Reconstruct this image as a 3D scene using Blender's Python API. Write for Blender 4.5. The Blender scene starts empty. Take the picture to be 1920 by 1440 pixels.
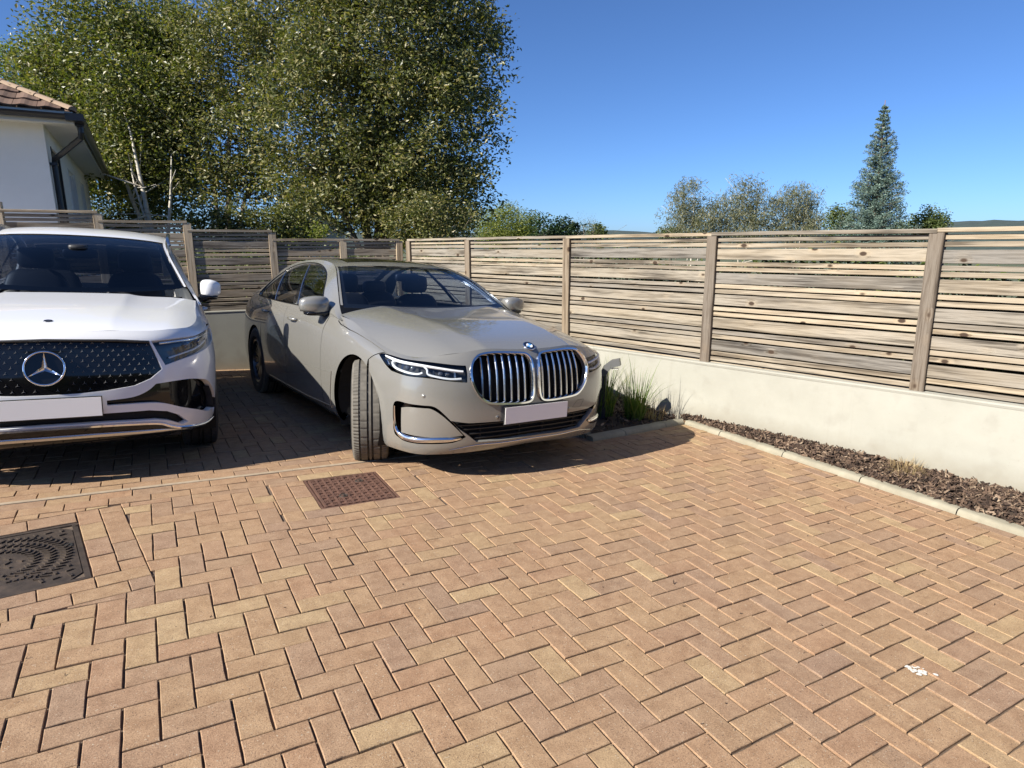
import bpy, bmesh, math, random
import numpy as np
from mathutils import Matrix, Vector, Quaternion
from mathutils.geometry import delaunay_2d_cdt
R = math.radians
rng = np.random.default_rng(7)
random.seed(7)
SC = bpy.context.scene
COL = SC.collection

# ------------------------------------------------------------------ camera, sky, sun, exposure
CAM_H = 1.497
PITCH = 12.6
cam_d = bpy.data.cameras.new('camera')
cam = bpy.data.objects.new('camera', cam_d)
COL.objects.link(cam)
cam.location = (0, 0, CAM_H)
cam.rotation_euler = (R(90 - PITCH), 0, 0)
cam_d.sensor_width = 36.0
cam_d.lens = 36.0 * 1180.0 / 1920.0
cam_d.clip_start = 0.05
cam_d.clip_end = 9000
SC.camera = cam

SUN_EL, SUN_AZ = 35.5, 214.0         # azimuth of the direction TO the sun, counter-clockwise from +X
sun_to = Vector((math.cos(R(SUN_EL)) * math.cos(R(SUN_AZ)), math.cos(R(SUN_EL)) * math.sin(R(SUN_AZ)), math.sin(R(SUN_EL))))
world = bpy.data.worlds.new('World')
SC.world = world
world.use_nodes = True
wn, wl = world.node_tree.nodes, world.node_tree.links
wn.clear()
sky = wn.new('ShaderNodeTexSky')
sky.sky_type = 'NISHITA'
sky.sun_disc = False
sky.sun_elevation = R(SUN_EL)
sky.sun_rotation = R(90 - SUN_AZ)     # blender: rotation 0 = sun on +Y, clockwise
sky.air_density = 0.65
sky.dust_density = 0.6
sky.ozone_density = 10.0
sky.altitude = 0
bg = wn.new('ShaderNodeBackground')
bg.inputs['Strength'].default_value = 0.078
wo = wn.new('ShaderNodeOutputWorld')
wl.new(sky.outputs[0], bg.inputs[0])
wl.new(bg.outputs[0], wo.inputs[0])
sun_d = bpy.data.lights.new('sun', 'SUN')
sun_d.energy = 4.7
sun_d.angle = R(0.5)
sun_d.color = (1.0, 0.94, 0.84)
sun = bpy.data.objects.new('sun', sun_d)
COL.objects.link(sun)
sun.rotation_euler = sun_to.to_track_quat('Z', 'Y').to_euler()
sun.location = (-20, -14, 18)
SC.view_settings.view_transform = 'Standard'
SC.view_settings.look = 'None'
SC.view_settings.exposure = 1.08
SC.view_settings.gamma = 1.0
SC.view_settings.use_curve_mapping = False
SC.cycles.max_bounces = 8
SC.cycles.transparent_max_bounces = 16
SC.cycles.caustics_reflective = False
SC.cycles.caustics_refractive = False

# ------------------------------------------------------------------ material helpers
MATS = {}
class NT:
    """small node-tree helper"""
    def __init__(self, name):
        self.m = bpy.data.materials.new(name)
        self.m.use_nodes = True
        self.n, self.l = self.m.node_tree.nodes, self.m.node_tree.links
        self.b = self.n['Principled BSDF']
        self.out = self.n['Material Output']
        MATS[name] = self.m
    def set(self, **kw):
        for k, v in kw.items():
            k = k.replace('_', ' ')
            s = self.b.inputs[k]
            if isinstance(v, (bpy.types.NodeSocket,)):
                self.l.new(v, s)
            elif isinstance(v, tuple) and len(v) == 3:
                s.default_value = (*v, 1)
            else:
                s.default_value = v
        return self
    def node(self, t, **kw):
        nd = self.n.new(t)
        for k, v in kw.items():
            setattr(nd, k, v)
        return nd
    def link(self, a, b):
        self.l.new(a, b)
    def inp(self, s, v):
        if isinstance(v, bpy.types.NodeSocket):
            self.l.new(v, s)
        elif isinstance(v, tuple) and len(v) == 3 and s.type == 'RGBA':
            s.default_value = (*v, 1)
        else:
            s.default_value = v
    def coord(self, kind='Object', scale=(1, 1, 1), offset=None):
        tc = self.node('ShaderNodeTexCoord')
        mp = self.node('ShaderNodeMapping')
        self.l.new(tc.outputs[kind], mp.inputs[0])
        mp.inputs['Scale'].default_value = scale
        if offset is not None:
            self.inp(mp.inputs['Location'], offset)
        return mp.outputs[0]
    def noise(self, vec, scale=5.0, detail=3.0, rough=0.5, dist=0.0):
        t = self.node('ShaderNodeTexNoise')
        self.l.new(vec, t.inputs['Vector'])
        t.inputs['Scale'].default_value = scale
        t.inputs['Detail'].default_value = detail
        t.inputs['Roughness'].default_value = rough
        t.inputs['Distortion'].default_value = dist
        return t.outputs['Fac']
    def ramp(self, fac, stops, interp='LINEAR'):
        r = self.node('ShaderNodeValToRGB')
        r.color_ramp.interpolation = interp
        el = r.color_ramp.elements
        while len(el) < len(stops):
            el.new(0.5)
        for e, (p, c) in zip(el, stops):
            e.position = p
            e.color = (*c, 1) if len(c) == 3 else c
        self.l.new(fac, r.inputs[0])
        return r.outputs[0]
    def mix(self, fac, a, b, blend='MIX'):
        m = self.node('ShaderNodeMix', data_type='RGBA', blend_type=blend)
        self.inp(m.inputs[0], fac)
        self.inp(m.inputs[6], a)
        self.inp(m.inputs[7], b)
        return m.outputs[2]
    def math(self, op, a, b=0.0, clamp=False):
        m = self.node('ShaderNodeMath', operation=op, use_clamp=clamp)
        self.inp(m.inputs[0], a)
        self.inp(m.inputs[1], b)
        return m.outputs[0]
    def maprange(self, v, a, b, c=0.0, d=1.0):
        m = self.node('ShaderNodeMapRange')
        self.l.new(v, m.inputs[0])
        for i, x in enumerate((a, b, c, d)):
            m.inputs[i + 1].default_value = x
        return m.outputs[0]
    def bump(self, h, strength=0.3, dist=0.01):
        b = self.node('ShaderNodeBump')
        b.inputs['Strength'].default_value = strength
        b.inputs['Distance'].default_value = dist
        self.l.new(h, b.inputs['Height'])
        self.l.new(b.outputs[0], self.b.inputs['Normal'])
    def objrand(self):
        return self.node('ShaderNodeObjectInfo').outputs['Random']
    def island(self):
        return self.node('ShaderNodeNewGeometry').outputs['Random Per Island']

def simple(name, col, rough=0.5, metal=0.0, **kw):
    t = NT(name)
    t.set(Base_Color=col, Roughness=rough, Metallic=metal, **kw)
    return t.m

# ------------------------------------------------------------------ object helpers
def mesh_from(name, verts, faces, mat=None, smooth=False, normals=None, mat_idx=None):
    me = bpy.data.meshes.new(name)
    me.from_pydata([tuple(map(float, v)) for v in verts], [], [tuple(int(i) for i in f) for f in faces])
    if mat is not None:
        for m in (mat if isinstance(mat, (list, tuple)) else [mat]):
            me.materials.append(m)
    if mat_idx is not None:
        me.polygons.foreach_set('material_index', np.asarray(mat_idx, np.int32))
    if smooth:
        me.polygons.foreach_set('use_smooth', np.ones(len(me.polygons), bool))
    if normals is not None:
        me.normals_split_custom_set_from_vertices([tuple(map(float, n)) for n in normals])
    me.update()
    return me

def quads_mesh(name, V, F, mat, smooth=False):
    """fast mesh from numpy arrays; F is (n,k)"""
    me = bpy.data.meshes.new(name)
    V = np.asarray(V, np.float32)
    F = np.asarray(F, np.int32)
    k = F.shape[1]
    me.vertices.add(len(V))
    me.vertices.foreach_set('co', V.ravel())
    me.loops.add(F.size)
    me.loops.foreach_set('vertex_index', F.ravel())
    me.polygons.add(len(F))
    me.polygons.foreach_set('loop_start', np.arange(0, F.size, k, dtype=np.int32))
    me.polygons.foreach_set('use_smooth', np.full(len(F), smooth))
    me.materials.append(mat)
    me.update(calc_edges=True)
    me.validate()
    return me

def link(name, me, parent=None, loc=None, mw=None, **props):
    o = bpy.data.objects.new(name, me)
    COL.objects.link(o)
    if parent is not None:
        o.parent = parent
    if mw is not None:
        o.matrix_local = mw
    if loc is not None:
        o.location = loc
    for k, v in props.items():
        o[k] = v
    return o

def thing(name, label, cat, group=None, mw=None, loc=None, data=None):
    o = bpy.data.objects.new(name, data)
    COL.objects.link(o)
    if data is None:
        o.empty_display_size = 0.2
    if mw is not None:
        o.matrix_world = mw
    if loc is not None:
        o.location = loc
    o['label'] = label
    o['category'] = cat
    if group:
        o['group'] = group
    return o

class MB:
    """collects shapes into one mesh"""
    def __init__(self):
        self.v, self.f = [], []
    def add(self, vs, fs):
        b = len(self.v)
        self.v.extend(tuple(map(float, v)) for v in vs)
        self.f.extend(tuple(i + b for i in f) for f in fs)
        return self
    def box(self, lo, hi, mw=None):
        (x0, y0, z0), (x1, y1, z1) = lo, hi
        vs = [(x0, y0, z0), (x1, y0, z0), (x1, y1, z0), (x0, y1, z0), (x0, y0, z1), (x1, y0, z1), (x1, y1, z1), (x0, y1, z1)]
        if mw is not None:
            vs = [mw @ Vector(v) for v in vs]
        return self.add(vs, [(0, 3, 2, 1), (4, 5, 6, 7), (0, 1, 5, 4), (1, 2, 6, 5), (2, 3, 7, 6), (3, 0, 4, 7)])
    def tube(self, pts, rad, n=8, cap=True):
        pts = [Vector(p) for p in pts]
        if not hasattr(rad, '__len__'):
            rad = [rad] * len(pts)
        vs, fs = [], []
        ref = None
        for i, p in enumerate(pts):
            d = (pts[min(i + 1, len(pts) - 1)] - pts[max(i - 1, 0)]).normalized()
            if ref is None:
                ref = d.orthogonal().normalized()
            ref = (ref - d * ref.dot(d)).normalized()
            b = d.cross(ref)
            for k in range(n):
                a = 2 * math.pi * k / n
                vs.append(p + (ref * math.cos(a) + b * math.sin(a)) * rad[i])
        for i in range(len(pts) - 1):
            for k in range(n):
                a, b2 = i * n + k, i * n + (k + 1) % n
                fs.append((a, b2, b2 + n, a + n))
        if cap:
            fs.append(tuple(range(n - 1, -1, -1)))
            fs.append(tuple(range((len(pts) - 1) * n, len(pts) * n)))
        return self.add(vs, fs)
    def lathe(self, prof, n=32, axis='Y', center=(0, 0, 0)):
        """profile (r, a): a along the axis"""
        vs, fs = [], []
        for k in range(n):
            t = 2 * math.pi * k / n
            c, s = math.cos(t), math.sin(t)
            for r, a in prof:
                p = {'Y': (r * c, a, r * s), 'Z': (r * c, r * s, a), 'X': (a, r * c, r * s)}[axis]
                vs.append((p[0] + center[0], p[1] + center[1], p[2] + center[2]))
        m = len(prof)
        for k in range(n):
            k2 = (k + 1) % n
            for i in range(m - 1):
                fs.append((k * m + i, k2 * m + i, k2 * m + i + 1, k * m + i + 1))
        return self.add(vs, fs)
    def prism(self, poly, z0, z1):
        n = len(poly)
        vs = [(x, y, z0) for x, y in poly] + [(x, y, z1) for x, y in poly]
        fs = [tuple(range(n - 1, -1, -1)), tuple(range(n, 2 * n))]
        fs += [(i, (i + 1) % n, n + (i + 1) % n, n + i) for i in range(n)]
        return self.add(vs, fs)
    def mesh(self, name, mat, smooth=False, sharp=None):
        me = mesh_from(name, self.v, self.f, mat, smooth)
        if sharp is not None:
            me.set_sharp_from_angle(angle=R(sharp))
        return me
    def obj(self, name, mat, parent=None, smooth=False, sharp=None, **kw):
        if sharp is not None:
            smooth = True
        return link(name, self.mesh(name, mat, smooth, sharp), parent, **kw)

def frame(x, y, z, o):
    m = Matrix((tuple(x), tuple(y), tuple(z))).transposed().to_4x4()
    m.translation = Vector(o)
    return m

# ------------------------------------------------------------------ site frames (metres)
PIT = 0.102                                           # paver pitch
n_p = Vector((0.0566, 0.0141, 0.9983)).normalized()   # the forecourt falls to the right
U = Vector((0.8652, 0.4983, -0.0561))
U = (U - n_p * U.dot(n_p)).normalized()
Vv = n_p.cross(U)
O_p = Vector((-0.1914, 1.7464, -0.0138))
M_PAVE = frame(U, Vv, n_p, O_p)
V_STRIP = 24.75 * PIT
n_b = Vector((0.027, 0.054, 0.998)).normalized()      # the parking bays fall gently to the back
n_b = (n_b - U * n_b.dot(U)).normalized()
V_b = n_b.cross(U)
M_BAY = frame(U, V_b, n_b, M_PAVE @ Vector((0, V_STRIP, 0)))
def pave_z(x, y):
    """height of the paved surface under a world x, y"""
    p = Vector((x, y, 0)) - O_p
    z = O_p.z - (n_p.x * p.x + n_p.y * p.y) / n_p.z
    l = M_PAVE.inverted() @ Vector((x, y, z))
    if l.y > V_STRIP:
        o = M_BAY.translation
        z = o.z - (n_b.x * (x - o.x) + n_b.y * (y - o.y)) / n_b.z
    return z
# ------------------------------------------------------------------ materials: setting
def mat_brick(name, per_island):
    t = NT(name)
    r = t.island() if per_island else t.objrand()
    v = t.coord('Object' if not per_island else 'Object')
    base = t.ramp(r, [(0.0, (0.380, 0.247, 0.149)), (0.16, (0.362, 0.237, 0.144)), (0.30, (0.388, 0.262, 0.153)), (0.45, (0.362, 0.241, 0.149)),
                      (0.58, (0.337, 0.226, 0.146)), (0.70, (0.380, 0.240, 0.144)), (0.82, (0.317, 0.217, 0.149)), (0.90, (0.370, 0.249, 0.148)), (0.95, (0.409, 0.291, 0.166)), (1.0, (0.418, 0.303, 0.175))])
    off = t.math('MULTIPLY', r, 37.0)
    cmb = t.node('ShaderNodeCombineXYZ')
    t.inp(cmb.inputs[0], off); t.inp(cmb.inputs[1], off)
    tc = t.node('ShaderNodeTexCoord')
    ad = t.node('ShaderNodeVectorMath', operation='ADD')
    t.link(tc.outputs['Object'], ad.inputs[0]); t.link(cmb.outputs[0], ad.inputs[1])
    v = ad.outputs[0]
    grit = t.noise(v, 260.0, 3.0, 0.75)
    blot = t.noise(v, 14.0, 4.0, 0.65)
    spk = t.noise(v, 190.0, 1.0, 0.5)
    c = t.mix(t.maprange(blot, 0.38, 0.68), base, t.mix(1.0, base, (0.78, 0.74, 0.72), 'MULTIPLY'))
    c = t.mix(t.maprange(grit, 0.30, 0.75), t.mix(1.0, c, (0.62, 0.60, 0.58), 'MULTIPLY'), t.mix(1.0, c, (1.36, 1.35, 1.33), 'MULTIPLY'))
    c = t.mix(t.maprange(spk, 0.66, 0.74), c, (0.12, 0.078, 0.055))
    c = t.mix(t.maprange(t.noise(v, 160.0, 1.0), 0.70, 0.76), c, (0.46, 0.38, 0.28))
    # large worn / dusty patches over the whole forecourt
    gp = t.node('ShaderNodeNewGeometry').outputs['Position']
    big = t.noise(gp, 0.9, 4.0, 0.6)
    c = t.mix(t.maprange(big, 0.52, 0.72, 0.0, 0.45), c, (0.345, 0.225, 0.135))
    t.set(Base_Color=c, Roughness=0.88)
    t.b.inputs['Specular IOR Level'].default_value = 0.25
    t.bump(t.math('ADD', grit, t.math('MULTIPLY', blot, 1.5)), 0.7, 0.0022)
    return t.m
M_BRICK = mat_brick('brick_face', False)
M_BRICK_I = mat_brick('brick_face_far', True)
t = NT('joint_sand')
v = t.coord('Object')
t.set(Base_Color=t.ramp(t.noise(v, 60, 4, 0.7), [(0.3, (0.085, 0.062, 0.044)), (0.62, (0.155, 0.112, 0.078)), (0.8, (0.08, 0.075, 0.035))]), Roughness=0.95)
t.bump(t.noise(v, 400, 2), 0.6, 0.003)
M_SAND = t.m
t = NT('concrete_edging')
v = t.coord('Object', offset=None)
c = t.ramp(t.noise(v, 9, 5, 0.6), [(0.3, (0.225, 0.205, 0.15)), (0.7, (0.305, 0.28, 0.208))])
c = t.mix(t.maprange(t.noise(v, 260, 2), 0.6, 0.75), c, (0.28, 0.25, 0.18))
t.set(Base_Color=c, Roughness=0.9)
t.bump(t.noise(v, 300, 3), 0.35, 0.002)
M_EDGING = t.m
t = NT('worn_strip')
v = t.coord('Object')
t.set(Base_Color=t.ramp(t.noise(v, 18, 5, .65), [(.3, (.30, .225, .15)), (.7, (.40, .32, .225))]), Roughness=.9)
M_STRIP = t.m
t = NT('cast_iron_rust')
v = t.coord('Object')
t.set(Base_Color=t.ramp(t.noise(v, 22, 5, 0.7), [(0.25, (0.075, 0.043, 0.032)), (0.5, (0.135, 0.068, 0.046)), (0.8, (0.19, 0.108, 0.076))]), Roughness=0.75, Metallic=0.2)
t.bump(t.noise(v, 220, 3), 0.4, 0.002)
M_RUST = t.m
t = NT('cast_iron_dark')
v = t.coord('Object')
t.set(Base_Color=t.ramp(t.noise(v, 16, 5, 0.7), [(0.3, (0.048, 0.038, 0.031)), (0.55, (0.085, 0.065, 0.050)), (0.8, (0.14, 0.10, 0.072))]), Roughness=0.52, Metallic=0.35)
t.bump(t.noise(v, 220, 3), 0.4, 0.002)
M_IRON = t.m

# ------------------------------------------------------------------ ground sheet and hill
t = NT('rough_grass_ground')
v = t.node('ShaderNodeNewGeometry').outputs['Position']
t.set(Base_Color=t.ramp(t.noise(v, 0.4, 5, 0.65), [(0.3, (0.045, 0.062, 0.022)), (0.7, (0.10, 0.105, 0.045))]), Roughness=0.95)
M_GROUND = t.m
mb = MB()
ring = [0.0, 12, 30, 80, 300, 1200, 6000]
zz = [-0.9, -0.9, -1.2, -3.0, -9, -24, -30]
N = 48
vs = [(0, 0, zz[0])]
fs = []
for i in range(1, len(ring)):
    for k in range(N):
        a = 2 * math.pi * k / N
        vs.append((ring[i] * math.cos(a), ring[i] * math.sin(a), zz[i]))
for k in range(N):
    fs.append((0, 1 + k, 1 + (k + 1) % N))
for i in range(len(ring) - 2):
    b = 1 + i * N
    for k in range(N):
        fs.append((b + k, b + N + k, b + N + (k + 1) % N, b + (k + 1) % N))
mb.add(vs, fs)
mb.obj('ground', M_GROUND, None, smooth=True, kind='structure')

# far wooded ridge on the skyline
t = NT('wooded_ridge')
v = t.node('ShaderNodeNewGeometry').outputs['Position']
t.set(Base_Color=t.ramp(t.noise(v, 0.02, 6, 0.7), [(0.35, (0.022, 0.038, 0.034)), (0.7, (0.05, 0.07, 0.055))]), Roughness=1.0)
M_RIDGE = t.m
vs, fs = [], []
NA = 160
for i in range(NA):
    a = R(5 + 110 * i / (NA - 1))
    h = 52 + 12 * math.sin(a * 3.1 + 0.5) + 6 * math.sin(a * 9.7) + 3.0 * math.sin(a * 41) + rng.normal(0, 1.2)
    h += 18 * math.exp(-((math.degrees(a) - 54) / 7.0) ** 2)
    for d, hh in ((1900, -30), (2150, h * 0.55), (2450, h), (2600, h * 0.9), (3200, -30)):
        vs.append((d * math.cos(a), d * math.sin(a), hh))
for i in range(NA - 1):
    for j in range(4):
        fs.append((i * 5 + j, (i + 1) * 5 + j, (i + 1) * 5 + j + 1, i * 5 + j + 1))
MB().add(vs, fs).obj('hill', M_RIDGE, None, smooth=True, kind='structure')

# ------------------------------------------------------------------ paving
BR_H = 0.009       # chamfered bricks stand this much above the joint sand
def brick_geo(poly, gap=0.0021, ch=0.0021, h=BR_H, dz=(0, 0, 0)):
    """poly in metres (convex, ccw) -> chamfered block; sides + chamfer + top"""
    P = np.array(poly, float)
    def inset(P, d):
        n = len(P)
        Q = []
        for i in range(n):
            a, b, c = P[i - 1], P[i], P[(i + 1) % n]
            e1 = (b - a) / max(np.linalg.norm(b - a), 1e-9); e2 = (c - b) / max(np.linalg.norm(c - b), 1e-9)
            n1 = np.array([-e1[1], e1[0]]); n2 = np.array([-e2[1], e2[0]])
            k = 1 + n1 @ n2
            Q.append(b + (n1 + n2) / max(k, 0.35) * d)
        return np.array(Q)
    n = len(P)
    A = inset(P, gap)
    Q = []                                    # arrises are worn: split the long edges and nibble them a little
    for i in range(len(A)):
        a, b = A[i], A[(i + 1) % len(A)]
        L = np.linalg.norm(b - a)
        m = 4 if L > .15 else (2 if L > .06 else 1)
        nn = np.array([-(b - a)[1], (b - a)[0]]) / max(L, 1e-9)
        for k in range(m):
            w = abs(random.gauss(0, .0009)) if k else abs(random.gauss(0, .0012))
            Q.append(a + (b - a) * k / m + nn * (w if k else 0))
    A = np.array(Q)
    n = len(A)
    B = inset(A, ch)
    tilt = lambda p: dz[0] + dz[1] * p[0] + dz[2] * p[1]
    vs = [(p[0], p[1], -0.03) for p in A] + [(p[0], p[1], h - ch + tilt(p)) for p in A] + [(p[0], p[1], h + tilt(p)) for p in B]
    fs = []
    for r in range(2):
        for i in range(n):
            j = (i + 1) % n
            fs.append((r * n + i, r * n + j, (r + 1) * n + j, (r + 1) * n + i))
    fs.append(tuple(2 * n + i for i in range(n)))
    return vs, fs

def area(p):
    return 0.5 * sum(p[i][0] * p[(i + 1) % len(p)][1] - p[(i + 1) % len(p)][0] * p[i][1] for i in range(len(p)))
def clip(poly, a, b, keep_left=True):
    """clip a convex polygon by the line a->b"""
    out = []
    nx, ny = -(b[1] - a[1]), b[0] - a[0]
    s = 1 if keep_left else -1
    d = [s * ((p[0] - a[0]) * nx + (p[1] - a[1]) * ny) for p in poly]
    for i in range(len(poly)):
        j = (i + 1) % len(poly)
        if d[i] >= 0:
            out.append(poly[i])
        if (d[i] > 0 > d[j]) or (d[i] < 0 < d[j]):
            f = d[i] / (d[i] - d[j])
            out.append((poly[i][0] + f * (poly[j][0] - poly[i][0]), poly[i][1] + f * (poly[j][1] - poly[i][1])))
    q = []
    for p in out:
        if not q or math.hypot(p[0] - q[-1][0], p[1] - q[-1][1]) > 1e-4:
            q.append(p)
    if len(q) > 1 and math.hypot(q[0][0] - q[-1][0], q[0][1] - q[-1][1]) <= 1e-4:
        q.pop()
    return q if len(q) >= 3 else []
def subtract(poly, hole):
    """convex polygon minus a convex ccw hole"""
    res, cur = [], poly
    for i in range(len(hole)):
        a, b = hole[i], hole[(i + 1) % len(hole)]
        o = clip(cur, a, b, False)
        if o and area(o) > 0.16:
            res.append(o)
        cur = clip(cur, a, b, True)
        if not cur:
            break
    return res
def rect(u0, v0, u1, v1):
    return [(u0, v0), (u1, v0), (u1, v1), (u0, v1)]

# manhole frames in paver units; the big square cover is laid askew to the bond
MH1 = (0.2, 17.85, 4.8, 22.6)
ANG2 = R(8.6)
e1, e2 = (math.cos(ANG2), math.sin(ANG2)), (-math.sin(ANG2), math.cos(ANG2))
C2 = (-10.28, 14.35)                        # its near right corner
def p2(a, b):
    return (C2[0] + a * e1[0] + b * e2[0], C2[1] + a * e1[1] + b * e2[1])
S2 = 6.55
HOLE1 = rect(MH1[0] - 2.05, MH1[1] - 2.05, MH1[2] + 2.05, 22.62)
HOLE2 = [p2(-14, -2.06), p2(2.06, -2.06), p2(2.06, S2 + 1.35), p2(-14, S2 + 1.35)]
KC, KR = (34.76, 24.7), (36.02, -1.3)       # front foot of the kerb on the right
kd = ((KR[0] - KC[0]), (KR[1] - KC[1]))
V_TOP = 22.60                               # two stretcher courses run along the strip
pieces = []                                 # (polygon, on bay?, whole?)
def herring(u0, u1, v0, v1, bay, holes, c0=0, lim=None):
    for v in range(v0, v1):
        for u in range(u0, u1):
            m = (u - v - c0) % 4
            if m == 0:
                yield [(u, v), (u + 1, v), (u + 1, v + 2), (u, v + 2)]
            elif m == 1:
                yield [(u, v), (u + 2, v), (u + 2, v + 1), (u, v + 1)]
def place(poly, bay, holes=(), clips=()):
    cur = [poly]
    cut = False
    for (a, b) in clips:
        nxt = []
        for p in cur:
            q = clip(p, a, b)
            if q and area(q) > 0.12:
                if abs(area(q) - area(p)) > 1e-3:
                    cut = True
                nxt.append(q)
        cur = nxt
    for h in holes:
        nxt = []
        for p in cur:
            if clip_hits(p, h):
                nxt += subtract(p, h); cut = True
            else:
                nxt.append(p)
        cur = nxt
    for p in cur:
        pieces.append((p, bay, not cut))
def clip_hits(p, h):
    cur = p
    for i in range(len(h)):
        cur = clip(cur, h[i], h[(i + 1) % len(h)])
        if not cur:
            return False
    return area(cur) > 0.02
kerb_clip = ((KC[0] - kd[0], KC[1] - kd[1]), (KR[0], KR[1]))       # keep the left side of this downward line is wrong way round
kerb_clip = (KR, (KC[0] - kd[0] * 0.5, KC[1] - kd[1] * 0.5))
top_clip = ((100, V_TOP), (-100, V_TOP))
for p in herring(-36, 38, -14, 24, False, ()):
    place(p, False, (HOLE1, HOLE2), (top_clip, kerb_clip))
def courses(u0, u1, vb, n, bay, off, holes=(), clips=()):
    for r in range(n):
        u = u0 + off[r % len(off)]
        while u < u1:
            place(rect(u, vb + r, u + 2, vb + r + 1), bay, holes, clips)
            u += 2
courses(-36, 40, V_TOP, 2, False, (0, 1.1), (rect(MH1[0], V_TOP - 3, MH1[2], MH1[3] + 0.02),), (kerb_clip,))
# surround of the rusty cover
for i, (u, o) in enumerate(((MH1[2], 0.0), (MH1[2] + 1.02, 0.9))):
    vb = MH1[1] - 2.05 + (0 if i else 1.03)
    vb2 = vb
    while vb2 < 22.55:
        pieces.append((rect(u, vb2, u + 1.02, min(vb2 + 2 - (o if vb2 == vb else 0), 22.6)), False, False)); vb2 += 2 - (o if vb2 == vb else 0)
for i, (u, o) in enumerate(((MH1[0] - 1.02, 0.0), (MH1[0] - 2.05, 0.7))):
    vb2 = MH1[1] - (0 if i == 0 else 1.03)
    st = vb2
    while vb2 < 22.55:
        pieces.append((rect(u, vb2, u + 1.02, min(vb2 + 2 - (o if vb2 == st else 0), 22.6)), False, False)); vb2 += 2 - (o if vb2 == st else 0)
for r, (ua, ub) in enumerate(((MH1[0] - 1.02, MH1[2] + 1.02), (MH1[0] - 2.05, MH1[2] + 1.02))):
    u = ua
    vb = MH1[1] - 1.02 * (r + 1)
    while u < ub - 0.2:
        pieces.append((rect(u, vb, min(u + 2, ub), vb + 1.02), False, False)); u += 2
# surround of the big askew cover
for c in range(2):
    b = 0.0
    k = 0
    while b < S2 + 1.3:
        L = 1.0 if (k == 0 and c) else 2.0
        q = [p2(0.02 + 1.02 * c, b), p2(0.02 + 1.02 * (c + 1), b), p2(0.02 + 1.02 * (c + 1), min(b + L, S2 + 1.33)), p2(0.02 + 1.02 * c, min(b + L, S2 + 1.33))]
        q = clip(q, (100, V_TOP), (-100, V_TOP))
        if q and area(q) > .2:
            pieces.append((q, False, False))
        b += L; k += 1
for r in range(2):
    a = 2.06 if r == 0 else 1.16
    if r:
        pieces.append(([p2(1.16, -1.03 * (r + 1)), p2(2.06, -1.03 * (r + 1)), p2(2.06, -1.03 * r), p2(1.16, -1.03 * r)], False, False))
    while a > -14:
        pieces.append(([p2(a - 2, -1.03 * (r + 1)), p2(a, -1.03 * (r + 1)), p2(a, -1.03 * r), p2(a - 2, -1.03 * r)], False, False)); a -= 2
a = 0.0
while a > -14:
    q = clip([p2(a - 2, S2 + 0.02), p2(a, S2 + 0.02), p2(a, S2 + 1.33), p2(a - 2, S2 + 1.33)], (100, V_TOP), (-100, V_TOP))
    if q and area(q) > .2:
        pieces.append((q, False, False))
    a -= 2
# bay: two courses, then herring-bone to the walls
V0B = 0.18
for p in herring(-34, 40, 0, 62, True, (), 1):
    place([(x, y + V0B) for x, y in p], True, (), (((-100, 2 + V0B), (100, 2 + V0B)),))
courses(-36, 40, V0B, 2, True, (0.6, 1.5))

base_p = MB()
base_p.add([(-60, -40, 0), (KR[0] + 2.5, -40, 0), (KC[0] + 3.0, 24.72, 0), (-60, 24.72, 0)], [(0, 1, 2, 3)])
base_p.v = [(x * PIT, y * PIT, z) for x, y, z in base_p.v]
paving = link('paving', base_p.mesh('paving', M_SAND), None, mw=M_PAVE, kind='structure')
base_b = MB()
base_b.add([(-70 * PIT, 0.0, 0), (42 * PIT, 0.0, 0), (42 * PIT, 62 * PIT, 0), (-70 * PIT, 62 * PIT, 0)], [(0, 1, 2, 3)])
bay = link('parking_bay', base_b.mesh('parking_bay', M_SAND), None, mw=M_BAY, kind='structure')

cam_p = Vector((0, 0, CAM_H))
cp, sp = math.cos(R(PITCH)), math.sin(R(PITCH))
def pix(P):
    d = P - cam_p
    z = d.y * cp - d.z * sp
    if z <= 0.05:
        return None
    return (960 + 1180 * d.x / z, 720 - 1180 * (d.y * sp + d.z * cp) / z)
def px_area(poly, bay_):
    M = M_BAY if bay_ else M_PAVE
    q = [pix(M @ Vector((p[0] * PIT, p[1] * PIT, BR_H))) for p in poly]
    if any(x is None for x in q):
        return 0
    cx, cy = sum(x[0] for x in q) / len(q), sum(x[1] for x in q) / len(q)
    if not (-20 < cx < 1940 and 600 < cy < 1460):
        return 0
    if bay_ and (cx < 415 or cx > 1000):
        return 0
    return abs(area(q))
order = sorted(range(len(pieces)), key=lambda i: -px_area(pieces[i][0], pieces[i][1]))
solo = set(order[:298])
shared = {}
def shared_brick(k, horiz):
    if (k, horiz) not in shared:
        w, h = (2 * PIT, PIT) if horiz else (PIT, 2 * PIT)
        r = random.Random(k * 7 + horiz)
        poly = [(-w / 2 + r.uniform(0, .0016), -h / 2 + r.uniform(0, .0016)), (w / 2 - r.uniform(0, .0016), -h / 2 + r.uniform(0, .0016)),
                (w / 2 - r.uniform(0, .0016), h / 2 - r.uniform(0, .0016)), (-w / 2 + r.uniform(0, .0016), h / 2 - r.uniform(0, .0016))]
        vs, fs = brick_geo(poly)
        shared[(k, horiz)] = mesh_from('brick', vs, fs, M_BRICK)
    return shared[(k, horiz)]
far = {False: ([], []), True: ([], [])}
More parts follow.
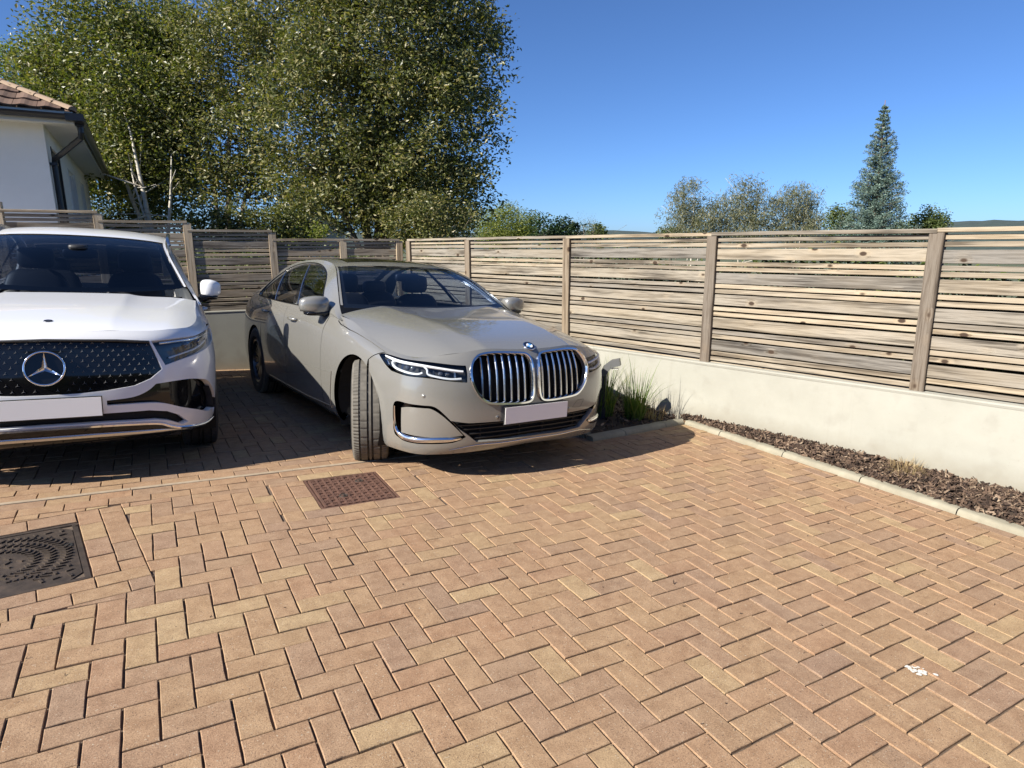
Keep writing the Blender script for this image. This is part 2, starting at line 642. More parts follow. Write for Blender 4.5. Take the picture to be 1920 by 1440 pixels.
for i, (poly, bay_, whole) in enumerate(pieces):
    P = [(p[0] * PIT, p[1] * PIT) for p in poly]
    cx, cy = sum(p[0] for p in P) / len(P), sum(p[1] for p in P) / len(P)
    dz = random.gauss(0, 0.0012)
    tx, ty = random.gauss(0, 0.007), random.gauss(0, 0.007)
    if i in solo:
        if whole:
            horiz = (max(p[0] for p in P) - min(p[0] for p in P)) > 1.5 * PIT
            me = shared_brick(random.randrange(8), horiz)
        else:
            vs, fs = brick_geo([(x - cx, y - cy) for x, y in P])
            me = mesh_from('brick', vs, fs, M_BRICK)
        mw = Matrix.Translation((cx, cy, dz)) @ Matrix.Rotation(tx, 4, 'X') @ Matrix.Rotation(ty, 4, 'Y') @ Matrix.Rotation(random.gauss(0, .006), 4, 'Z')
        link('brick', me, bay if bay_ else paving, mw=mw)
    else:
        loc = [(x - cx, y - cy) for x, y in P]
        vs, fs = brick_geo(loc, dz=(dz, ty, tx))
        V, F = far[bay_]
        b = len(V)
        V.extend((x + cx, y + cy, z) for x, y, z in vs)
        F.extend(tuple(k + b for k in f) for f in fs)
for bay_, par in ((False, paving), (True, bay)):
    V, F = far[bay_]
    link('brick', mesh_from('bricks', V, F, M_BRICK_I), par, kind='stuff')

# pale edging strip between forecourt and bays, in lengths
strip = MB()
u = -36.0
while u < 22:
    L = 9.0
    vs, fs = brick_geo([(u * PIT, 24.62 * PIT), ((u + L) * PIT, 24.62 * PIT), ((u + L) * PIT, 24.94 * PIT), (u * PIT, 24.94 * PIT)], 0.001, 0.002, 0.011)
    cxs = (u + L / 2) * PIT
    link('edging_strip', mesh_from('edging_strip', [(x - cxs, y - 24.78 * PIT, z) for x, y, z in vs], fs, M_STRIP), paving, loc=(cxs, 24.78 * PIT, 0))
    u += L

# ------------------------------------------------------------------ manhole covers
def cover_small():
    w, h = (MH1[2] - MH1[0]) * PIT, (MH1[3] - MH1[1]) * PIT
    root = thing('manhole_cover', 'small rusty brown square cover with a raised grid, in front of the grey saloon', 'manhole cover',
                 mw=M_PAVE @ Matrix.Translation(((MH1[0] + MH1[2]) / 2 * PIT, (MH1[1] + MH1[3]) / 2 * PIT, 0)))
    fr = MB()
    for (a, b, c, d) in ((-w / 2, -h / 2, w / 2, -h / 2 + .014), (-w / 2, h / 2 - .014, w / 2, h / 2), (-w / 2, -h / 2 + .0142, -w / 2 + .014, h / 2 - .0142), (w / 2 - .014, -h / 2 + .0142, w / 2, h / 2 - .0142)):
        fr.box((a, b, -.02), (c, d, BR_H - .001))
    fr.obj('cover_frame', M_RUST, root)
    w2, h2 = w / 2 - .019, h / 2 - .019
    pl = MB().box((-w2, -h2, -.02), (w2, h2, .004))
    pl.obj('cover_plate', M_RUST, root)
    ribs = MB()
    nx, ny = 10, 10
    for i in range(nx + 1):
        x = -w2 + .012 + (2 * w2 - .024) * i / nx
        ribs.box((x - .007, -h2, .0042), (x + .007, h2, .0102))
    for j in range(ny + 1):
        y = -h2 + .012 + (2 * h2 - .024) * j / ny
        for i in range(nx):
            x0 = -w2 + .012 + (2 * w2 - .024) * i / nx + .0072
            x1 = -w2 + .012 + (2 * w2 - .024) * (i + 1) / nx - .0072
            ribs.box((x0, y - .006, .0042), (x1, y + .006, .0098))
    # alternate cells carry small parallel bars
    for i in range(nx):
        for j in range(ny):
            if (i + j) % 2:
                cx = -w2 + .012 + (2 * w2 - .024) * (i + .5) / nx
                cy = -h2 + .012 + (2 * h2 - .024) * (j + .5) / ny
                for s in (-.008, .002):
                    ribs.box((cx + s, cy - .0135, .0042), (cx + s + .005, cy + .0135, .0088))
    ribs.obj('raised_grid', M_RUST, root)
    for cx, cy in ((-.07, -.09), (.085, .115)):
        k = MB()
        k.lathe([(0, .0095), (.020, .0105), (.024, .0125), (.027, .0105), (.027, .004)], 16, 'Z', (cx, cy, 0))
        k.box((cx - .004, cy - .016, .0126), (cx + .004, cy + .016, .0145))
        k.obj('lifting_eye', M_IRON, root)
cover_small()
def cover_big():
    S = S2 * PIT
    c = p2(-S2 / 2, S2 / 2)
    root = thing('manhole_cover', 'large dark iron cover with rings of raised chevrons, at the left edge', 'manhole cover',
                 mw=M_PAVE @ Matrix.Translation((c[0] * PIT, c[1] * PIT, 0)) @ Matrix.Rotation(ANG2, 4, 'Z'))
    h = S / 2 - .004
    fr = MB()
    q = .05
    oct_o = [(-h, -h), (h, -h), (h, h), (-h, h)]
    fr.box((-h, -h, -.02), (h, -h + .022, BR_H - .002)); fr.box((-h, h - .022, -.02), (h, h, BR_H - .002))
    fr.box((-h, -h + .0222, -.02), (-h + .022, h - .0222, BR_H - .002)); fr.box((h - .022, -h + .0222, -.02), (h, h - .0222, BR_H - .002))
    fr.obj('cover_frame', M_IRON, root)
    g = h - .026
    pl = MB().prism([(-g + q, -g), (g - q, -g), (g, -g + q), (g, g - q), (g - q, g), (-g + q, g), (-g, g - q), (-g, -g + q)], -.02, .005)
    pl.obj('cover_plate', M_IRON, root)
    rb = MB()
    for rr, n, L in ((.265, 56, .034), (.205, 44, .034), (.145, 32, .032)):
        for k in range(n):
            a = 2 * math.pi * k / n
            if -0.95 < ((a + math.pi) % (2 * math.pi)) - math.pi - R(-60) < -0.0 and rr > .2:
                continue
            mw = Matrix.Rotation(a, 4, 'Z') @ Matrix.Translation((rr, 0, 0))
            for s in (1, -1):
                m2 = mw @ Matrix.Translation((s * .011, 0, 0)) @ Matrix.Rotation(s * R(38), 4, 'Z')
                rb.box((-.014, -.0042, .0052), (.014, .0042, .0115), m2)
    for i in range(-5, 6):
        for j in range(-5, 6):
            if math.hypot(i, j) * .05 < .105:
                m2 = Matrix.Translation((i * .045, j * .045, 0)) @ Matrix.Rotation(R(45 if (i + j) % 2 else -45), 4, 'Z')
                rb.box((-.015, -.0045, .0052), (.015, .0045, .0112), m2)
            elif math.hypot(i, j) * .05 > .25 and max(abs(i), abs(j)) < 6:
                x, y = i * .052, j * .052
                if max(abs(x), abs(y)) < g - .02 and abs(x) + abs(y) < 2 * g - q - .03 and math.hypot(x, y) > .292:
                    m2 = Matrix.Translation((x, y, 0)) @ Matrix.Rotation(R(20 if (i + j) % 2 else -70), 4, 'Z')
                    rb.box((-.014, -.0045, .0052), (.014, .0045, .0112), m2)
    rb.obj('raised_pattern', M_IRON, root)
    txt = MB()
    for k in range(7):                       # worn maker's word, not legible in the photo: low cast stubs
        txt.box((.04 + k * .024, -.20, .0052), (.052 + k * .024, -.178, .0105))
    txt.obj('raised_lettering', M_IRON, root)
    MB().box((g - .045, .05, .0051), (g - .012, .085, .0085)).obj('key_slot', simple('slot_black', (.01, .01, .01), .9), root)
cover_big()

# added dark bank behind the viewer, out of view, to darken the cars' reflections
vs, fs = [], []
for i in range(41):
    x = -30 + 70 * i / 40
    for (y, z) in ((-9.5, -.2), (-11.5, 2.2), (-13.0, 3.6), (-16, 4.6), (-24, 4.8), (-40, 1.0)):
        vs.append((x, y - .004 * (x - 5) ** 2 * 0 + rng.normal(0, .3), z * (1 if x > -6 else max(.15, 1 - (-6 - x) / 14)) + rng.normal(0, .25)))
for i in range(40):
    for j in range(5):
        fs.append((i * 6 + j, (i + 1) * 6 + j, (i + 1) * 6 + j + 1, i * 6 + j + 1))
t = NT('reflection_bank_dark')
v = t.node('ShaderNodeNewGeometry').outputs['Position']
t.set(Base_Color=t.ramp(t.noise(v, 1.2, 6, .75), [(.35, (.014, .022, .008)), (.55, (.04, .055, .016)), (.75, (.09, .095, .03))]), Roughness=1.0)
t.bump(t.noise(v, 3, 5, .8), 1.0, .4)
MB().add(vs, fs).obj('reflection_bank', t.m, None, smooth=True, kind='structure')
# ------------------------------------------------------------------ rendered walls
t = NT('render_cream')
v = t.node('ShaderNodeNewGeometry').outputs['Position']
c = t.ramp(t.noise(v, 1.6, 6, 0.65), [(0.30, (0.315, 0.308, 0.262)), (0.6, (0.365, 0.358, 0.308)), (0.8, (0.335, 0.327, 0.28))])
blot = t.noise(v, 5.5, 3, 0.5)
c = t.mix(t.maprange(blot, 0.56, 0.72, 0, 0.55), c, (0.29, 0.278, 0.235))
c = t.mix(t.maprange(t.noise(v, 90, 2), 0.70, 0.78, 0, 0.5), c, (0.26, 0.245, 0.205))
sx = t.node('ShaderNodeSeparateXYZ'); t.link(v, sx.inputs[0])
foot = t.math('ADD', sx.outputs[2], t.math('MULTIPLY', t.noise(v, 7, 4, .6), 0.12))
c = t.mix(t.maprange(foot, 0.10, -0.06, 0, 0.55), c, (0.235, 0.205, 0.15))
vs_ = t.node('ShaderNodeMapping'); t.link(v, vs_.inputs[0]); vs_.inputs['Scale'].default_value = (16, 16, .8)
c = t.mix(t.maprange(t.noise(vs_.outputs[0], 1.0, 3, .6), 0.60, 0.78, 0, 0.30), c, (0.29, 0.275, 0.23))
t.set(Base_Color=c, Roughness=0.93)
t.b.inputs['Specular IOR Level'].default_value = 0.2
t.bump(t.noise(v, 420, 3, 0.7), 0.5, 0.0022)
M_RENDER = t.m

C_W = Vector((-1.54, 9.2, 0))                       # where the two boundary walls meet
D_R = Vector((0.690, -0.7238, 0.0)).normalized()    # right wall runs towards the camera
N_R = Vector((D_R.y, -D_R.x, 0))                    # faces the forecourt
if N_R.dot(Vector((0, 0, 0)) - C_W) < 0:
    N_R = -N_R
AL = R(25.5)
D_L = Vector((-math.cos(AL), -math.sin(AL), 0))
N_L = Vector((math.sin(AL), -math.cos(AL), 0))

def wall(name, label, d, nrm, L, top, bot, t0=0.0, thick=0.21):
    """a rendered wall from the corner along d, face on the wall line, with a bead under the top edge"""
    m = frame(d, -nrm, Vector((0, 0, 1)), C_W) if d.cross(-nrm).z > 0 else frame(d, nrm, Vector((0, 0, 1)), C_W)
    sgn = 1 if d.cross(-nrm).z > 0 else -1
    root = thing(name, label, 'wall', mw=m)
    y = lambda a: a * sgn
    nseg = 24
    vs, fs = [], []
    for i in range(nseg + 1):
        s = t0 + (L - t0) * i / nseg
        w = rng.normal(0, 0.0012)
        for (yy, zz) in ((0 + w, bot), (0 + w, top - .03), (thick, top - .03), (thick, bot)):
            vs.append((s, y(yy), zz + (0.0075 * s if zz > 0 and d is D_R else 0)))
    for i in range(nseg):
        b = i * 4
        for k in range(3):
            q = (b + k, b + k + 1, b + 4 + k + 1, b + 4 + k)
            fs.append(q if sgn < 0 else q[::-1])
    fs.append((0, 1, 2, 3)); fs.append(tuple(nseg * 4 + k for k in (3, 2, 1, 0)))
    MB().add(vs, fs).obj('wall_face', M_RENDER, root)
    cp_ = MB()
    sl = 0.0075 if d is D_R else 0
    a0, a1 = t0, L
    ysort = sorted((y(-.011), y(thick + .004)))
    vs = []
    for s in (a0, a1):
        for (yy, zz) in ((-.001, top - .0298), (-.006, top - .012), (-.004, top), (thick + .004, top + .002), (thick + .004, top - .0298)):
            vs.append((s, y(yy), zz + sl * s))
    cp_.add(vs, [(k, (k + 1) % 5, 5 + (k + 1) % 5, 5 + k) for k in range(5)] + [(4, 3, 2, 1, 0), (5, 6, 7, 8, 9)])
    cp_.obj('wall_capping', M_RENDER, root)
    return m, sgn
m_wr, sg_r = wall('boundary_wall', 'low cream rendered wall in full sun along the bark bed, under the right fence', D_R, N_R, 10.5, 0.388, -0.75)
m_wl, sg_l = wall('boundary_wall', 'shaded cream rendered wall behind the two parked cars', D_L, N_L, 8.5, 0.642, -0.6, 0.02)

# ------------------------------------------------------------------ slatted fences
def mat_wood(name, light, mid, dark, warm):
    t = NT(name)
    r = t.objrand()
    tc = t.node('ShaderNodeTexCoord')
    cmb = t.node('ShaderNodeCombineXYZ')
    t.inp(cmb.inputs[0], t.math('MULTIPLY', r, 53.0)); t.inp(cmb.inputs[1], t.math('MULTIPLY', r, 17.0)); t.inp(cmb.inputs[2], t.math('MULTIPLY', r, 91.0))
    ad = t.node('ShaderNodeVectorMath', operation='ADD')
    t.link(tc.outputs['Object'], ad.inputs[0]); t.link(cmb.outputs[0], ad.inputs[1])
    def streak(sx, sy, scale, det, dist=None):
        mp = t.node('ShaderNodeMapping')
        t.link(ad.outputs[0], mp.inputs[0]); mp.inputs['Scale'].default_value = (sx, sy, sy)
        g = t.node('ShaderNodeTexNoise')
        t.link(mp.outputs[0], g.inputs['Vector']); g.inputs['Scale'].default_value = scale; g.inputs['Detail'].default_value = det; g.inputs['Roughness'].default_value = 0.62
        if dist is not None:
            t.link(dist, g.inputs['Distortion'])
        return g.outputs['Fac']
    # knots: sparse cells on the board face, the grain flows round them
    mk = t.node('ShaderNodeMapping')
    t.link(ad.outputs[0], mk.inputs[0]); mk.inputs['Scale'].default_value = (5.2, 0.0, 8.5)
    vo = t.node('ShaderNodeTexVoronoi'); vo.feature = 'F1'
    t.link(mk.outputs[0], vo.inputs['Vector']); vo.inputs['Scale'].default_value = 1.0; vo.inputs['Randomness'].default_value = 1.0
    sel = t.node('ShaderNodeSeparateColor'); t.link(vo.outputs['Color'], sel.inputs[0])
    on = t.math('GREATER_THAN', sel.outputs[0], 0.62)
    kd_ = vo.outputs['Distance']
    knot = t.math('MULTIPLY', t.maprange(kd_, 0.165, 0.11), on)
    halo = t.math('MULTIPLY', t.maprange(kd_, 0.36, 0.12), on)
    fine = streak(3.2, 105, 1.0, 2)
    mid_ = streak(1.8, 38, 1.0, 4, t.math('MULTIPLY', halo, 1.6))
    wide_ = streak(0.55, 9, 1.0, 3)
    blot = streak(1.6, 5, 1.0, 4)
    gr = t.math('ADD', t.math('MULTIPLY', mid_, 0.55), t.math('ADD', t.math('MULTIPLY', fine, 0.30), t.math('MULTIPLY', wide_, 0.35)))
    c = t.ramp(t.maprange(gr, 0.46, 0.76), [(0.12, dark), (0.42, mid), (0.66, light), (0.95, mid)])
    c = t.mix(t.maprange(blot, 0.40, 0.66, 0, 0.8), c, t.mix(0.6, c, warm))
    c = t.mix(t.maprange(wide_, 0.42, 0.30, 0, 0.6), c, t.mix(1.0, c, (0.55, 0.55, 0.57), 'MULTIPLY'))
    c = t.mix(t.maprange(r, 0.0, 1.0), t.mix(1.0, c, (0.72, 0.725, 0.75), 'MULTIPLY'), t.mix(1.0, c, (1.22, 1.16, 1.06), 'MULTIPLY'))
    c = t.mix(t.math('MULTIPLY', halo, 0.5), c, t.mix(1.0, c, (1.25, 1.15, 1.0), 'MULTIPLY'))
    c = t.mix(knot, c, (0.055, 0.036, 0.024))
    t.set(Base_Color=c, Roughness=0.85)
    t.b.inputs['Specular IOR Level'].default_value = 0.25
    t.bump(t.math('SUBTRACT', gr, t.math('MULTIPLY', knot, 0.3)), 0.5, 0.004)
    return t.m
M_WOOD_R = mat_wood('larch_silvered', (0.295, 0.272, 0.232), (0.195, 0.178, 0.15), (0.07, 0.061, 0.05), (0.255, 0.215, 0.158))
M_WOOD_N = mat_wood('larch_narrow', (0.335, 0.30, 0.242), (0.24, 0.211, 0.167), (0.095, 0.079, 0.06), (0.285, 0.231, 0.162))
M_WOOD_P = mat_wood('post_wood', (0.25, 0.212, 0.165), (0.172, 0.139, 0.104), (0.08, 0.062, 0.045), (0.20, 0.152, 0.104))
M_WOOD_L = mat_wood('larch_grey', (0.38, 0.33, 0.26), (0.26, 0.222, 0.172), (0.10, 0.082, 0.062), (0.29, 0.225, 0.15))
M_WOOD_LP = mat_wood('post_wood_grey', (0.46, 0.395, 0.30), (0.35, 0.29, 0.215), (0.17, 0.135, 0.095), (0.38, 0.295, 0.195))

def slat_mesh(L, h, d, seed):
    r = np.random.default_rng(seed)
    n = max(3, int(L / 0.3))
    vs, fs = [], []
    b = 0.003
    bow = r.normal(0, 0.0022, n + 1)
    bz = np.interp(np.arange(n + 1), [0, n / 2, n], r.normal(0, 0.0018, 3))
    for i in range(n + 1):
        x = -L / 2 + L * i / n
        for (y, z) in ((0, -h / 2 + b), (0, h / 2 - b), (b, h / 2), (d, h / 2), (d, -h / 2), (b, -h / 2)):
            vs.append((x, y + bow[i], z + bz[i]))
    for i in range(n):
        for k in range(6):
            fs.append((i * 6 + k, i * 6 + (k + 1) % 6, i * 6 + 6 + (k + 1) % 6, i * 6 + 6 + k))
    fs.append((5, 4, 3, 2, 1, 0)); fs.append(tuple(n * 6 + k for k in range(6)))
    return vs, fs
WIDE, NARROW, GAP = 0.093, 0.0355, 0.0130
def fence(name, label, d, nrm, posts, tops, bottoms, slope, set_back, slat_back, mats, wall_front=0.02):
    """posts: distances along d; tops[i]: top of the panel between post i and i+1"""
    X = Vector((d.x, d.y, slope)).normalized()
    Y = -nrm
    flip = X.cross(Y).z < 0
    Z = Vector((0, 0, 1)) - X * X.z
    Z.normalize()
    if flip:                                       # keep a right-handed frame: run x the other way
        X = -X
    m = frame(X, Z.cross(X), Z, C_W + Y * set_back)
    root = thing(name, label, 'fence', mw=m)
    sx = -1 if flip else 1
    mw_, mn_, mp_ = mats
    for i in range(len(posts) - 1):
        a, b = posts[i], posts[i + 1]
        L = b - a - 0.004 + 0.0
        cx = sx * (a + b) / 2
        top = tops[i]
        z = top
        # cap
        vs, fs = slat_mesh(b - a + 0.002, 0.030, 0.075, i * 100 + 7)
        link('cap_rail', mesh_from('cap_rail', vs, fs, mn_), root, loc=(cx, -0.004, z - 0.015))
        z -= 0.030 + GAP
        seq = ['n', 'n'] + ['w', 'n', 'n'] * 9
        k = 0
        Ls = b - a - 0.03
        while True:
            kind = seq[k]
            h = WIDE if kind == 'w' else NARROW
            if z - h < bottoms[i] - 0.002:
                break
            gap = GAP + random.uniform(-.0045, .0045)
            vs, fs = slat_mesh(Ls, h, 0.019, i * 100 + k + (5000 if flip else 0))
            link('slat', mesh_from('slat', vs, fs, mw_ if kind == 'w' else mn_), root, loc=(cx, slat_back, z - h / 2 + random.gauss(0, .001)),)
            z -= h + gap
            k += 1
        h = z - bottoms[i]
        if h > .014:
            vs, fs = slat_mesh(Ls, h, 0.019, i * 100 + 90)
            link('slat', mesh_from('slat', vs, fs, mn_), root, loc=(cx, slat_back, z - h / 2))
    for i, p in enumerate(posts):
        tp = max(tops[max(i - 1, 0)], tops[min(i, len(tops) - 1)]) - 0.0305
        bt = min(bottoms[max(i - 1, 0)], bottoms[min(i, len(bottoms) - 1)]) - 0.02
        h = tp - bt
        mb = MB()
        w = 0.047
        b_ = 0.004
        pr = [(-w + b_, 0), (w - b_, 0), (w, b_), (w, .09), (-w, .09), (-w, b_)]
        n = 5
        vs, fs = [], []
        for j in range(n + 1):
            zz = -h / 2 + h * j / n
            wob = rng.normal(0, .0012)
            vs += [(x + wob, y, zz) for x, y in pr]
        for j in range(n):
            for k in range(6):
                fs.append((j * 6 + k, j * 6 + (k + 1) % 6, j * 6 + 6 + (k + 1) % 6, j * 6 + 6 + k))
        fs.append(tuple(n * 6 + k for k in range(6)))
        # grain runs along the post: turn it so local x is the length
        mb.add([(z_, y_, -x_) for x_, y_, z_ in vs], fs)
        mw = Matrix.Translation((sx * p, -0.0, (tp + bt) / 2)) @ Matrix.Rotation(R(-90), 4, 'Y')
        link('post', mb.mesh('post', mp_), root, mw=mw)
    return root
fence('slatted_fence', 'sunlit silvery slatted fence of wide and narrow boards on the low wall to the right', D_R, N_R,
      [0.05, 1.368, 3.06, 4.79, 6.51, 8.25, 10.0], [1.558] * 6, [0.372] * 6, 0.0066, 0.028, 0.030, (M_WOOD_R, M_WOOD_N, M_WOOD_P))
fence('slatted_fence', 'shaded grey slatted fence stepping down in panels behind the two cars', D_L, N_L,
      [0.06, 0.85, 1.76, 2.745, 3.675, 4.62, 5.6, 6.6], [1.557, 1.557, 1.665, 1.768, 1.87, 1.98, 2.08], [0.64] * 7, 0.0, 0.03, 0.018, (M_WOOD_L, M_WOOD_L, M_WOOD_LP))

# ------------------------------------------------------------------ kerbs (precast edging), bark bed
def kerb_stone(a, b, name, parent, h=0.046, w=0.085):
    """one edging length between two points of the front foot line (paving metres), bed to the left of a->b ... rounded front arris"""
    a, b = Vector((*a, 0)), Vector((*b, 0))
    d = (b - a)
    L = d.length - 0.007
    d.normalize()
    nrm = Vector((-d.y, d.x, 0))
    prof = [(0, -.05), (0, h - .028), (.006, h - .012), (.016, h - .003), (.03, h), (w, h + .001), (w, -.05)]
    vs, fs = [], []
    n = len(prof)
    for i in range(4):
        s = -L / 2 + L * i / 3
        e = rng.normal(0, .0008)
        vs += [(s, y, z + e) for y, z in prof]
    for i in range(3):
        fs += [(i * n + k, i * n + n + k, i * n + n + k + 1, i * n + k + 1) for k in range(n - 1)]
    fs += [tuple(range(n)), tuple(3 * n + k for k in range(n - 1, -1, -1))]
    me = mesh_from('edging_stone', vs, fs, M_EDGING, True)
    me.set_sharp_from_angle(angle=R(40))
    m = frame(d, nrm, Vector((0, 0, 1)), (a + b) / 2)
    link('edging_stone', me, parent, mw=m)
kerb = link('kerb', None, None, mw=M_PAVE, kind='structure')
def lp(u, v):
    return Vector((u * PIT, v * PIT))
kc, kr = lp(*KC), lp(*KR)
kdir = (kr - kc).normalized()
pos = [0.0, 0.40, 1.03, 1.66, 2.29, 2.92, 3.55, 4.2, 4.85, 5.5]
# bed lies on the far (right) side: walk from the camera end to the corner so it is on the right -> use reversed order
for i in range(len(pos) - 1):
    a, b = kc + kdir * pos[i], kc + kdir * pos[i + 1]
    kerb_stone(a, b, 'edging_stone', kerb)
kb = lp(23.0, 23.05)
kb_dir = (kc - kb)
for i in range(3):
    f0, f1 = (0.0, .33, .78)[i], (.33, .78, 1.0)[i]
    kerb_stone(kb + kb_dir * f0, kb + kb_dir * f1 - (kb_dir.normalized() * 0.0), 'edging_stone', kerb)
nb_ = Vector((-kb_dir.y, kb_dir.x)).normalized()
for i in range(4):
    kerb_stone(kb + nb_ * (.9 * (i + 1)), kb + nb_ * (.9 * i + (.11 if i == 0 else 0)), 'edging_stone', kerb)

t = NT('bark')
r = t.island()
c = t.ramp(r, [(0, (0.03, 0.018, 0.012)), (0.4, (0.075, 0.045, 0.030)), (0.65, (0.125, 0.078, 0.05)), (0.84, (0.20, 0.135, 0.09)), (0.95, (0.29, 0.21, 0.145)), (1.0, (0.38, 0.29, 0.20))])
v = t.coord('Object')
c = t.mix(t.maprange(t.noise(v, 120, 3), 0.35, 0.7), t.mix(1.0, c, (0.6, 0.58, 0.56), 'MULTIPLY'), c)
t.set(Base_Color=c, Roughness=0.9)
M_BARK = t.m
soil = simple('dark_soil', (0.045, 0.03, 0.02), 0.95)
# bed outline in paving metres: kerb back line to the wall foot
Mi = M_PAVE.inverted()
def wall_pt(s, off=0.0):
    p = C_W + D_R * s + N_R * off
    return Mi @ Vector((p.x, p.y, pave_z(p.x, p.y)))
def bed_height(a, b):
    return 0.045 + 0.05 * b
rows, vs, fs = 26, [], []
NS = 40
edge_in, edge_out = [], []
for i in range(NS + 1):                     # strip along the right kerb
    s = 5.4 * i / NS
    q = kc + kdir * s + Vector((kdir.y, -kdir.x)) * -0.10
    edge_in.append(q)
nk = Vector((-kdir.y, kdir.x))              # towards the wall
edge_in = [kc + kdir * (5.4 * i / NS) + nk * 0.10 for i in range(NS + 1)]
def to_wall(q):
    """distance from q along nk to the wall face, in paving metres"""
    w0, w1 = wall_pt(0), wall_pt(9)
    d = Vector((w1.x - w0.x, w1.y - w0.y)).normalized()
    n2 = Vector((-d.y, d.x))
    k = (Vector((w0.x, w0.y)) - q).dot(n2) / nk.dot(n2)
    return max(k, 0.02)
for i, q in enumerate(edge_in):
    L = to_wall(q)
    for j in range(7):
        f = j / 6
        p = q + nk * (L * f)
        vs.append((p.x, p.y, 0.035 + 0.06 * math.sin(f * 1.9) * min(1, L * 3) + rng.normal(0, .004)))
for i in range(NS):
    for j in range(6):
        fs.append((i * 7 + j, (i + 1) * 7 + j, (i + 1) * 7 + j + 1, i * 7 + j + 1))
bed = MB().add(vs, fs)
# triangular bed in the corner behind the short kerb
kt = kb_dir.normalized()
b0 = len(bed.v)
for i in range(15):
    q = kb + kt * (kb_dir.length * i / 14) + nb_ * 0.10
    w0, w1 = wall_pt(0), wall_pt(9)
    d = Vector((w1.x - w0.x, w1.y - w0.y)).normalized(); n2 = Vector((-d.y, d.x))
    L = max((Vector((w0.x, w0.y)) - q).dot(n2) / nb_.dot(n2), 0.02)
    for j in range(9):
        p = q + nb_ * (L * j / 8)
        bed.v.append((p.x, p.y, 0.04 + 0.05 * math.sin(j / 8 * 2.2) * min(1, L * 2) + float(rng.normal(0, .004))))
for i in range(14):
    for j in range(8):
        bed.f.append((b0 + i * 9 + j, b0 + (i + 1) * 9 + j, b0 + (i + 1) * 9 + j + 1, b0 + i * 9 + j + 1))
link('planting_bed', bed.mesh('planting_bed', soil, True), None, mw=M_PAVE, kind='structure')
def chips(n, pts_fn, seed, smin=.012, smax=.05):
    r = np.random.default_rng(seed)
    V, F = [], []
    for k in range(n):
        p = pts_fn(r)
        L, W, T = r.uniform(smin, smax), r.uniform(.3, .6) * min(r.uniform(smin, smax), .035), r.uniform(.002, .006)
        q = Matrix.Rotation(r.uniform(0, 6.28), 3, 'Z') @ Matrix.Rotation(r.normal(0, .5), 3, 'Y') @ Matrix.Rotation(r.normal(0, .6), 3, 'X')
        cu = r.normal(0, .006)
        loc = [(-L / 2, -W / 2 * r.uniform(.4, 1), -cu), (0, -W / 2, cu), (L / 2, -W / 2 * r.uniform(.3, 1), -cu), (L / 2, W / 2 * r.uniform(.3, 1), -cu), (0, W / 2, cu), (-L / 2, W / 2 * r.uniform(.4, 1), -cu)]
        b = len(V)
        for dz in (0, -T):
            for x, y, z in loc:
                w = q @ Vector((x, y, z + dz))
                V.append((p[0] + w.x, p[1] + w.y, p[2] + w.z))
        F += [(b, b + 1, b + 4, b + 5), (b + 1, b + 2, b + 3, b + 4)]
        F += [(b + 6 + i, b + 6 + (i + 1) % 6, b + (i + 1) % 6, b + i) for i in range(6)]
    return V, F
def pt_long(r):
    s = r.uniform(-.1, 5.0)
    q = kc + kdir * s + nk * 0.07
    L = to_wall(q)
    f = r.uniform(0.0, 1)
    p = q + nk * (L * f)
    return (p.x, p.y, 0.045 + 0.062 * math.sin(f * 1.9) * min(1, L * 3) + abs(r.normal(0, .008)))
def pt_tri(r):
    while True:
        q = kb + kt * (kb_dir.length * r.uniform(0, 1)) + nb_ * 0.09
        w0, w1 = wall_pt(0), wall_pt(9)
        d = Vector((w1.x - w0.x, w1.y - w0.y)).normalized(); n2 = Vector((-d.y, d.x))
        L = max((Vector((w0.x, w0.y)) - q).dot(n2) / nb_.dot(n2), 0.0)
        if r.uniform(0, 1.9) < L + .05:
            f = r.uniform(0, 1)
            p = q + nb_ * (L * f)
            return (p.x, p.y, 0.052 + 0.05 * math.sin(f * 2.2) * min(1, L * 2) + abs(r.normal(0, .007)))
V, F = chips(6500, pt_long, 3, .018, .075)
link('bark_mulch', mesh_from('bark_mulch', V, F, M_BARK), None, mw=M_PAVE, kind='stuff')
V, F = chips(3600, pt_tri, 4, .018, .075)
link('bark_mulch', mesh_from('bark_mulch', V, F, M_BARK), None, mw=M_PAVE, kind='stuff')
# crumbs and fallen bits on the paving
def pt_cr(r):
    while True:
        u, w = r.uniform(-12, 35), r.uniform(-6, 24)
        if r.uniform(0, 1) < .12 + .9 * max(0, (u - 20) / 16):
            return (u * PIT, w * PIT, BR_H + .002)
V, F = chips(170, pt_cr, 8, .003, .010)
link('debris', mesh_from('debris', V, F, M_BARK), None, mw=M_PAVE, kind='stuff')

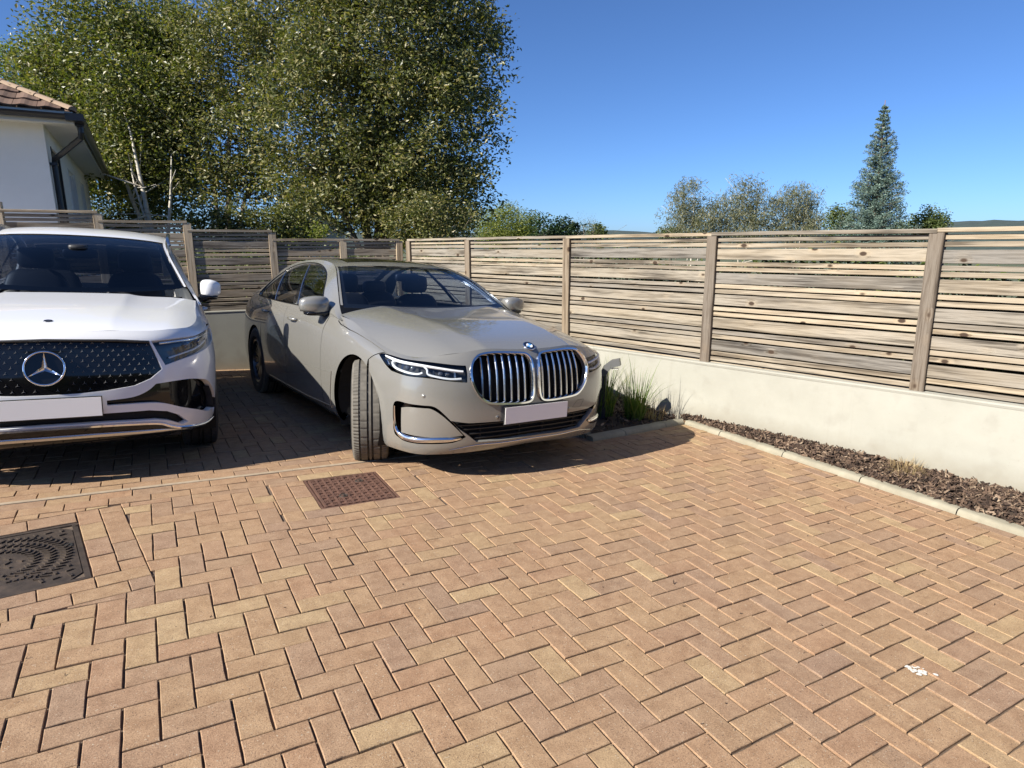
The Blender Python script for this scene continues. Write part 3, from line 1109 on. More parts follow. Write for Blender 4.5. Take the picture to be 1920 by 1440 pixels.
# ------------------------------------------------------------------ grasses, tufts
def blades(n, spread, h0, h1, lean, width, seed, droop=0.35, cen=(0, 0)):
    r = np.random.default_rng(seed)
    V, F = [], []
    for k in range(n):
        a = r.uniform(0, 6.28)
        rad = spread * math.sqrt(r.uniform(0, 1))
        x, y = cen[0] + rad * math.cos(a), cen[1] + rad * math.sin(a)
        h = r.uniform(h0, h1) * (1.0 if r.uniform() > .12 else 1.25)
        az = a + r.normal(0, .8)
        ln = abs(r.normal(0, lean))
        w = width * r.uniform(.6, 1.2)
        tx, ty = -math.sin(az), math.cos(az)
        b = len(V)
        N = 5
        for i in range(N + 1):
            f = i / N
            ang = ln * (1 + droop * 2.2 * f * f)
            px, pz = h * f * math.sin(ang), h * f * math.cos(ang)
            ww = w * (1 - f) ** .7
            cx, cy = x + px * math.cos(az), y + px * math.sin(az)
            V += [(cx - tx * ww, cy - ty * ww, pz), (cx + tx * ww, cy + ty * ww, pz)]
        for i in range(N):
            F.append((b + 2 * i, b + 2 * i + 1, b + 2 * i + 3, b + 2 * i + 2))
    return V, F
def leafy(name, stops, transl=0.3, rough=0.45):
    t = NT(name)
    c = t.ramp(t.island(), stops)
    t.set(Base_Color=c, Roughness=rough)
    t.b.inputs['Specular IOR Level'].default_value = 0.4
    tr = t.node('ShaderNodeBsdfTranslucent')
    t.link(t.mix(1.0, c, (1.5, 1.7, 0.6), 'MULTIPLY'), tr.inputs[0])
    mx = t.node('ShaderNodeMixShader')
    mx.inputs[0].default_value = transl
    t.link(t.b.outputs[0], mx.inputs[1]); t.link(tr.outputs[0], mx.inputs[2])
    t.link(mx.outputs[0], t.out.inputs[0])
    return t.m
M_GRASS = leafy('ornamental_grass', [(0, (0.05, 0.10, 0.02)), (0.5, (0.10, 0.17, 0.035)), (0.8, (0.17, 0.22, 0.06)), (1, (0.34, 0.30, 0.12))])
M_DRY = leafy('dry_grass', [(0, (0.22, 0.15, 0.075)), (0.6, (0.36, 0.265, 0.14)), (1, (0.46, 0.36, 0.21))], 0.15, .8)
def pv(u, v, h=0.0):
    return M_PAVE @ Vector((u, v, h))
g1 = kb + kt * .60 + nb_ * .52
g2 = kb + kt * .80 + nb_ * .26
V, F = blades(230, .13, .20, .60, .26, .0046, 21)
thing('ornamental_grass', 'tall green grass clump close beside the dark bollard', 'grass clump', 'grass clumps in the corner bed', loc=pv(g1.x, g1.y, .05), data=mesh_from('ornamental_grass', V, F, M_GRASS))
V, F = blades(210, .085, .18, .56, .26, .0046, 22)
thing('ornamental_grass', 'green grass clump nearest the short kerb, right of the other clump', 'grass clump', 'grass clumps in the corner bed', loc=pv(g2.x, g2.y, .05), data=mesh_from('ornamental_grass', V, F, M_GRASS))
V, F = blades(60, .09, .07, .2, .4, .0035, 23)
g3 = kb + kt * .96 + nb_ * .17
thing('ornamental_grass', 'short straw coloured grass tuft low by the kerb corner', 'grass clump', 'grass clumps in the corner bed', loc=pv(g3.x, g3.y, .05), data=mesh_from('ornamental_grass', V, F, M_DRY))
q = kc + kdir * 1.80 + nk * .34
V, F = blades(700, .10, .05, .13, .75, .0024, 24, .8)
thing('dry_tuft', 'dead straw coloured mound of grass on the bark against the sunlit wall', 'grass clump', loc=pv(q.x, q.y, .075), data=mesh_from('dry_tuft', V, F, M_DRY))
# pale splash on the paving at lower right
mbs = MB()
rs = np.random.default_rng(5)
for k in range(26):
    x, y = rs.normal(0, .022), rs.normal(0, .012)
    n, rr = 7, rs.uniform(.004, .013)
    vs = [(x + rr * rs.uniform(.6, 1.2) * math.cos(6.283 * i / n), y + rr * rs.uniform(.5, 1.1) * math.sin(6.283 * i / n), BR_H + .0025 + k * .00008) for i in range(n)]
    mbs.add(vs, [tuple(range(n))])
bd = mbs.mesh('bird_dropping', simple('chalky_white', (.62, .60, .54), .8))
thing('bird_dropping', 'white bird dropping splashed on the pavers near the lower right', 'dropping', mw=M_PAVE @ Matrix.Translation((16.75 * PIT, -5.35 * PIT, 0)) @ Matrix.Rotation(R(-50), 4, 'Z'), data=bd)

# ------------------------------------------------------------------ bollard light
M_BOLL = simple('anthracite_powder_coat', (0.05, 0.053, 0.06), 0.5, 0.3)
M_BOLLH = simple('head_sunlit_grey', (0.17, 0.175, 0.175), 0.4, 0.35)  # lighter than the post: sunlight on the head put into its colour
bp_ = Vector((0.835, 5.64, pave_z(0.835, 5.64) + .03))
# the head leans towards the wall, to the right in the photo
hd = Vector((0.94, -0.30, 0)).normalized()
bm_ = frame(hd, Vector((-hd.y, hd.x, 0)), Vector((0, 0, 1)), bp_)
boll = thing('bollard_light', 'dark square bollard light with bent sunlit head beside the grey saloon', 'bollard', mw=bm_)
def mitre(sections, w, name, mat):
    vs, fs = [], []
    for (x, z, ang, h) in sections:
        nx, nz = math.cos(ang), math.sin(ang)      # across direction in xz
        for s, y in ((-1, -w), (1, -w), (1, w), (-1, w)):
            vs.append((x + s * h * nx, y, z + s * h * nz))
    for i in range(len(sections) - 1):
        for k in range(4):
            fs.append((i * 4 + k, i * 4 + (k + 1) % 4, i * 4 + 4 + (k + 1) % 4, i * 4 + 4 + k))
    fs.append((3, 2, 1, 0)); fs.append(tuple((len(sections) - 1) * 4 + k for k in range(4)))
    MB().add(vs, fs).obj(name, mat, boll)
mitre([(0, -.1, 0, .030), (0, .43, 0, .030)], .037, 'bollard_post', M_BOLL)
mitre([(0, .4305, 0, .030), (.028, .505, R(-32), .031), (.085, .548, R(-62), .033), (.150, .565, R(-78), .031)], .0365, 'bollard_head', M_BOLLH)
MB().box((.045, -.028, .500), (.135, .028, .503)).obj('lens', simple('frosted_lens', (.7, .7, .66), .4), boll)
# ------------------------------------------------------------------ bungalow beyond the left fence
t = NT('house_render')
v = t.node('ShaderNodeNewGeometry').outputs['Position']
t.set(Base_Color=t.ramp(t.noise(v, 1.1, 4, .6), [(.3, (.76, .74, .70)), (.7, (.82, .80, .76))]), Roughness=.9)
t.bump(t.noise(v, 60, 3, .7), .5, .006)
M_HOUSE = t.m
M_BLACKPVC = simple('black_plastic', (.012, .012, .014), .35)
M_SOFFIT = simple('painted_soffit', (.55, .54, .50), .6)
M_WFRAME = simple('white_frame', (.72, .72, .70), .4)
t = NT('roof_tile_brown')
r = t.objrand()
v = t.coord('Object')
c = t.ramp(r, [(0, (.095, .055, .036)), (.5, (.135, .078, .052)), (1, (.17, .105, .072))])
c = t.mix(t.maprange(t.noise(v, 22, 5, .7), .5, .75, 0, .6), c, (.12, .10, .08))
t.set(Base_Color=c, Roughness=.9)
t.bump(t.noise(v, 150, 3), .4, .004)
M_TILE = t.m
M_MORTAR = simple('ridge_mortar', (.30, .215, .145), .9)
M_DARKGLASS = simple('window_glass', (.035, .045, .055), .06)
M_DARKGLASS.node_tree.nodes['Principled BSDF'].inputs['Specular IOR Level'].default_value = .8
Wc = Vector((-7.43, 10.62, 0))                      # front right corner of the house walls
Ux, Vx = Vector((U.x, U.y, 0)).normalized(), Vector((Vv.x, Vv.y, 0)).normalized()
EAVE = 3.36
hm = frame(Ux, Vx, Vector((0, 0, 1)), Wc)            # x to the right along the front, y away along the side
house = thing('bungalow', 'white rendered bungalow with brown tiled hip roof and black gutters behind the left fence', 'house', mw=hm)
LW, DW = 7.0, 9.8
# walls as separate slabs, the side wall is pierced by windows
wl_ = MB()
wl_.box((-LW, 0, -.4), (0, .25, EAVE))
wins = [(0.60, 1.95, 1.0, 3.08), (3.3, 5.0, 1.75, 3.0), (6.4, 7.6, 1.75, 3.0)]
y0 = .2502
for (a, b, c_, d_) in wins:
    wl_.box((-.25, y0, -.4), (0, a, EAVE))
    wl_.box((-.25, a + .0002, -.4), (0, b - .0002, c_))
    wl_.box((-.25, a + .0002, d_), (0, b - .0002, EAVE))
    y0 = b
wl_.box((-.25, y0, -.4), (0, DW, EAVE))
wl_.box((-LW, .2503, -.4), (-LW + .25, DW, EAVE))
wl_.box((-LW + .2503, DW - .25, -.4), (-.2503, DW, EAVE))
wl_.obj('wall', M_HOUSE, house)
for k, (a, b, c_, d_) in enumerate(wins):
    f = MB()
    fw = .09
    f.box((-.10, a, c_), (.012, a + fw, d_)); f.box((-.10, b - fw, c_), (.012, b, d_))
    f.box((-.10, a + fw, c_), (-.03, b - fw, c_ + fw)); f.box((-.10, a + fw, d_ - fw), (-.03, b - fw, d_))
    m_ = (a + b) / 2
    f.box((-.095, m_ - .035, c_ + fw), (.004, m_ + .035, d_ - fw))
    w = f.obj('window', M_BLACKPVC if k == 0 else M_WFRAME, house)
    for (p, q_) in ((a + fw, m_ - .035), (m_ + .035, b - fw)):
        MB().box((-.075, p + .0005, c_ + fw + .0005), (-.06, q_ - .0005, d_ - fw - .0005)).obj('pane', M_DARKGLASS, w)
        ld = MB()
        n = 5
        W_, H_ = q_ - p, d_ - c_ - 2 * fw
        for i in range(-n, n + 1):
            for sg in (1, -1):
                z0_, z1_ = 0, H_
                ya = p + W_ / 2 + i * .16
                pts = []
                for ts in (0, 1):
                    pts.append((ya + sg * .35 * (ts - .5) * 2 * H_ / 1.6, c_ + fw + ts * H_))
                (ya0, za0), (ya1, za1) = pts
                def cl(y, z, yb, zb, lim, less):
                    return y, z
                # clip to the pane
                tt = [0.0, 1.0]
                dy = ya1 - ya0
                for lim, s_ in ((p, 1), (q_, -1)):
                    g0, g1 = s_ * (ya0 - lim), s_ * (ya1 - lim)
                    if g0 < 0 and g1 < 0:
                        tt = None; break
                    if g0 < 0: tt[0] = max(tt[0], g0 / (g0 - g1))
                    if g1 < 0: tt[1] = min(tt[1], g0 / (g0 - g1))
                if tt and tt[1] > tt[0] + .02:
                    A = (-.0585, ya0 + dy * tt[0], za0 + (za1 - za0) * tt[0]); B = (-.0585, ya0 + dy * tt[1], za0 + (za1 - za0) * tt[1])
                    ld.tube([A, B], .0045, 4, False)
        if ld.v and k == 0:
            ld.obj('lead_lattice', simple('lead', (.25, .25, .25), .5, .5), w)
    MB().box((-.02, a - .05, c_ - .06), (.06, b + .05, c_ - .002)).obj('sill', M_WFRAME, house)
# eaves: soffit, fascia, gutters
OV = .42
sof = MB()
sof.box((-LW - OV, -OV, EAVE - .02), (OV, -.001, EAVE)); sof.box((.001, 0, EAVE - .02), (OV, DW + OV, EAVE))
sof.obj('soffit', M_SOFFIT, house)
fa = MB()
fa.box((-LW - OV, -OV - .022, EAVE - .05), (OV + .022, -OV - .0005, EAVE + .13)); fa.box((OV + .0005, -OV, EAVE - .05), (OV + .022, DW + OV, EAVE + .13))
fa.obj('fascia', M_SOFFIT, house)
def gutter(p0, p1, nm):
    p0, p1 = Vector(p0), Vector(p1)
    d = (p1 - p0).normalized()
    s = Vector((0, 0, 1)).cross(d)
    vs, fs = [], []
    n = 9
    for p in (p0, p1):
        for rr in (.078, .070):
            for i in range(n):
                a = math.pi * i / (n - 1)
                vs.append(p + s * (math.cos(a) * rr) - Vector((0, 0, math.sin(a) * rr)))
    for i in range(n - 1):
        fs += [(i, i + 1, 2 * n + i + 1, 2 * n + i), (n + i + 1, n + i, 3 * n + i, 3 * n + i + 1)]
        fs += [(i + 1, i, n + i, n + i + 1), (2 * n + i, 2 * n + i + 1, 3 * n + i + 1, 3 * n + i)]
    fs += [(0, n, 3 * n, 2 * n), (n - 1, 3 * n - 1, 4 * n - 1, 2 * n - 1)]
    MB().add(vs, fs).obj(nm, M_BLACKPVC, house, smooth=False)
gz = EAVE + .075
gutter((-LW - OV, -OV - .09, gz), (OV - .06, -OV - .09, gz), 'gutter')
gutter((OV + .09, -OV + .06, gz), (OV + .09, DW + OV, gz), 'gutter')
corner = MB()
corner.box((OV - .075, -OV - .165, gz - .09), (OV + .165, -OV + .075, gz + .015))
corner.box((OV + .03, -OV + .08, gz - .13), (OV + .15, -OV + .22, gz - .01))
corner.obj('gutter_corner', M_BLACKPVC, house)
dp = MB()
dp.tube([(OV + .09, -OV + .15, gz - .05), (OV + .09, -OV + .15, gz - .22), (OV + .075, -OV + .17, gz - .30), (.20, .02, gz - .52), (.075, .16, gz - .60), (.062, .18, gz - .70), (.062, .18, -.3)], .044, 10)
for z in (gz - .68, 1.6):
    dp.box((.001, .10, z - .02), (.11, .26, z + .02))
dp.obj('downpipe', M_BLACKPVC, house)
# roof slopes and tiles
PR = R(27)
RZ = EAVE + .13
ro = MB()
HW = (LW + 2 * OV) / 2
ridge = HW * math.tan(PR)
x0r, x1r, y0r, y1r = -LW - OV - .04, OV + .04, -OV - .04, DW + OV + .04
A_, B_, C__, D_ = (x0r, y0r, RZ), (x1r, y0r, RZ), (x1r, y1r, RZ), (x0r, y1r, RZ)
mx_ = (x0r + x1r) / 2
E_, F_ = (mx_, y0r + HW, RZ + ridge), (mx_, y1r - HW, RZ + ridge)
ro.add([A_, B_, C__, D_, E_, F_], [(0, 1, 4), (1, 2, 5, 4), (2, 3, 5), (3, 0, 4, 5), (3, 2, 1, 0)])
roof = ro.obj('roof', M_TILE, house)
def tile_mesh(w, l):
    vs, fs = [], []
    n = 6
    for i in range(n + 1):
        x = -w / 2 + w * i / n
        b = .022 * math.sin(math.pi * min(1, max(0, (i / n - .1) * 1.6))) if i / n < .72 else 0
        vs += [(x, 0, .012 + b), (x, 0, .036 + b), (x, l, .012 + b * .9)]
    for i in range(n):
        a, c = i * 3, i * 3 + 3
        fs += [(a, c, c + 1, a + 1), (a + 1, c + 1, c + 2, a + 2)]
    return mesh_from('roof_tile', vs, fs, M_TILE)
TW, TL = .30, .31
tm = tile_mesh(TW - .006, .36)
# front slope near the hip, then the side slope
for row in range(9):
    for k in range(9):
        xr = x1r - .16 - row * TL * math.cos(PR) * 1.0 - (k + .5) * TW - (row % 2) * .0
        if xr < x1r - 3.1:
            continue
        mw = Matrix.Translation((xr, y0r + row * TL * math.cos(PR), RZ + row * TL * math.sin(PR))) @ Matrix.Rotation(PR, 4, 'X')
        link('roof_tile', tm, roof, mw=mw)
for row in range(5):
    for k in range(22):
        yr = y0r + .16 + row * TL * math.cos(PR) + (k + .5) * TW
        mw = Matrix.Translation((x1r - row * TL * math.cos(PR), yr, RZ + row * TL * math.sin(PR))) @ Matrix.Rotation(R(90), 4, 'Z') @ Matrix.Rotation(PR, 4, 'X')
        link('roof_tile', tm, roof, mw=mw)
hd_ = (Vector(E_) - Vector(B_)).normalized()
side = hd_.cross(Vector((0, 0, 1))).normalized()
upv = side.cross(hd_).normalized()
hv, hf = [], []
n = 7
for i, s in enumerate((0, .36)):
    for k in range(n):
        a = math.pi * k / (n - 1)
        rr = .08 if i == 0 else .068
        hv.append((s, math.cos(a) * rr, math.sin(a) * rr * .75))
hf = [(k, k + 1, n + k + 1, n + k) for k in range(n - 1)] + [tuple(range(n - 1, -1, -1))]
ht = mesh_from('hip_tile', hv, hf, M_MORTAR)
for i in range(11):
    p = Vector(B_) + hd_ * (.02 + i * .345) + upv * .015
    link('hip_tile', ht, roof, mw=frame(hd_, -side, upv, p))
# added pale terrace round the bungalow, hidden behind the fence, throws light up on the walls
MB().add([hm @ Vector(p) for p in ((-LW - 3, -3.2, .0), (3.0, -3.2, .0), (3.0, DW, .0), (-LW - 3, DW, .0))], [(0, 1, 2, 3)]).obj('bounce_sheet', simple('pale_bounce', (.50, .47, .41), .9), None, kind='structure')
# black mesh satellite dish at the far end of the side wall
dish_p = hm @ Vector((.42, DW - .2, 1.62))
dd = Vector((.35, -.9, .25)).normalized()
dx = Vector((0, 0, 1)).cross(dd).normalized()
dishm = frame(dx, dd.cross(dx), dd, dish_p)
dish = thing('satellite_dish', 'round black satellite dish at the far end of the bungalow, above the left fence', 'satellite dish', mw=dishm)
db = MB()
db.lathe([(0.0, 0.0), (.12, .008), (.24, .03), (.33, .06), (.335, .055), (.24, .022), (.12, 0), (0, -.008)], 28, 'Z')
db.obj('dish', M_BLACKPVC, dish, smooth=True)
da = MB().tube([(0, -.3, .05), (0, -.1, .32)], .012, 6)
da.box((-.03, -.13, .30), (.03, -.06, .37))
da.obj('feed_arm', M_BLACKPVC, dish)
MB().tube([(0, 0, -.01), (-.05, .05, -.14), (-.3, .1, -.35)], .02, 6).obj('bracket', M_BLACKPVC, dish)

# ------------------------------------------------------------------ trees
t = NT('grey_bark')
v = t.coord('Object', (1, 1, .35))
t.set(Base_Color=t.ramp(t.noise(v, 14, 5, .7), [(.3, (.09, .072, .055)), (.6, (.20, .165, .125)), (.8, (.30, .26, .20))]), Roughness=.95)
t.bump(t.noise(v, 40, 4), .6, .02)
M_TRUNK = t.m
t = NT('pale_bark')
v = t.coord('Object', (1, 1, 2.2))
t.set(Base_Color=t.ramp(t.noise(v, 6, 4, .7), [(.3, (.30, .26, .20)), (.5, (.50, .46, .38)), (.8, (.58, .55, .47))]), Roughness=.9)
M_TRUNKP = t.m
def leaves(clumps, size, seed, aspect=.5, droop=0.0, hole=None):
    """clumps: (center, sigma, n). one diamond leaf per quad, folded on the midrib"""
    r = np.random.default_rng(seed)
    C, Sg = [], []
    for (c, s, n) in clumps:
        p = r.normal(0, 1, (n, 3))
        # spread to a fuzzy ball, not a gaussian core
        p = p / np.linalg.norm(p, axis=1, keepdims=True) * (r.uniform(0, 1, (n, 1)) ** .45) * 1.55
        p[:, 2] *= .8
        C.append(np.asarray(c) + p * s)
    P = np.concatenate(C)
    n = len(P)
    d = r.normal(0, 1, (n, 3)); d[:, 2] = d[:, 2] * .6 - droop
    d /= np.linalg.norm(d, axis=1, keepdims=True)
    u = r.normal(0, 1, (n, 3)); u[:, 2] += .6
    s = np.cross(d, u); s /= np.linalg.norm(s, axis=1, keepdims=True) + 1e-9
    nn = np.cross(s, d)
    L = size * r.uniform(.65, 1.35, (n, 1)); W = L * aspect * .5
    V = np.empty((n, 4, 3))
    V[:, 0] = P - d * L * .5
    V[:, 1] = P + s * W + nn * W * .35
    V[:, 2] = P + d * L * .5
    V[:, 3] = P - s * W + nn * W * .35
    F = np.arange(n * 4).reshape(n, 4)
    return V.reshape(-1, 3), F
def crown_clumps(ells, seed, n_cl, per, sig):
    """clump centres spread through ellipsoids, denser to the outside"""
    r = np.random.default_rng(seed)
    out = []
    vol = np.array([e[1][0] * e[1][1] * e[1][2] for e in ells]) ** .8
    cnt = np.maximum(1, (n_cl * vol / vol.sum())).astype(int)
    for (c, rad), k in zip(ells, cnt):
        for _ in range(k):
            d = r.normal(0, 1, 3); d /= np.linalg.norm(d)
            f = r.uniform(.25, 1) ** .5
            p = np.array(c) + d * np.array(rad) * f * r.uniform(.86, 1.08)
            out.append((p, sig * r.uniform(.6, 1.35), max(3, int(per * r.uniform(.5, 1.5)))))
    return out
def limbs(mb, base, tops, r0, seed, fork=.35, wig=.12):
    """trunk from base with limbs to each top; tapered, slightly crooked"""
    r = np.random.default_rng(seed)
    base = np.array(base, float)
    for k, (tp, rr) in enumerate(tops):
        tp = np.array(tp, float)
        pts, rad = [], []
        n = 7
        L = np.linalg.norm(tp - base)
        off = np.zeros(3)
        for i in range(n + 1):
            f = i / n
            p = base + (tp - base) * f
            p[2] = base[2] + (tp[2] - base[2]) * (f ** .9)
            p[:2] = base[:2] + (tp[:2] - base[:2]) * (f ** 1.5)
            off = off + r.normal(0, wig * L / n * .35, 3) * (i > 0)
            pts.append(p + off)
            rad.append(max(rr * (1 - f) ** .8 + .012, .012))
        mb.tube(pts, rad, 8, True)
        for j in range(5):
            i = r.integers(3, n)
            q = pts[i]
            e = q + r.normal(0, 1, 3) * np.array([1, 1, .6]) * L * .16 + np.array([0, 0, L * .08])
            m_ = (q + e) / 2 + r.normal(0, .06, 3)
            mb.tube([q, m_, e], [rad[i] * .5, rad[i] * .33, .008], 5, False)
def tree(name, label, cat, base, ells, tops, r0, n_cl, per, sig, leaf, mat, bark, seed, group=None, aspect=.5, droop=0.0, extra=()):
    root = thing(name, label, cat, group, loc=base)
    b = np.array(base)
    mb = MB()
    limbs(mb, (0, 0, 0), [(np.array(tp) - b, rr) for tp, rr in tops], r0, seed)
    mb.obj('trunk', bark, root, smooth=True)
    cl = crown_clumps([(np.array(c) - b, rd) for c, rd in ells], seed + 1, n_cl, per, sig)
    cl += [(np.array(c) - b, s, n) for c, s, n in extra]
    V, F = leaves(cl, leaf, seed + 2, aspect, droop)
    link('crown', quads_mesh('crown', V, F, mat), root)
    return root
def at(px, py, depth):
    """world point seen at a photo pixel at a given depth along the lens axis (used to set out the background)"""
    x = (px - 960) / 1180 * depth
    vy = (720 - py) / 1180
    return np.array([x, (cp + sp * vy) * depth, CAM_H + (-sp + cp * vy) * depth])
def ell(px, py, depth, rx, ry, rz=None):
    """ellipsoid with pixel radii"""
    k = depth / 1180
    return (at(px, py, depth), (rx * k, (rz or rx) * k, ry * k))
M_LEAF_OAK = leafy('leaf_olive', [(0, (.050, .064, .022)), (.35, (.105, .118, .042)), (.62, (.17, .168, .060)), (.85, (.225, .203, .078)), (1, (.27, .222, .095))], .25, .40)
M_LEAF_LEFT = leafy('leaf_green', [(0, (.052, .070, .022)), (.4, (.108, .126, .038)), (.7, (.175, .180, .058)), (.9, (.22, .205, .074)), (1, (.27, .222, .09))], .28, .42)
M_LEAF_LIME = leafy('leaf_lime', [(0, (.09, .12, .022)), (.5, (.16, .185, .035)), (1, (.25, .26, .06))], .35, .5)
M_LEAF_DARK = leafy('leaf_dark', [(0, (.012, .028, .010)), (.6, (.025, .055, .016)), (1, (.10, .14, .06))], .15, .35)
M_LEAF_GREY = leafy('leaf_greygreen', [(0, (.075, .085, .045)), (.5, (.13, .14, .075)), (.8, (.19, .18, .095)), (1, (.26, .25, .17))], .2, .5)
M_LEAF_MID = leafy('leaf_mid', [(0, (.035, .055, .014)), (.5, (.07, .10, .024)), (1, (.14, .16, .05))], .25, .5)
M_LEAF_HEDGE = leafy('leaf_hedge', [(0, (.03, .042, .010)), (.5, (.075, .085, .018)), (1, (.17, .16, .04))], .22, .4)

D1 = 17.0
b1 = at(700, 470, D1); b1[2] = -.6
tree('broadleaf_tree', 'largest tree, a broad dense olive green crown filling the sky behind the grey saloon', 'tree', b1,
     [ell(740, 110, D1, 215, 170, 190), ell(800, 240, D1, 150, 150, 160), ell(620, 230, D1 - .6, 150, 150, 160), ell(700, 330, D1, 190, 85, 170), ell(560, 60, D1 + .5, 150, 120), ell(840, 60, D1 + .3, 110, 110),
      ell(845, 365, D1, 85, 70), ell(690, -60, D1, 200, 80), ell(640, 390, D1 - .5, 120, 45), ell(780, 400, D1 - .5, 120, 40)],
     [(at(730, 60, D1), .20), (at(640, 160, D1 - .5), .15), (at(820, 200, D1), .14), (at(560, 280, D1 - 1), .10), (at(880, 320, D1 + .5), .09)], .2,
     1500, 84, .36, .118, M_LEAF_OAK, M_TRUNK, 101, aspect=.46, droop=.25)
D2 = 19.5
b2 = at(420, 470, D2 - 1); b2[2] = -.5
tree('broadleaf_tree', 'loose olive tree with sky showing through, between the birch stems and the largest tree', 'tree', b2,
     [ell(440, 120, D2 - 1, 115, 130), ell(430, 270, D2 - 1, 105, 95), ell(520, 340, D2 - 1, 85, 60), ell(400, 350, D2 - 1, 60, 50)],
     [(at(450, 80, D2 - 1), .11), (at(520, 220, D2 - 1), .08), (at(380, 200, D2 - 1), .07)], .12,
     430, 66, .44, .118, M_LEAF_OAK, M_TRUNK, 131, aspect=.45, droop=.25)
b3 = at(300, 480, D2 - 2.0); b3[2] = -.3
birch = tree('birch_tree', 'green birch with several pale leaning stems beside the bungalow', 'tree', b3,
     [ell(215, 130, D2, 140, 125), ell(110, 170, D2, 85, 90), ell(270, 250, D2, 100, 100), ell(200, 320, D2 + .6, 95, 75), ell(330, 150, D2, 70, 110), ell(290, 60, D2 + .4, 80, 60), ell(300, 370, D2 + .8, 75, 60), ell(250, 200, D2 - 1.2, 110, 90), ell(280, 300, D2 - .8, 100, 60)],
     [(at(230, 215, D2 - 1.9), .085), (at(240, 310, D2 - 2.1), .065), (at(322, 290, D2 - 1.8), .065), (at(150, 180, D2 + .5), .06)], .1,
     1050, 84, .44, .118, M_LEAF_LEFT, M_TRUNKP, 151, aspect=.55, droop=.15)
b4 = at(60, 480, D2 + 6); b4[2] = 0
tree('broadleaf_tree', 'bright green tree behind the bungalow roof at the far left', 'tree', b4,
     [ell(70, 120, D2 + 6, 75, 55), ell(20, 150, D2 + 6, 60, 60), ell(110, 180, D2 + 6, 60, 70)], [(at(60, 120, D2 + 6), .12), (at(20, 160, D2 + 6), .08)], .12,
     150, 60, .4, .11, M_LEAF_LIME, M_TRUNK, 171)
# clipped hedge behind the stepped fence
hp0, hp1 = at(345, 390, 11.2), at(575, 392, 12.2)
hr = thing('hedge', 'clipped green hedge with a flat top behind the stepped fence', 'hedge', loc=((hp0 + hp1) / 2).tolist())
cl = []
rh = np.random.default_rng(77)
for k in range(420):
    f = rh.uniform(0, 1)
    p = hp0 + (hp1 - hp0) * f
    p = p + np.array([0, rh.uniform(-.35, .35), -rh.uniform(.02, 1.35)])
    cl.append((p - (hp0 + hp1) / 2, .12, 34))
V, F = leaves(cl, .062, 78, .6)
link('foliage', quads_mesh('foliage', V, F, M_LEAF_HEDGE), hr)
mbh = MB()
for k in range(7):
    p = hp0 + (hp1 - hp0) * (k + .5) / 7 - (hp0 + hp1) / 2
    mbh.tube([(p[0], p[1], -2.2), (p[0] + .05, p[1], -.4)], [.03, .012], 5)
mbh.obj('stems', M_TRUNK, hr)
# shrubs filling under the trees
def bush(name, label, px, py, depth, rx, ry, mat, seed, n=60, per=60, sig=.22, leaf=.08, group=None, cat='shrub', aspect=.5, droop=0.0, ells=None, zb=-1.0):
    b = at(px, 470, depth); b[2] = zb
    E = ells or [ell(px, py + ry * .2, depth, rx, ry), ell(px - rx * .4, py + ry * .5, depth, rx * .6, ry * .7), ell(px + rx * .4, py + ry * .5, depth, rx * .6, ry * .7)]
    return tree(name, label, cat, b, E, [(at(px, py, depth), .05), (at(px - rx * .5, py + ry * .3, depth), .03), (at(px + rx * .5, py + ry * .3, depth), .03)], .05,
                n, per, sig, leaf, mat, M_TRUNK, seed, group, aspect, droop)
bush('shrub', 'sunlit yellow green shrub low behind the fence, under the largest tree', 565, 432, 14.0, 45, 22, M_LEAF_LIME, 201, 40, 50, .15, .07)
bush('shrub', 'dark shrub under the right side of the largest tree, above the fence corner', 800, 405, 15.5, 95, 50, M_LEAF_OAK, 203, 120, 70, .26, .08)
bush('shrub', 'shadowy shrub at the foot of the birch stems', 235, 415, 19.5, 60, 30, M_LEAF_LEFT, 205, 110, 70, .24, .075)
bush('willow_shrub', 'bright yellow green rounded willow right of the largest tree', 945, 420, 34, 58, 38, M_LEAF_LIME, 211, 150, 90, .42, .15, cat='tree', aspect=.25, droop=.5, zb=-2)
bush('small_tree', 'thin pale green sapling between the bright willow and the dark evergreen', 995, 415, 37, 12, 28, M_LEAF_MID, 213, 26, 40, .3, .13, cat='tree', zb=-2)
bush('evergreen_shrub', 'dark glossy evergreen with upright lobes beyond the fence', 1040, 424, 26, 42, 24, M_LEAF_DARK, 215, 60, 60, .22, .12, zb=-2,
     ells=[ell(1012, 424, 26, 10, 22), ell(1028, 428, 26, 12, 16), ell(1045, 420, 26, 10, 20), ell(1062, 422, 26, 13, 20), ell(1078, 430, 26, 9, 14), ell(1045, 440, 26, 42, 12)])
bush('dead_tree', 'thin bare grey tree beyond the dark evergreen', 1098, 420, 40, 26, 20, M_LEAF_GREY, 217, 40, 34, .3, .10, cat='tree', aspect=.2, zb=-3)
bush('shrub', 'small dark rounded shrub left of the wooded skyline', 1118, 432, 42, 18, 12, M_LEAF_MID, 219, 30, 50, .3, .14, zb=-3)
D5 = 40
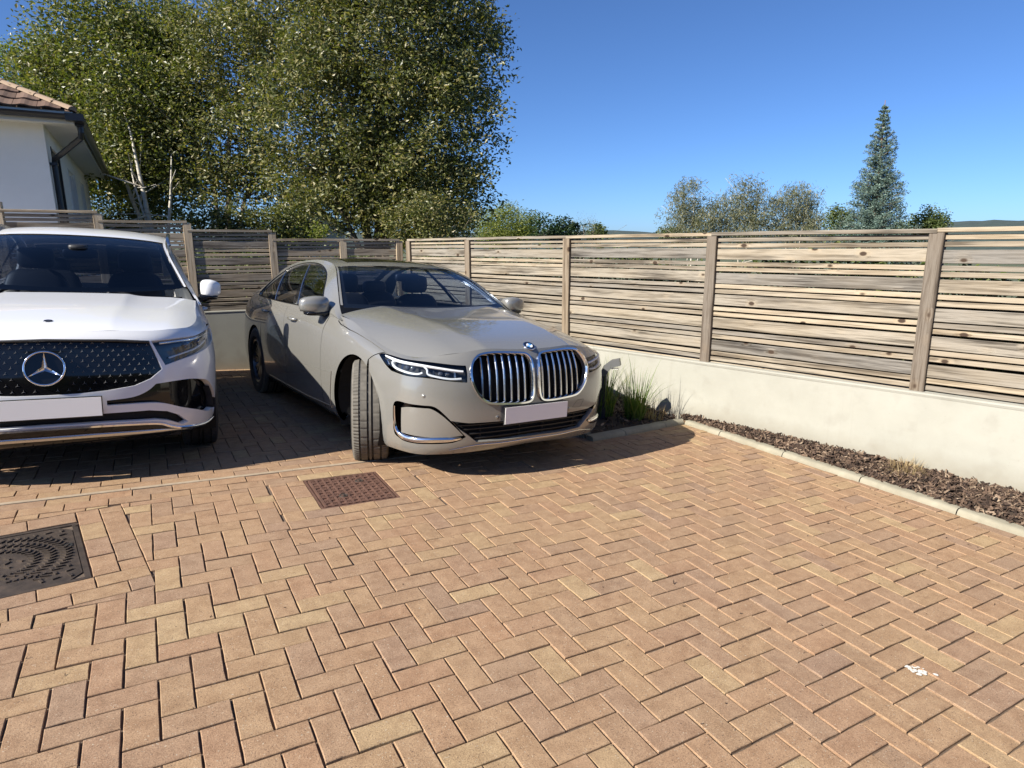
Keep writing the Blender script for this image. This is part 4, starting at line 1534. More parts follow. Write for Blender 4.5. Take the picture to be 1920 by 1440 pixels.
for i, (px, py, rx, ry, lab) in enumerate(((1300, 398, 58, 62, 'leftmost feathery grey green tree of the group of three'), (1395, 392, 55, 62, 'middle feathery grey green tree of the group of three'),
                                          (1492, 396, 56, 62, 'feathery grey green tree of the three, nearest the conifer'))):
    b = at(px, 470, D5); b[2] = -3.5
    E = [ell(px + rng.uniform(-8, 8), py - 22, D5, rx * .62, 36), ell(px - rx * .5, py + 12, D5, rx * .5, 38), ell(px + rx * .5, py + 10, D5, rx * .5, 38), ell(px, py + 34, D5, rx * .9, 34)]
    tree('weeping_tree', lab, 'tree', b, E, [(at(px, py - 45, D5), .07), (at(px - 25, py - 20, D5), .05), (at(px + 28, py - 20, D5), .05)], .07,
         160, 60, .46, .24, M_LEAF_GREY, M_TRUNKP, 300 + i * 7, 'feathery trees beyond the fence', .16, .9)
bush('shrub', 'leafy mid green shrub between the feathery trees and the conifer', 1572, 412, 34, 26, 34, M_LEAF_MID, 331, 50, 50, .3, .14, zb=-3)
bush('shrub', 'yellowish shrub at the right foot of the conifer', 1718, 422, 34, 36, 22, M_LEAF_LIME, 333, 60, 50, .3, .13, zb=-3)
bush('shrub', 'green shrub with a pointed top at the right end of the row', 1750, 412, 33, 22, 26, M_LEAF_MID, 335, 50, 50, .28, .13, zb=-3,
     ells=[ell(1742, 402, 33, 9, 18), ell(1750, 422, 33, 22, 18), ell(1762, 412, 33, 8, 18)])
bush('shrub', 'low olive shrub left of the feathery trees', 1262, 436, 44, 26, 12, M_LEAF_MID, 337, 40, 50, .34, .15, zb=-3)
# blue green conifer
M_NEEDLE = leafy('needle_blue', [(0, (.035, .062, .050)), (.5, (.085, .135, .108)), (.85, (.16, .225, .185)), (1, (.25, .32, .26))], .1, .6)
D6 = 30.0
cb = at(1641, 470, D6); cb[2] = -3.0
ct = at(1660, 188, D6)
con = thing('conifer_tree', 'tall pointed blue green conifer above the right fence', 'tree', loc=cb.tolist())
H = ct[2] - cb[2]
tb = MB()
lean = (ct - cb) / H
tb.tube([(0, 0, 0), tuple(lean * H * .5), tuple(lean * H)], [.22, .11, .012], 8)
tb.obj('trunk', simple('conifer_bark', (.20, .11, .07), .9), con, smooth=True)
rc = np.random.default_rng(41)
cl, brm = [], MB()
z = 1.2
while z < H * .985:
    f = z / H
    R0 = 2.45 * (1 - f) ** .95 * (1 + .10 * math.sin(z * 3)) + .02
    nb2 = max(5, int(12 * (1 - f) + 5))
    for k in range(nb2):
        a = 6.283 * k / nb2 + rc.uniform(-.4, .4)
        rr = R0 * rc.uniform(.72, 1.12)
        d = np.array([math.cos(a), math.sin(a), 0])
        c0 = lean * z
        tip = c0 + d * rr + np.array([0, 0, rr * rc.uniform(.15, .42)])
        if rr > .25:
            brm.tube([tuple(c0), tuple((c0 + tip) / 2 + np.array([0, 0, -.05])), tuple(tip)], [.02, .014, .006], 4, False)
        m_ = max(2, int(rr / .16))
        for j in range(m_):
            g = (j + 1) / m_
            p = c0 + (tip - c0) * g
            cl.append((p + rc.normal(0, .03, 3), (.10 + .06 * rr * (1 - g * .5)) * min(1.0, .35 + 1.6 * (1 - f)), 24))
    z += .20
V, F = leaves(cl, .12, 43, .28, -.5)
link('crown', quads_mesh('crown', V, F, M_NEEDLE), con)
brm.obj('branches', M_TRUNK, con)
# a white gabled shed glimpsed under the big tree
sm = frame(Vector((.9, .43, 0)).normalized(), Vector((-.43, .9, 0)).normalized(), Vector((0, 0, 1)), Vector(at(597, 440, 22)))
shed = thing('garden_house', 'white gabled gable end glimpsed through leaves under the largest tree', 'house', mw=sm)
sb = MB().add([(-.9, 0, -3), (.9, 0, -3), (.9, 0, .25), (0, 0, .95), (-.9, 0, .25), (-.9, 3, -3), (.9, 3, -3), (.9, 3, .25), (0, 3, .95), (-.9, 3, .25)],
              [(0, 1, 2, 3, 4), (1, 6, 7, 2), (5, 0, 4, 9), (9, 8, 7, 6, 5)])
sb.obj('wall', M_HOUSE, shed)
MB().add([(-1.05, -.15, .17), (0, -.15, .99), (1.05, -.15, .17), (-1.05, 3.1, .17), (0, 3.1, .99), (1.05, 3.1, .17), (-1.05, -.15, .11), (0, -.15, .93), (1.05, -.15, .11), (-1.05, 3.1, .11), (0, 3.1, .93), (1.05, 3.1, .11)],
         [(0, 1, 4, 3), (1, 2, 5, 4), (6, 9, 10, 7), (7, 10, 11, 8), (0, 6, 7, 1), (1, 7, 8, 2), (0, 3, 9, 6), (2, 8, 11, 5), (3, 4, 10, 9), (4, 5, 11, 10)]).obj('roof', M_TILE, shed)

# low hedges close behind the slatted fences: leaves show through the gaps
def gap_hedge(label, d, nrm, s0, s1, top, seed, off=.45, n=30000):
    a, b = C_W + d * s0 - nrm * off, C_W + d * s1 - nrm * off
    L = (b - a).length
    root = thing('hedge', label, 'hedge', loc=(a.x, a.y, 0))
    r = np.random.default_rng(seed)
    k = n // 26
    cl = []
    for i in range(k):
        f = r.uniform(0, 1)
        p = d * (L * f) - nrm * r.uniform(-.08, .30)
        tp = top + .10 * math.sin(f * 23) + r.normal(0, .05)
        cl.append(((p.x, p.y, tp - abs(r.normal(0, .42))), .09, 26))
    V, F = leaves(cl, .05, seed + 1, .6)
    link('foliage', quads_mesh('foliage', V, F, M_LEAF_MID), root)
    mb = MB()
    for i in range(int(L / .4)):
        p = d * (.4 * i + .2) - nrm * .12
        mb.tube([(p.x, p.y, -.8), (p.x + .03, p.y, .4), (p.x, p.y + .05, top - .15)], [.02, .014, .005], 5, False)
    mb.obj('stems', M_TRUNK, root)
    # plain box inside the hedge, its near-black colour stands in for shade
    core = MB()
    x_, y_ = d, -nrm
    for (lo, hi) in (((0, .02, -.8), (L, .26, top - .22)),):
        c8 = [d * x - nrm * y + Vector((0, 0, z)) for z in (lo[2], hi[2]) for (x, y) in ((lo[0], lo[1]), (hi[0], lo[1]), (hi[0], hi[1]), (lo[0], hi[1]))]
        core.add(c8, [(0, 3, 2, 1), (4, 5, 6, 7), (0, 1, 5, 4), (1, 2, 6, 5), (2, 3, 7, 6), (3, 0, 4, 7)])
    core.obj('hedge_shade_core', simple('hedge_shade_core', (.02, .022, .012), 1.0), root)
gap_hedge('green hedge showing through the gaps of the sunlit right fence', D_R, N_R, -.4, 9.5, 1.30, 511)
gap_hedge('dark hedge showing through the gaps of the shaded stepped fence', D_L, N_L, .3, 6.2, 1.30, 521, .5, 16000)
# ------------------------------------------------------------------ car surfaces: interpolating spline nets
def spl_mat(t):
    """matrix giving second derivatives of a natural cubic spline from its values"""
    n = len(t)
    A = np.zeros((n, n)); B = np.zeros((n, n))
    A[0, 0] = A[-1, -1] = 1
    for i in range(1, n - 1):
        h0, h1 = t[i] - t[i - 1], t[i + 1] - t[i]
        A[i, i - 1], A[i, i], A[i, i + 1] = h0 / 6, (h0 + h1) / 3, h1 / 6
        B[i, i - 1], B[i, i], B[i, i + 1] = 1 / h0, -1 / h0 - 1 / h1, 1 / h1
    return np.linalg.solve(A, B)
class Spl:
    """natural cubic spline through values y (n,...) at t"""
    def __init__(self, t, y):
        self.t = np.asarray(t, float)
        self.y = np.asarray(y, float)
        self.m = np.tensordot(spl_mat(self.t), self.y, (1, 0))
    def __call__(self, x):
        x = np.asarray(x, float)
        t = self.t
        xc = np.clip(x, t[0], t[-1])
        i = np.clip(np.searchsorted(t, xc) - 1, 0, len(t) - 2)
        h = t[i + 1] - t[i]
        a = (t[i + 1] - xc) / h; b = (xc - t[i]) / h
        sh = (slice(None),) + (None,) * (self.y.ndim - 1) if x.ndim else ()
        if x.ndim:
            a, b, h = a[sh], b[sh], h[sh]
        return a * self.y[i] + b * self.y[i + 1] + ((a ** 3 - a) * self.m[i] + (b ** 3 - b) * self.m[i + 1]) * h * h / 6
class Net:
    """surface P(t, s): for each level s_j a spline in t, blended by a spline in s"""
    def __init__(self, t, s, C):                    # C (ns, nt, 3)
        self.s = np.asarray(s, float)
        self.t = np.asarray(t, float)
        self.sp = Spl(t, np.transpose(np.asarray(C, float), (1, 0, 2)))     # (nt, ns, 3)
        self.A = spl_mat(self.s)
    def __call__(self, u, v):
        u, v = np.asarray(u, float), np.asarray(v, float)
        Y = self.sp(u)                              # (N, ns, 3)
        M = np.einsum('ij,njk->nik', self.A, Y)
        s = self.s
        vc = np.clip(v, s[0], s[-1])
        i = np.clip(np.searchsorted(s, vc) - 1, 0, len(s) - 2)
        h = (s[i + 1] - s[i])[:, None]
        a = (s[i + 1] - vc)[:, None] / h; b = (vc - s[i])[:, None] / h
        k = np.arange(len(u))
        return a * Y[k, i] + b * Y[k, i + 1] + ((a ** 3 - a) * M[k, i] + (b ** 3 - b) * M[k, i + 1]) * h * h / 6
def surf_normals(S, u, v, e=2e-3, flip=False):
    pu = S(u + e, v) - S(u - e, v)
    pv = S(u, v + e) - S(u, v - e)
    n = np.cross(pu, pv)
    n /= np.linalg.norm(n, axis=1, keepdims=True) + 1e-12
    return -n if flip else n
def resample(poly, step, closed=True):
    out = []
    n = len(poly)
    for i in range(n if closed else n - 1):
        a, b = np.array(poly[i], float), np.array(poly[(i + 1) % n], float)
        k = max(1, int(math.ceil(np.linalg.norm(b - a) / step)))
        for j in range(k):
            out.append(a + (b - a) * j / k)
    if not closed:
        out.append(np.array(poly[-1], float))
    return np.array(out)
def smooth_poly(pts, closed=True, n=6, corner=None):
    """Catmull-Rom through the points; indices in corner stay sharp"""
    P = np.array(pts, float)
    m = len(P)
    corner = set(corner or ())
    out = []
    rngi = range(m if closed else m - 1)
    for i in rngi:
        p1, p2 = P[i], P[(i + 1) % m]
        p0 = P[(i - 1) % m] if (closed or i > 0) else p1
        p3 = P[(i + 2) % m] if (closed or i + 2 < m) else p2
        m1 = (p2 - p0) / 2 if i not in corner else (p2 - p1)
        m2 = (p3 - p1) / 2 if ((i + 1) % m) not in corner else (p2 - p1)
        for k in range(n):
            f = k / n
            h00, h10, h01, h11 = 2 * f ** 3 - 3 * f ** 2 + 1, f ** 3 - 2 * f ** 2 + f, -2 * f ** 3 + 3 * f ** 2, f ** 3 - f ** 2
            out.append(h00 * p1 + h10 * m1 + h01 * p2 + h11 * m2)
    if not closed:
        out.append(P[-1])
    return np.array(out)
def inside(P, poly):
    x, y = P[:, 0], P[:, 1]
    r = np.zeros(len(P), bool)
    n = len(poly)
    for i in range(n):
        x0, y0 = poly[i]; x1, y1 = poly[(i + 1) % n]
        c = (y0 > y) != (y1 > y)
        with np.errstate(divide='ignore', invalid='ignore'):
            r ^= c & (x < (x1 - x0) * (y - y0) / (y1 - y0 + 1e-15) + x0)
    return r
def offset_poly(poly, d):
    """inset a closed polygon by d (positive = inwards for ccw)"""
    P = np.array(poly, float)
    a = 0.5 * np.sum(P[:, 0] * np.roll(P[:, 1], -1) - np.roll(P[:, 0], -1) * P[:, 1])
    if a < 0:
        d = -d
    e = np.roll(P, -1, 0) - P
    e /= np.linalg.norm(e, axis=1, keepdims=True) + 1e-12
    nrm = np.c_[-e[:, 1], e[:, 0]]
    n2 = nrm + np.roll(nrm, 1, 0)
    k = np.maximum(1 + np.sum(nrm * np.roll(nrm, 1, 0), 1), .45)
    return P + n2 / k[:, None] * d
# ------------------------------------------------------------------ panels cut out of a surface
def panel(S, outer, holes=(), step=0.045, flip=False, mirror=False, off=0.0, flange=0.0, hole_flange=0.0, both=False, bstep=None):
    """outer/holes are closed polygons in (u, v); returns verts, faces, normals. off lifts the panel along the normal,
    flange turns its edge inwards by that depth (gives shut lines and thickness)"""
    bstep = bstep or step * .6
    loops = [resample(outer, bstep)] + [resample(h, bstep) for h in holes]
    pts, edges = [], []
    for L in loops:
        b = len(pts)
        pts += [tuple(p) for p in L]
        edges += [(b + i, b + (i + 1) % len(L)) for i in range(len(L))]
    P = np.array(pts)
    lo, hi = loops[0].min(0), loops[0].max(0)
    nu, nv = max(2, int((hi[0] - lo[0]) / step)), max(2, int((hi[1] - lo[1]) / step))
    gu, gv = np.meshgrid(lo[0] + (np.arange(nu) + .5) * (hi[0] - lo[0]) / nu, lo[1] + (np.arange(nv) + .5) * (hi[1] - lo[1]) / nv)
    G = np.c_[gu.ravel(), gv.ravel()]
    ok = inside(G, loops[0])
    for h in loops[1:]:
        ok &= ~inside(G, h)
    G = G[ok]
    # drop grid points too close to the edges
    if len(G):
        dmin = np.full(len(G), 1e9)
        for i in range(0, len(P), 400):
            dmin = np.minimum(dmin, np.sqrt(((G[:, None] - P[None, i:i + 400]) ** 2).sum(2)).min(1))
        G = G[dmin > bstep * .55]
    allp = [Vector(p) for p in pts] + [Vector(p) for p in G]
    vo, eo, fo, _, _, _ = delaunay_2d_cdt(allp, edges, [], 0, 1e-6)
    Q = np.array([(p.x, p.y) for p in vo])
    F = np.array([f for f in fo if len(f) == 3], int)
    cen = Q[F].mean(1)
    ok = inside(cen, loops[0])
    for h in loops[1:]:
        ok &= ~inside(cen, h)
    F = F[ok]
    X = S(Q[:, 0], Q[:, 1])
    N = surf_normals(S, Q[:, 0], Q[:, 1], flip=flip)
    if off:
        X = X + N * off
    # consistent winding with the normal
    a = np.cross(X[F[:, 1]] - X[F[:, 0]], X[F[:, 2]] - X[F[:, 0]])
    sw = (a * N[F[:, 0]]).sum(1) < 0
    F[sw] = F[sw][:, ::-1]
    faces = [tuple(f) for f in F]
    verts, norms = [tuple(x) for x in X], [tuple(x) for x in N]
    def add_flange(L, d, inward):
        Xl = S(L[:, 0], L[:, 1]); Nl = surf_normals(S, L[:, 0], L[:, 1], flip=flip)
        Xl = Xl + Nl * off
        Pn = np.roll(Xl, -1, 0) - np.roll(Xl, 1, 0)
        side = np.cross(Pn, Nl); side /= np.linalg.norm(side, axis=1, keepdims=True) + 1e-12
        b = len(verts)
        n = len(L)
        for i in range(n):
            verts.append(tuple(Xl[i])); norms.append(tuple((Nl[i] * .4 + side[i] * inward) / np.linalg.norm(Nl[i] * .4 + side[i] * inward)))
        for i in range(n):
            verts.append(tuple(Xl[i] - Nl[i] * d)); norms.append(tuple(side[i] * inward))
        for i in range(n):
            j = (i + 1) % n
            faces.append((b + i, b + n + i, b + n + j, b + j))
    def ccw(L):
        return 0.5 * np.sum(L[:, 0] * np.roll(L[:, 1], -1) - np.roll(L[:, 0], -1) * L[:, 1]) > 0
    if flange:
        add_flange(loops[0], flange, 1 if ccw(loops[0]) != flip else -1)
    if hole_flange:
        for h in loops[1:]:
            add_flange(h, hole_flange, -1 if ccw(h) != flip else 1)
    V, N = np.array(verts), np.array(norms)
    if mirror:
        V = V * [1, -1, 1]; N = N * [1, -1, 1]
        faces = [f[::-1] for f in faces]
    if both:
        b = len(V)
        V = np.vstack([V, V * [1, -1, 1]]); N = np.vstack([N, N * [1, -1, 1]])
        faces = faces + [tuple(i + b for i in f[::-1]) for f in faces]
    return V, faces, N
def panel_obj(name, parent, mat, *args, **kw):
    props = kw.pop('props', {})
    V, F, N = panel(*args, **kw)
    me = mesh_from(name, V, F, mat, True, N)
    return link(name, me, parent, **props)
def strip_on(S, line, w, name, parent, mat, off=.003, h=.006, flip=False, both=False, mirror=False, closed=False, step=.03, taper=None):
    """a raised trim of width w following a line in (u, v) on S: rounded profile"""
    L = resample(line, step, closed)
    X = S(L[:, 0], L[:, 1]); N = surf_normals(S, L[:, 0], L[:, 1], flip=flip)
    T = (np.roll(X, -1, 0) - np.roll(X, 1, 0)) if closed else np.gradient(X, axis=0)
    T /= np.linalg.norm(T, axis=1, keepdims=True) + 1e-12
    B = np.cross(N, T)
    n = len(L)
    prof = [(-.5, 0), (-.46, .6), (-.25, 1), (.25, 1), (.46, .6), (.5, 0)]
    m = len(prof)
    tw = np.full(n, 1.0) if taper is None else np.interp(np.linspace(0, 1, n), [p[0] for p in taper], [p[1] for p in taper])
    V = np.concatenate([(X + B * (w * a * tw)[:, None] + N * (off + h * b)) for a, b in prof]) if False else np.stack([X + B * (w * a * tw)[:, None] + N * (off + h * b) for a, b in prof], 1).reshape(-1, 3)
    F = []
    for i in range(n if closed else n - 1):
        j = (i + 1) % n
        for k in range(m - 1):
            F.append((i * m + k, i * m + k + 1, j * m + k + 1, j * m + k) if not flip else (i * m + k, j * m + k, j * m + k + 1, i * m + k + 1))
    if not closed:
        F += [tuple(range(m)), tuple((n - 1) * m + k for k in range(m - 1, -1, -1))]
    if mirror:
        V = V * [1, -1, 1]; F = [f[::-1] for f in F]
    if both:
        b = len(V)
        V = np.vstack([V, V * [1, -1, 1]]); F = F + [tuple(i + b for i in f[::-1]) for f in F]
    me = mesh_from(name, V, F, mat, True)
    me.set_sharp_from_angle(angle=R(50))
    return link(name, me, parent)
# ------------------------------------------------------------------ body surfaces of the two cars (car frame: x forward from the front axle, y left, z up)
def belt(plan, keys, levels, ztop=None):
    """plan: half outline at the widest level, nose to tail; keys: {column: [(inset, z) per level]}"""
    P = np.array(plan, float)
    t = np.r_[0, np.cumsum(np.linalg.norm(np.diff(P, axis=0), axis=1))]
    T = np.gradient(P, axis=0)
    T[0] = (0, 1); T[-1] = (0, -1)
    T /= np.linalg.norm(T, axis=1, keepdims=True)
    Nn = np.c_[T[:, 1], -T[:, 0]]
    kc = sorted(keys)
    D = np.array([[k[0] for k in keys[c]] for c in kc]); Z = np.array([[k[1] for k in keys[c]] for c in kc])
    ns = D.shape[1]
    C = np.zeros((ns, len(P), 3))
    for j in range(ns):
        d = np.interp(t, t[kc], D[:, j]); z = np.interp(t, t[kc], Z[:, j])
        C[j, :, :2] = P - Nn * d[:, None]
        C[j, :, 2] = z
        C[j, 0, 1] = 0; C[j, -1, 1] = 0
    if ztop is not None:                            # the top row lies on the bonnet surface
        f, last = ztop
        zt = f(C[-1, :last + 1, 0], C[-1, :last + 1, 1])
        C[-1, :last + 1, 2] = zt
        for j in (ns - 2, ns - 3):
            lim = zt - (.028, .075)[ns - 2 - j]
            C[j, :last + 1, 2] = np.minimum(C[j, :last + 1, 2], lim)
    # mirror columns past the centre line at both ends so the surface crosses it square
    k = 3
    def mir(a):
        return a * np.array([1, -1, 1])
    C = np.concatenate([mir(C[:, k:0:-1]), C, mir(C[:, -2:-2 - k:-1])], 1)
    t2 = np.r_[-t[k:0:-1], t, 2 * t[-1] - t[-2:-2 - k:-1]]
    net = Net(t2, levels, C)
    def S(u, v):                                    # negative u is the right-hand half of the car
        u = np.asarray(u, float)
        r = net(np.abs(u), v)
        r[:, 1] *= np.where(u < 0, -1.0, 1.0)
        return r
    return S, t
LV = np.array([0.0, .06, .16, .28, .40, .52, .64, .74, .82])
# grey saloon
BM_PLAN = [(.885, 0), (.881, .18), (.865, .36), (.830, .54), (.760, .69), (.662, .796), (.508, .866), (.30, .910), (.05, .935), (-.35, .945), (-.9, .948), (-1.6, .950), (-2.3, .950),
           (-2.9, .951), (-3.3, .938), (-3.65, .895), (-3.92, .81), (-4.09, .66), (-4.165, .38), (-4.18, 0)]
BM_KEYS = {
    0: [(.045, .195), (.02, .225), (.005, .29), (.0, .37), (.0, .45), (.008, .56), (.02, .67), (.04, .76), (.075, .83)],
    3: [(.055, .175), (.03, .21), (.012, .28), (.0, .37), (-.002, .46), (.0, .56), (.012, .66), (.035, .74), (.085, .795)],
    5: [(.05, .165), (.03, .20), (.012, .28), (.003, .38), (.0, .48), (.002, .58), (.012, .68), (.035, .76), (.095, .825)],
    7: [(.05, .17), (.03, .21), (.01, .30), (.0, .41), (.0, .52), (.004, .63), (.02, .74), (.045, .81), (.095, .865)],
    9: [(.07, .19), (.035, .23), (.01, .32), (.002, .44), (.0, .57), (.004, .69), (.022, .81), (.06, .89), (.125, .94)],
    10: [(.075, .20), (.035, .24), (.012, .32), (.003, .44), (.0, .57), (.002, .70), (.012, .81), (.03, .90), (.075, .985)],
    12: [(.075, .20), (.035, .24), (.012, .32), (.003, .44), (.0, .57), (.002, .71), (.010, .82), (.03, .92), (.07, 1.005)],
    14: [(.06, .21), (.03, .25), (.008, .34), (.0, .46), (.0, .59), (.006, .73), (.025, .86), (.06, .95), (.13, 1.02)],
    16: [(.08, .23), (.04, .27), (.01, .36), (.0, .47), (.0, .60), (.01, .74), (.03, .87), (.06, .97), (.12, 1.04)],
    19: [(.12, .26), (.06, .30), (.01, .38), (.0, .48), (.01, .60), (.02, .74), (.03, .87), (.05, .97), (.10, 1.05)],
}
_bmc = Spl([-.75, -.5, -.2, .2, .5, .7, .86], [1.056, 1.041, 1.012, .970, .924, .878, .818])
def bm_hood_z(x, y):
    y = np.abs(y)
    c = _bmc(np.asarray(x, float))
    f = np.clip((np.asarray(x, float) + .6) / 1.4, 0, 1)
    w = .80 - .10 * f                                         # half width of the bonnet
    r = np.clip(y / w, 0, 1.3)
    ridge = .50 - .16 * f                                     # the two long creases of the bonnet
    d = y - ridge
    soft = .5 * (d + np.sqrt(d * d + .016 ** 2))
    z = c + .016 * np.clip(y / ridge, 0, 1.0) ** 2 * np.clip(1.15 - f, 0, 1) - (.150 + .085 * f) * soft
    z = z - (.012 + .030 * f) * np.clip(r - .74, 0, 1) ** 2 * 14
    return z
BM_BELT, BM_T = belt(BM_PLAN, BM_KEYS, LV, (bm_hood_z, 9))
def BM_HOOD(x, y):
    return np.stack([np.asarray(x, float), np.asarray(y, float), bm_hood_z(x, y)], 1)
# centre profile of the upper body and the rail / sill curves
_rx = [-.48, -.64, -.85, -1.10, -1.32, -1.60, -2.0, -2.4, -2.75, -3.1, -3.45, -3.8, -4.1]
_rz = [1.025, 1.115, 1.225, 1.335, 1.405, 1.448, 1.468, 1.458, 1.420, 1.310, 1.165, 1.085, 1.050]
_bmtop = Spl(np.arange(len(_rx)), np.c_[_rx, _rz])
_bmtz = Spl(_rx[::-1], _rz[::-1])
_rail_x = [-4.1, -3.75, -3.4, -3.05, -2.7, -2.3, -1.9, -1.6, -1.35, -1.1, -.85, -.62, -.45]
_rail_y = [.60, .63, .635, .62, .592, .575, .565, .565, .585, .655, .732, .795, .825]
_rail_z = [1.045, 1.085, 1.175, 1.295, 1.375, 1.415, 1.424, 1.408, 1.367, 1.284, 1.150, 1.015, .95]
BM_RAIL_Y, BM_RAIL_Z = Spl(_rail_x, _rail_y), Spl(_rail_x, _rail_z)
def BM_TOP(x, r):
    """roof, screen and rear window: r = -1..1 from rail to rail; x is the centre-line station, the surface bows back to the rails"""
    x, r = np.asarray(x, float), np.asarray(r, float)
    zc = _bmtz(x)
    sl = (_bmtz(x + .02) - _bmtz(x - .02)) / .04
    back = .20 * np.clip(-sl * 1.6, 0, 1) - .10 * np.clip(sl * 1.6, 0, 1)   # plan curvature of the screens
    xr = x - back * np.abs(r) ** 2.2
    yr, zr = BM_RAIL_Y(xr), BM_RAIL_Z(x - back)
    a = np.abs(r)
    z = zc + (zr - zc) * (a ** 2.4 * .9 + a ** 12 * .1)
    return np.stack([xr, yr * r, z], 1)
BM_SILL_Y, BM_SILL_Z = Spl([-4.1, -3.6, -3.2, -2.6, -1.6, -.9, -.45], [.70, .78, .835, .868, .873, .868, .845]), Spl([-4.1, -3.6, -3.2, -2.6, -1.6, -.9, -.45], [1.05, 1.05, 1.03, 1.008, .995, .985, .955])
def BM_SIDE(x, r):
    """side glass surface, r 0 at the sill, 1 at the roof rail"""
    x, r = np.asarray(x, float), np.asarray(r, float)
    y0, z0, y1, z1 = BM_SILL_Y(x), BM_SILL_Z(x), BM_RAIL_Y(x), BM_RAIL_Z(x)
    y = y0 + (y1 - y0) * r + .028 * np.sin(np.pi * np.clip(r, 0, 1)) + .012 * np.clip(r, 0, 1) ** 3
    return np.stack([x, y, z0 + (z1 - z0) * r], 1)

# white crossover
MB_PLAN = [(.87, 0), (.864, .20), (.842, .40), (.795, .58), (.710, .715), (.60, .812), (.45, .872), (.25, .908), (0, .922), (-.5, .926), (-1.3, .926), (-2.2, .926), (-2.75, .918), (-3.2, .876), (-3.44, .77), (-3.55, .56), (-3.585, .3), (-3.59, 0)]
MB_KEYS = {
    0: [(.10, .215), (.05, .245), (.015, .31), (.0, .41), (.0, .53), (.012, .66), (.03, .77), (.045, .85), (.085, .905)],
    3: [(.09, .215), (.045, .245), (.01, .31), (.0, .41), (.0, .53), (.010, .66), (.03, .77), (.05, .85), (.095, .90)],
    5: [(.08, .21), (.035, .24), (.01, .31), (.0, .41), (.0, .53), (.008, .66), (.03, .78), (.055, .86), (.10, .905)],
    8: [(.09, .22), (.04, .25), (.01, .33), (.0, .45), (.0, .58), (.004, .70), (.02, .82), (.05, .92), (.12, .99)],
    10: [(.09, .22), (.04, .25), (.01, .33), (.0, .45), (.0, .58), (.004, .72), (.012, .84), (.03, .95), (.075, 1.05)],
    12: [(.09, .24), (.04, .27), (.01, .35), (.0, .47), (.0, .60), (.006, .74), (.02, .87), (.045, .98), (.09, 1.08)],
    14: [(.09, .28), (.05, .31), (.01, .38), (.0, .50), (.0, .62), (.01, .76), (.03, .89), (.06, 1.0), (.11, 1.10)],
    17: [(.09, .30), (.05, .33), (.01, .40), (.0, .50), (.005, .62), (.02, .76), (.05, .89), (.09, 1.0), (.15, 1.10)],
}
_mbc = Spl([-.8, -.55, -.2, .2, .5, .7, .80], [1.125, 1.105, 1.068, 1.020, .972, .930, .900])
def mb_hood_z(x, y):
    x = np.asarray(x, float)
    y = np.abs(y)
    c = _mbc(x)
    f = np.clip((x + .6) / 1.4, 0, 1)
    w = .80 - .05 * f
    r = np.clip(y / w, 0, 1.3)
    k = .385 - .07 * f                              # crease: the middle of the bonnet stands proud of the shoulders
    d = y - k
    soft = .5 * (d + np.sqrt(d * d + .010 ** 2))
    amp = np.clip(1.2 - f * 1.25, 0, 1)
    z = c - .018 * r ** 2 - .30 * amp * soft * np.exp(-np.clip(d, 0, 1) / .10) - (.03 + .05 * f) * soft - (.018 + .018 * f) * np.clip(r - .80, 0, 1) ** 2 * 14
    return z
MB_BELT, MB_T = belt(MB_PLAN, MB_KEYS, LV, (mb_hood_z, 9))
def MB_HOOD(x, y):
    return np.stack([np.asarray(x, float), np.asarray(y, float), mb_hood_z(x, y)], 1)
_mx = [-.50, -.66, -.85, -1.05, -1.25, -1.55, -2.0, -2.5, -2.95, -3.15, -3.35, -3.5]
_mz = [1.085, 1.185, 1.305, 1.415, 1.495, 1.578, 1.632, 1.622, 1.555, 1.43, 1.25, 1.12]
_mbtz = Spl(_mx[::-1], _mz[::-1])
MB_RAIL_Y = Spl([-3.5, -3.2, -2.9, -2.5, -2.0, -1.6, -1.35, -1.1, -.85, -.62, -.45], [.66, .64, .63, .635, .635, .628, .63, .665, .725, .79, .84])
MB_RAIL_Z = Spl([-3.5, -3.2, -2.9, -2.5, -2.0, -1.6, -1.35, -1.1, -.85, -.62, -.45], [1.11, 1.37, 1.51, 1.572, 1.582, 1.535, 1.468, 1.365, 1.225, 1.085, 1.0])
def MB_TOP(x, r):
    x, r = np.asarray(x, float), np.asarray(r, float)
    zc = _mbtz(x)
    sl = (_mbtz(x + .02) - _mbtz(x - .02)) / .04
    back = .20 * np.clip(-sl * 1.6, 0, 1) - .06 * np.clip(sl * 1.0, 0, 1)
    xr = x - back * np.abs(r) ** 2.2
    yr, zr = MB_RAIL_Y(xr), MB_RAIL_Z(x - back)
    a = np.abs(r)
    return np.stack([xr, yr * r, zc + (zr - zc) * (a ** 2.4 * .85 + a ** 12 * .15)], 1)
MB_SILL_Y, MB_SILL_Z = Spl([-3.5, -3.2, -2.6, -1.6, -.9, -.45], [.76, .82, .845, .848, .845, .83]), Spl([-3.5, -3.2, -2.6, -1.6, -.9, -.45], [1.12, 1.12, 1.085, 1.06, 1.045, 1.01])
def MB_SIDE(x, r):
    x, r = np.asarray(x, float), np.asarray(r, float)
    y0, z0, y1, z1 = MB_SILL_Y(x), MB_SILL_Z(x), MB_RAIL_Y(x), MB_RAIL_Z(x)
    y = y0 + (y1 - y0) * r + .025 * np.sin(np.pi * np.clip(r, 0, 1)) + .010 * np.clip(r, 0, 1) ** 3
    return np.stack([x, y, z0 + (z1 - z0) * r], 1)

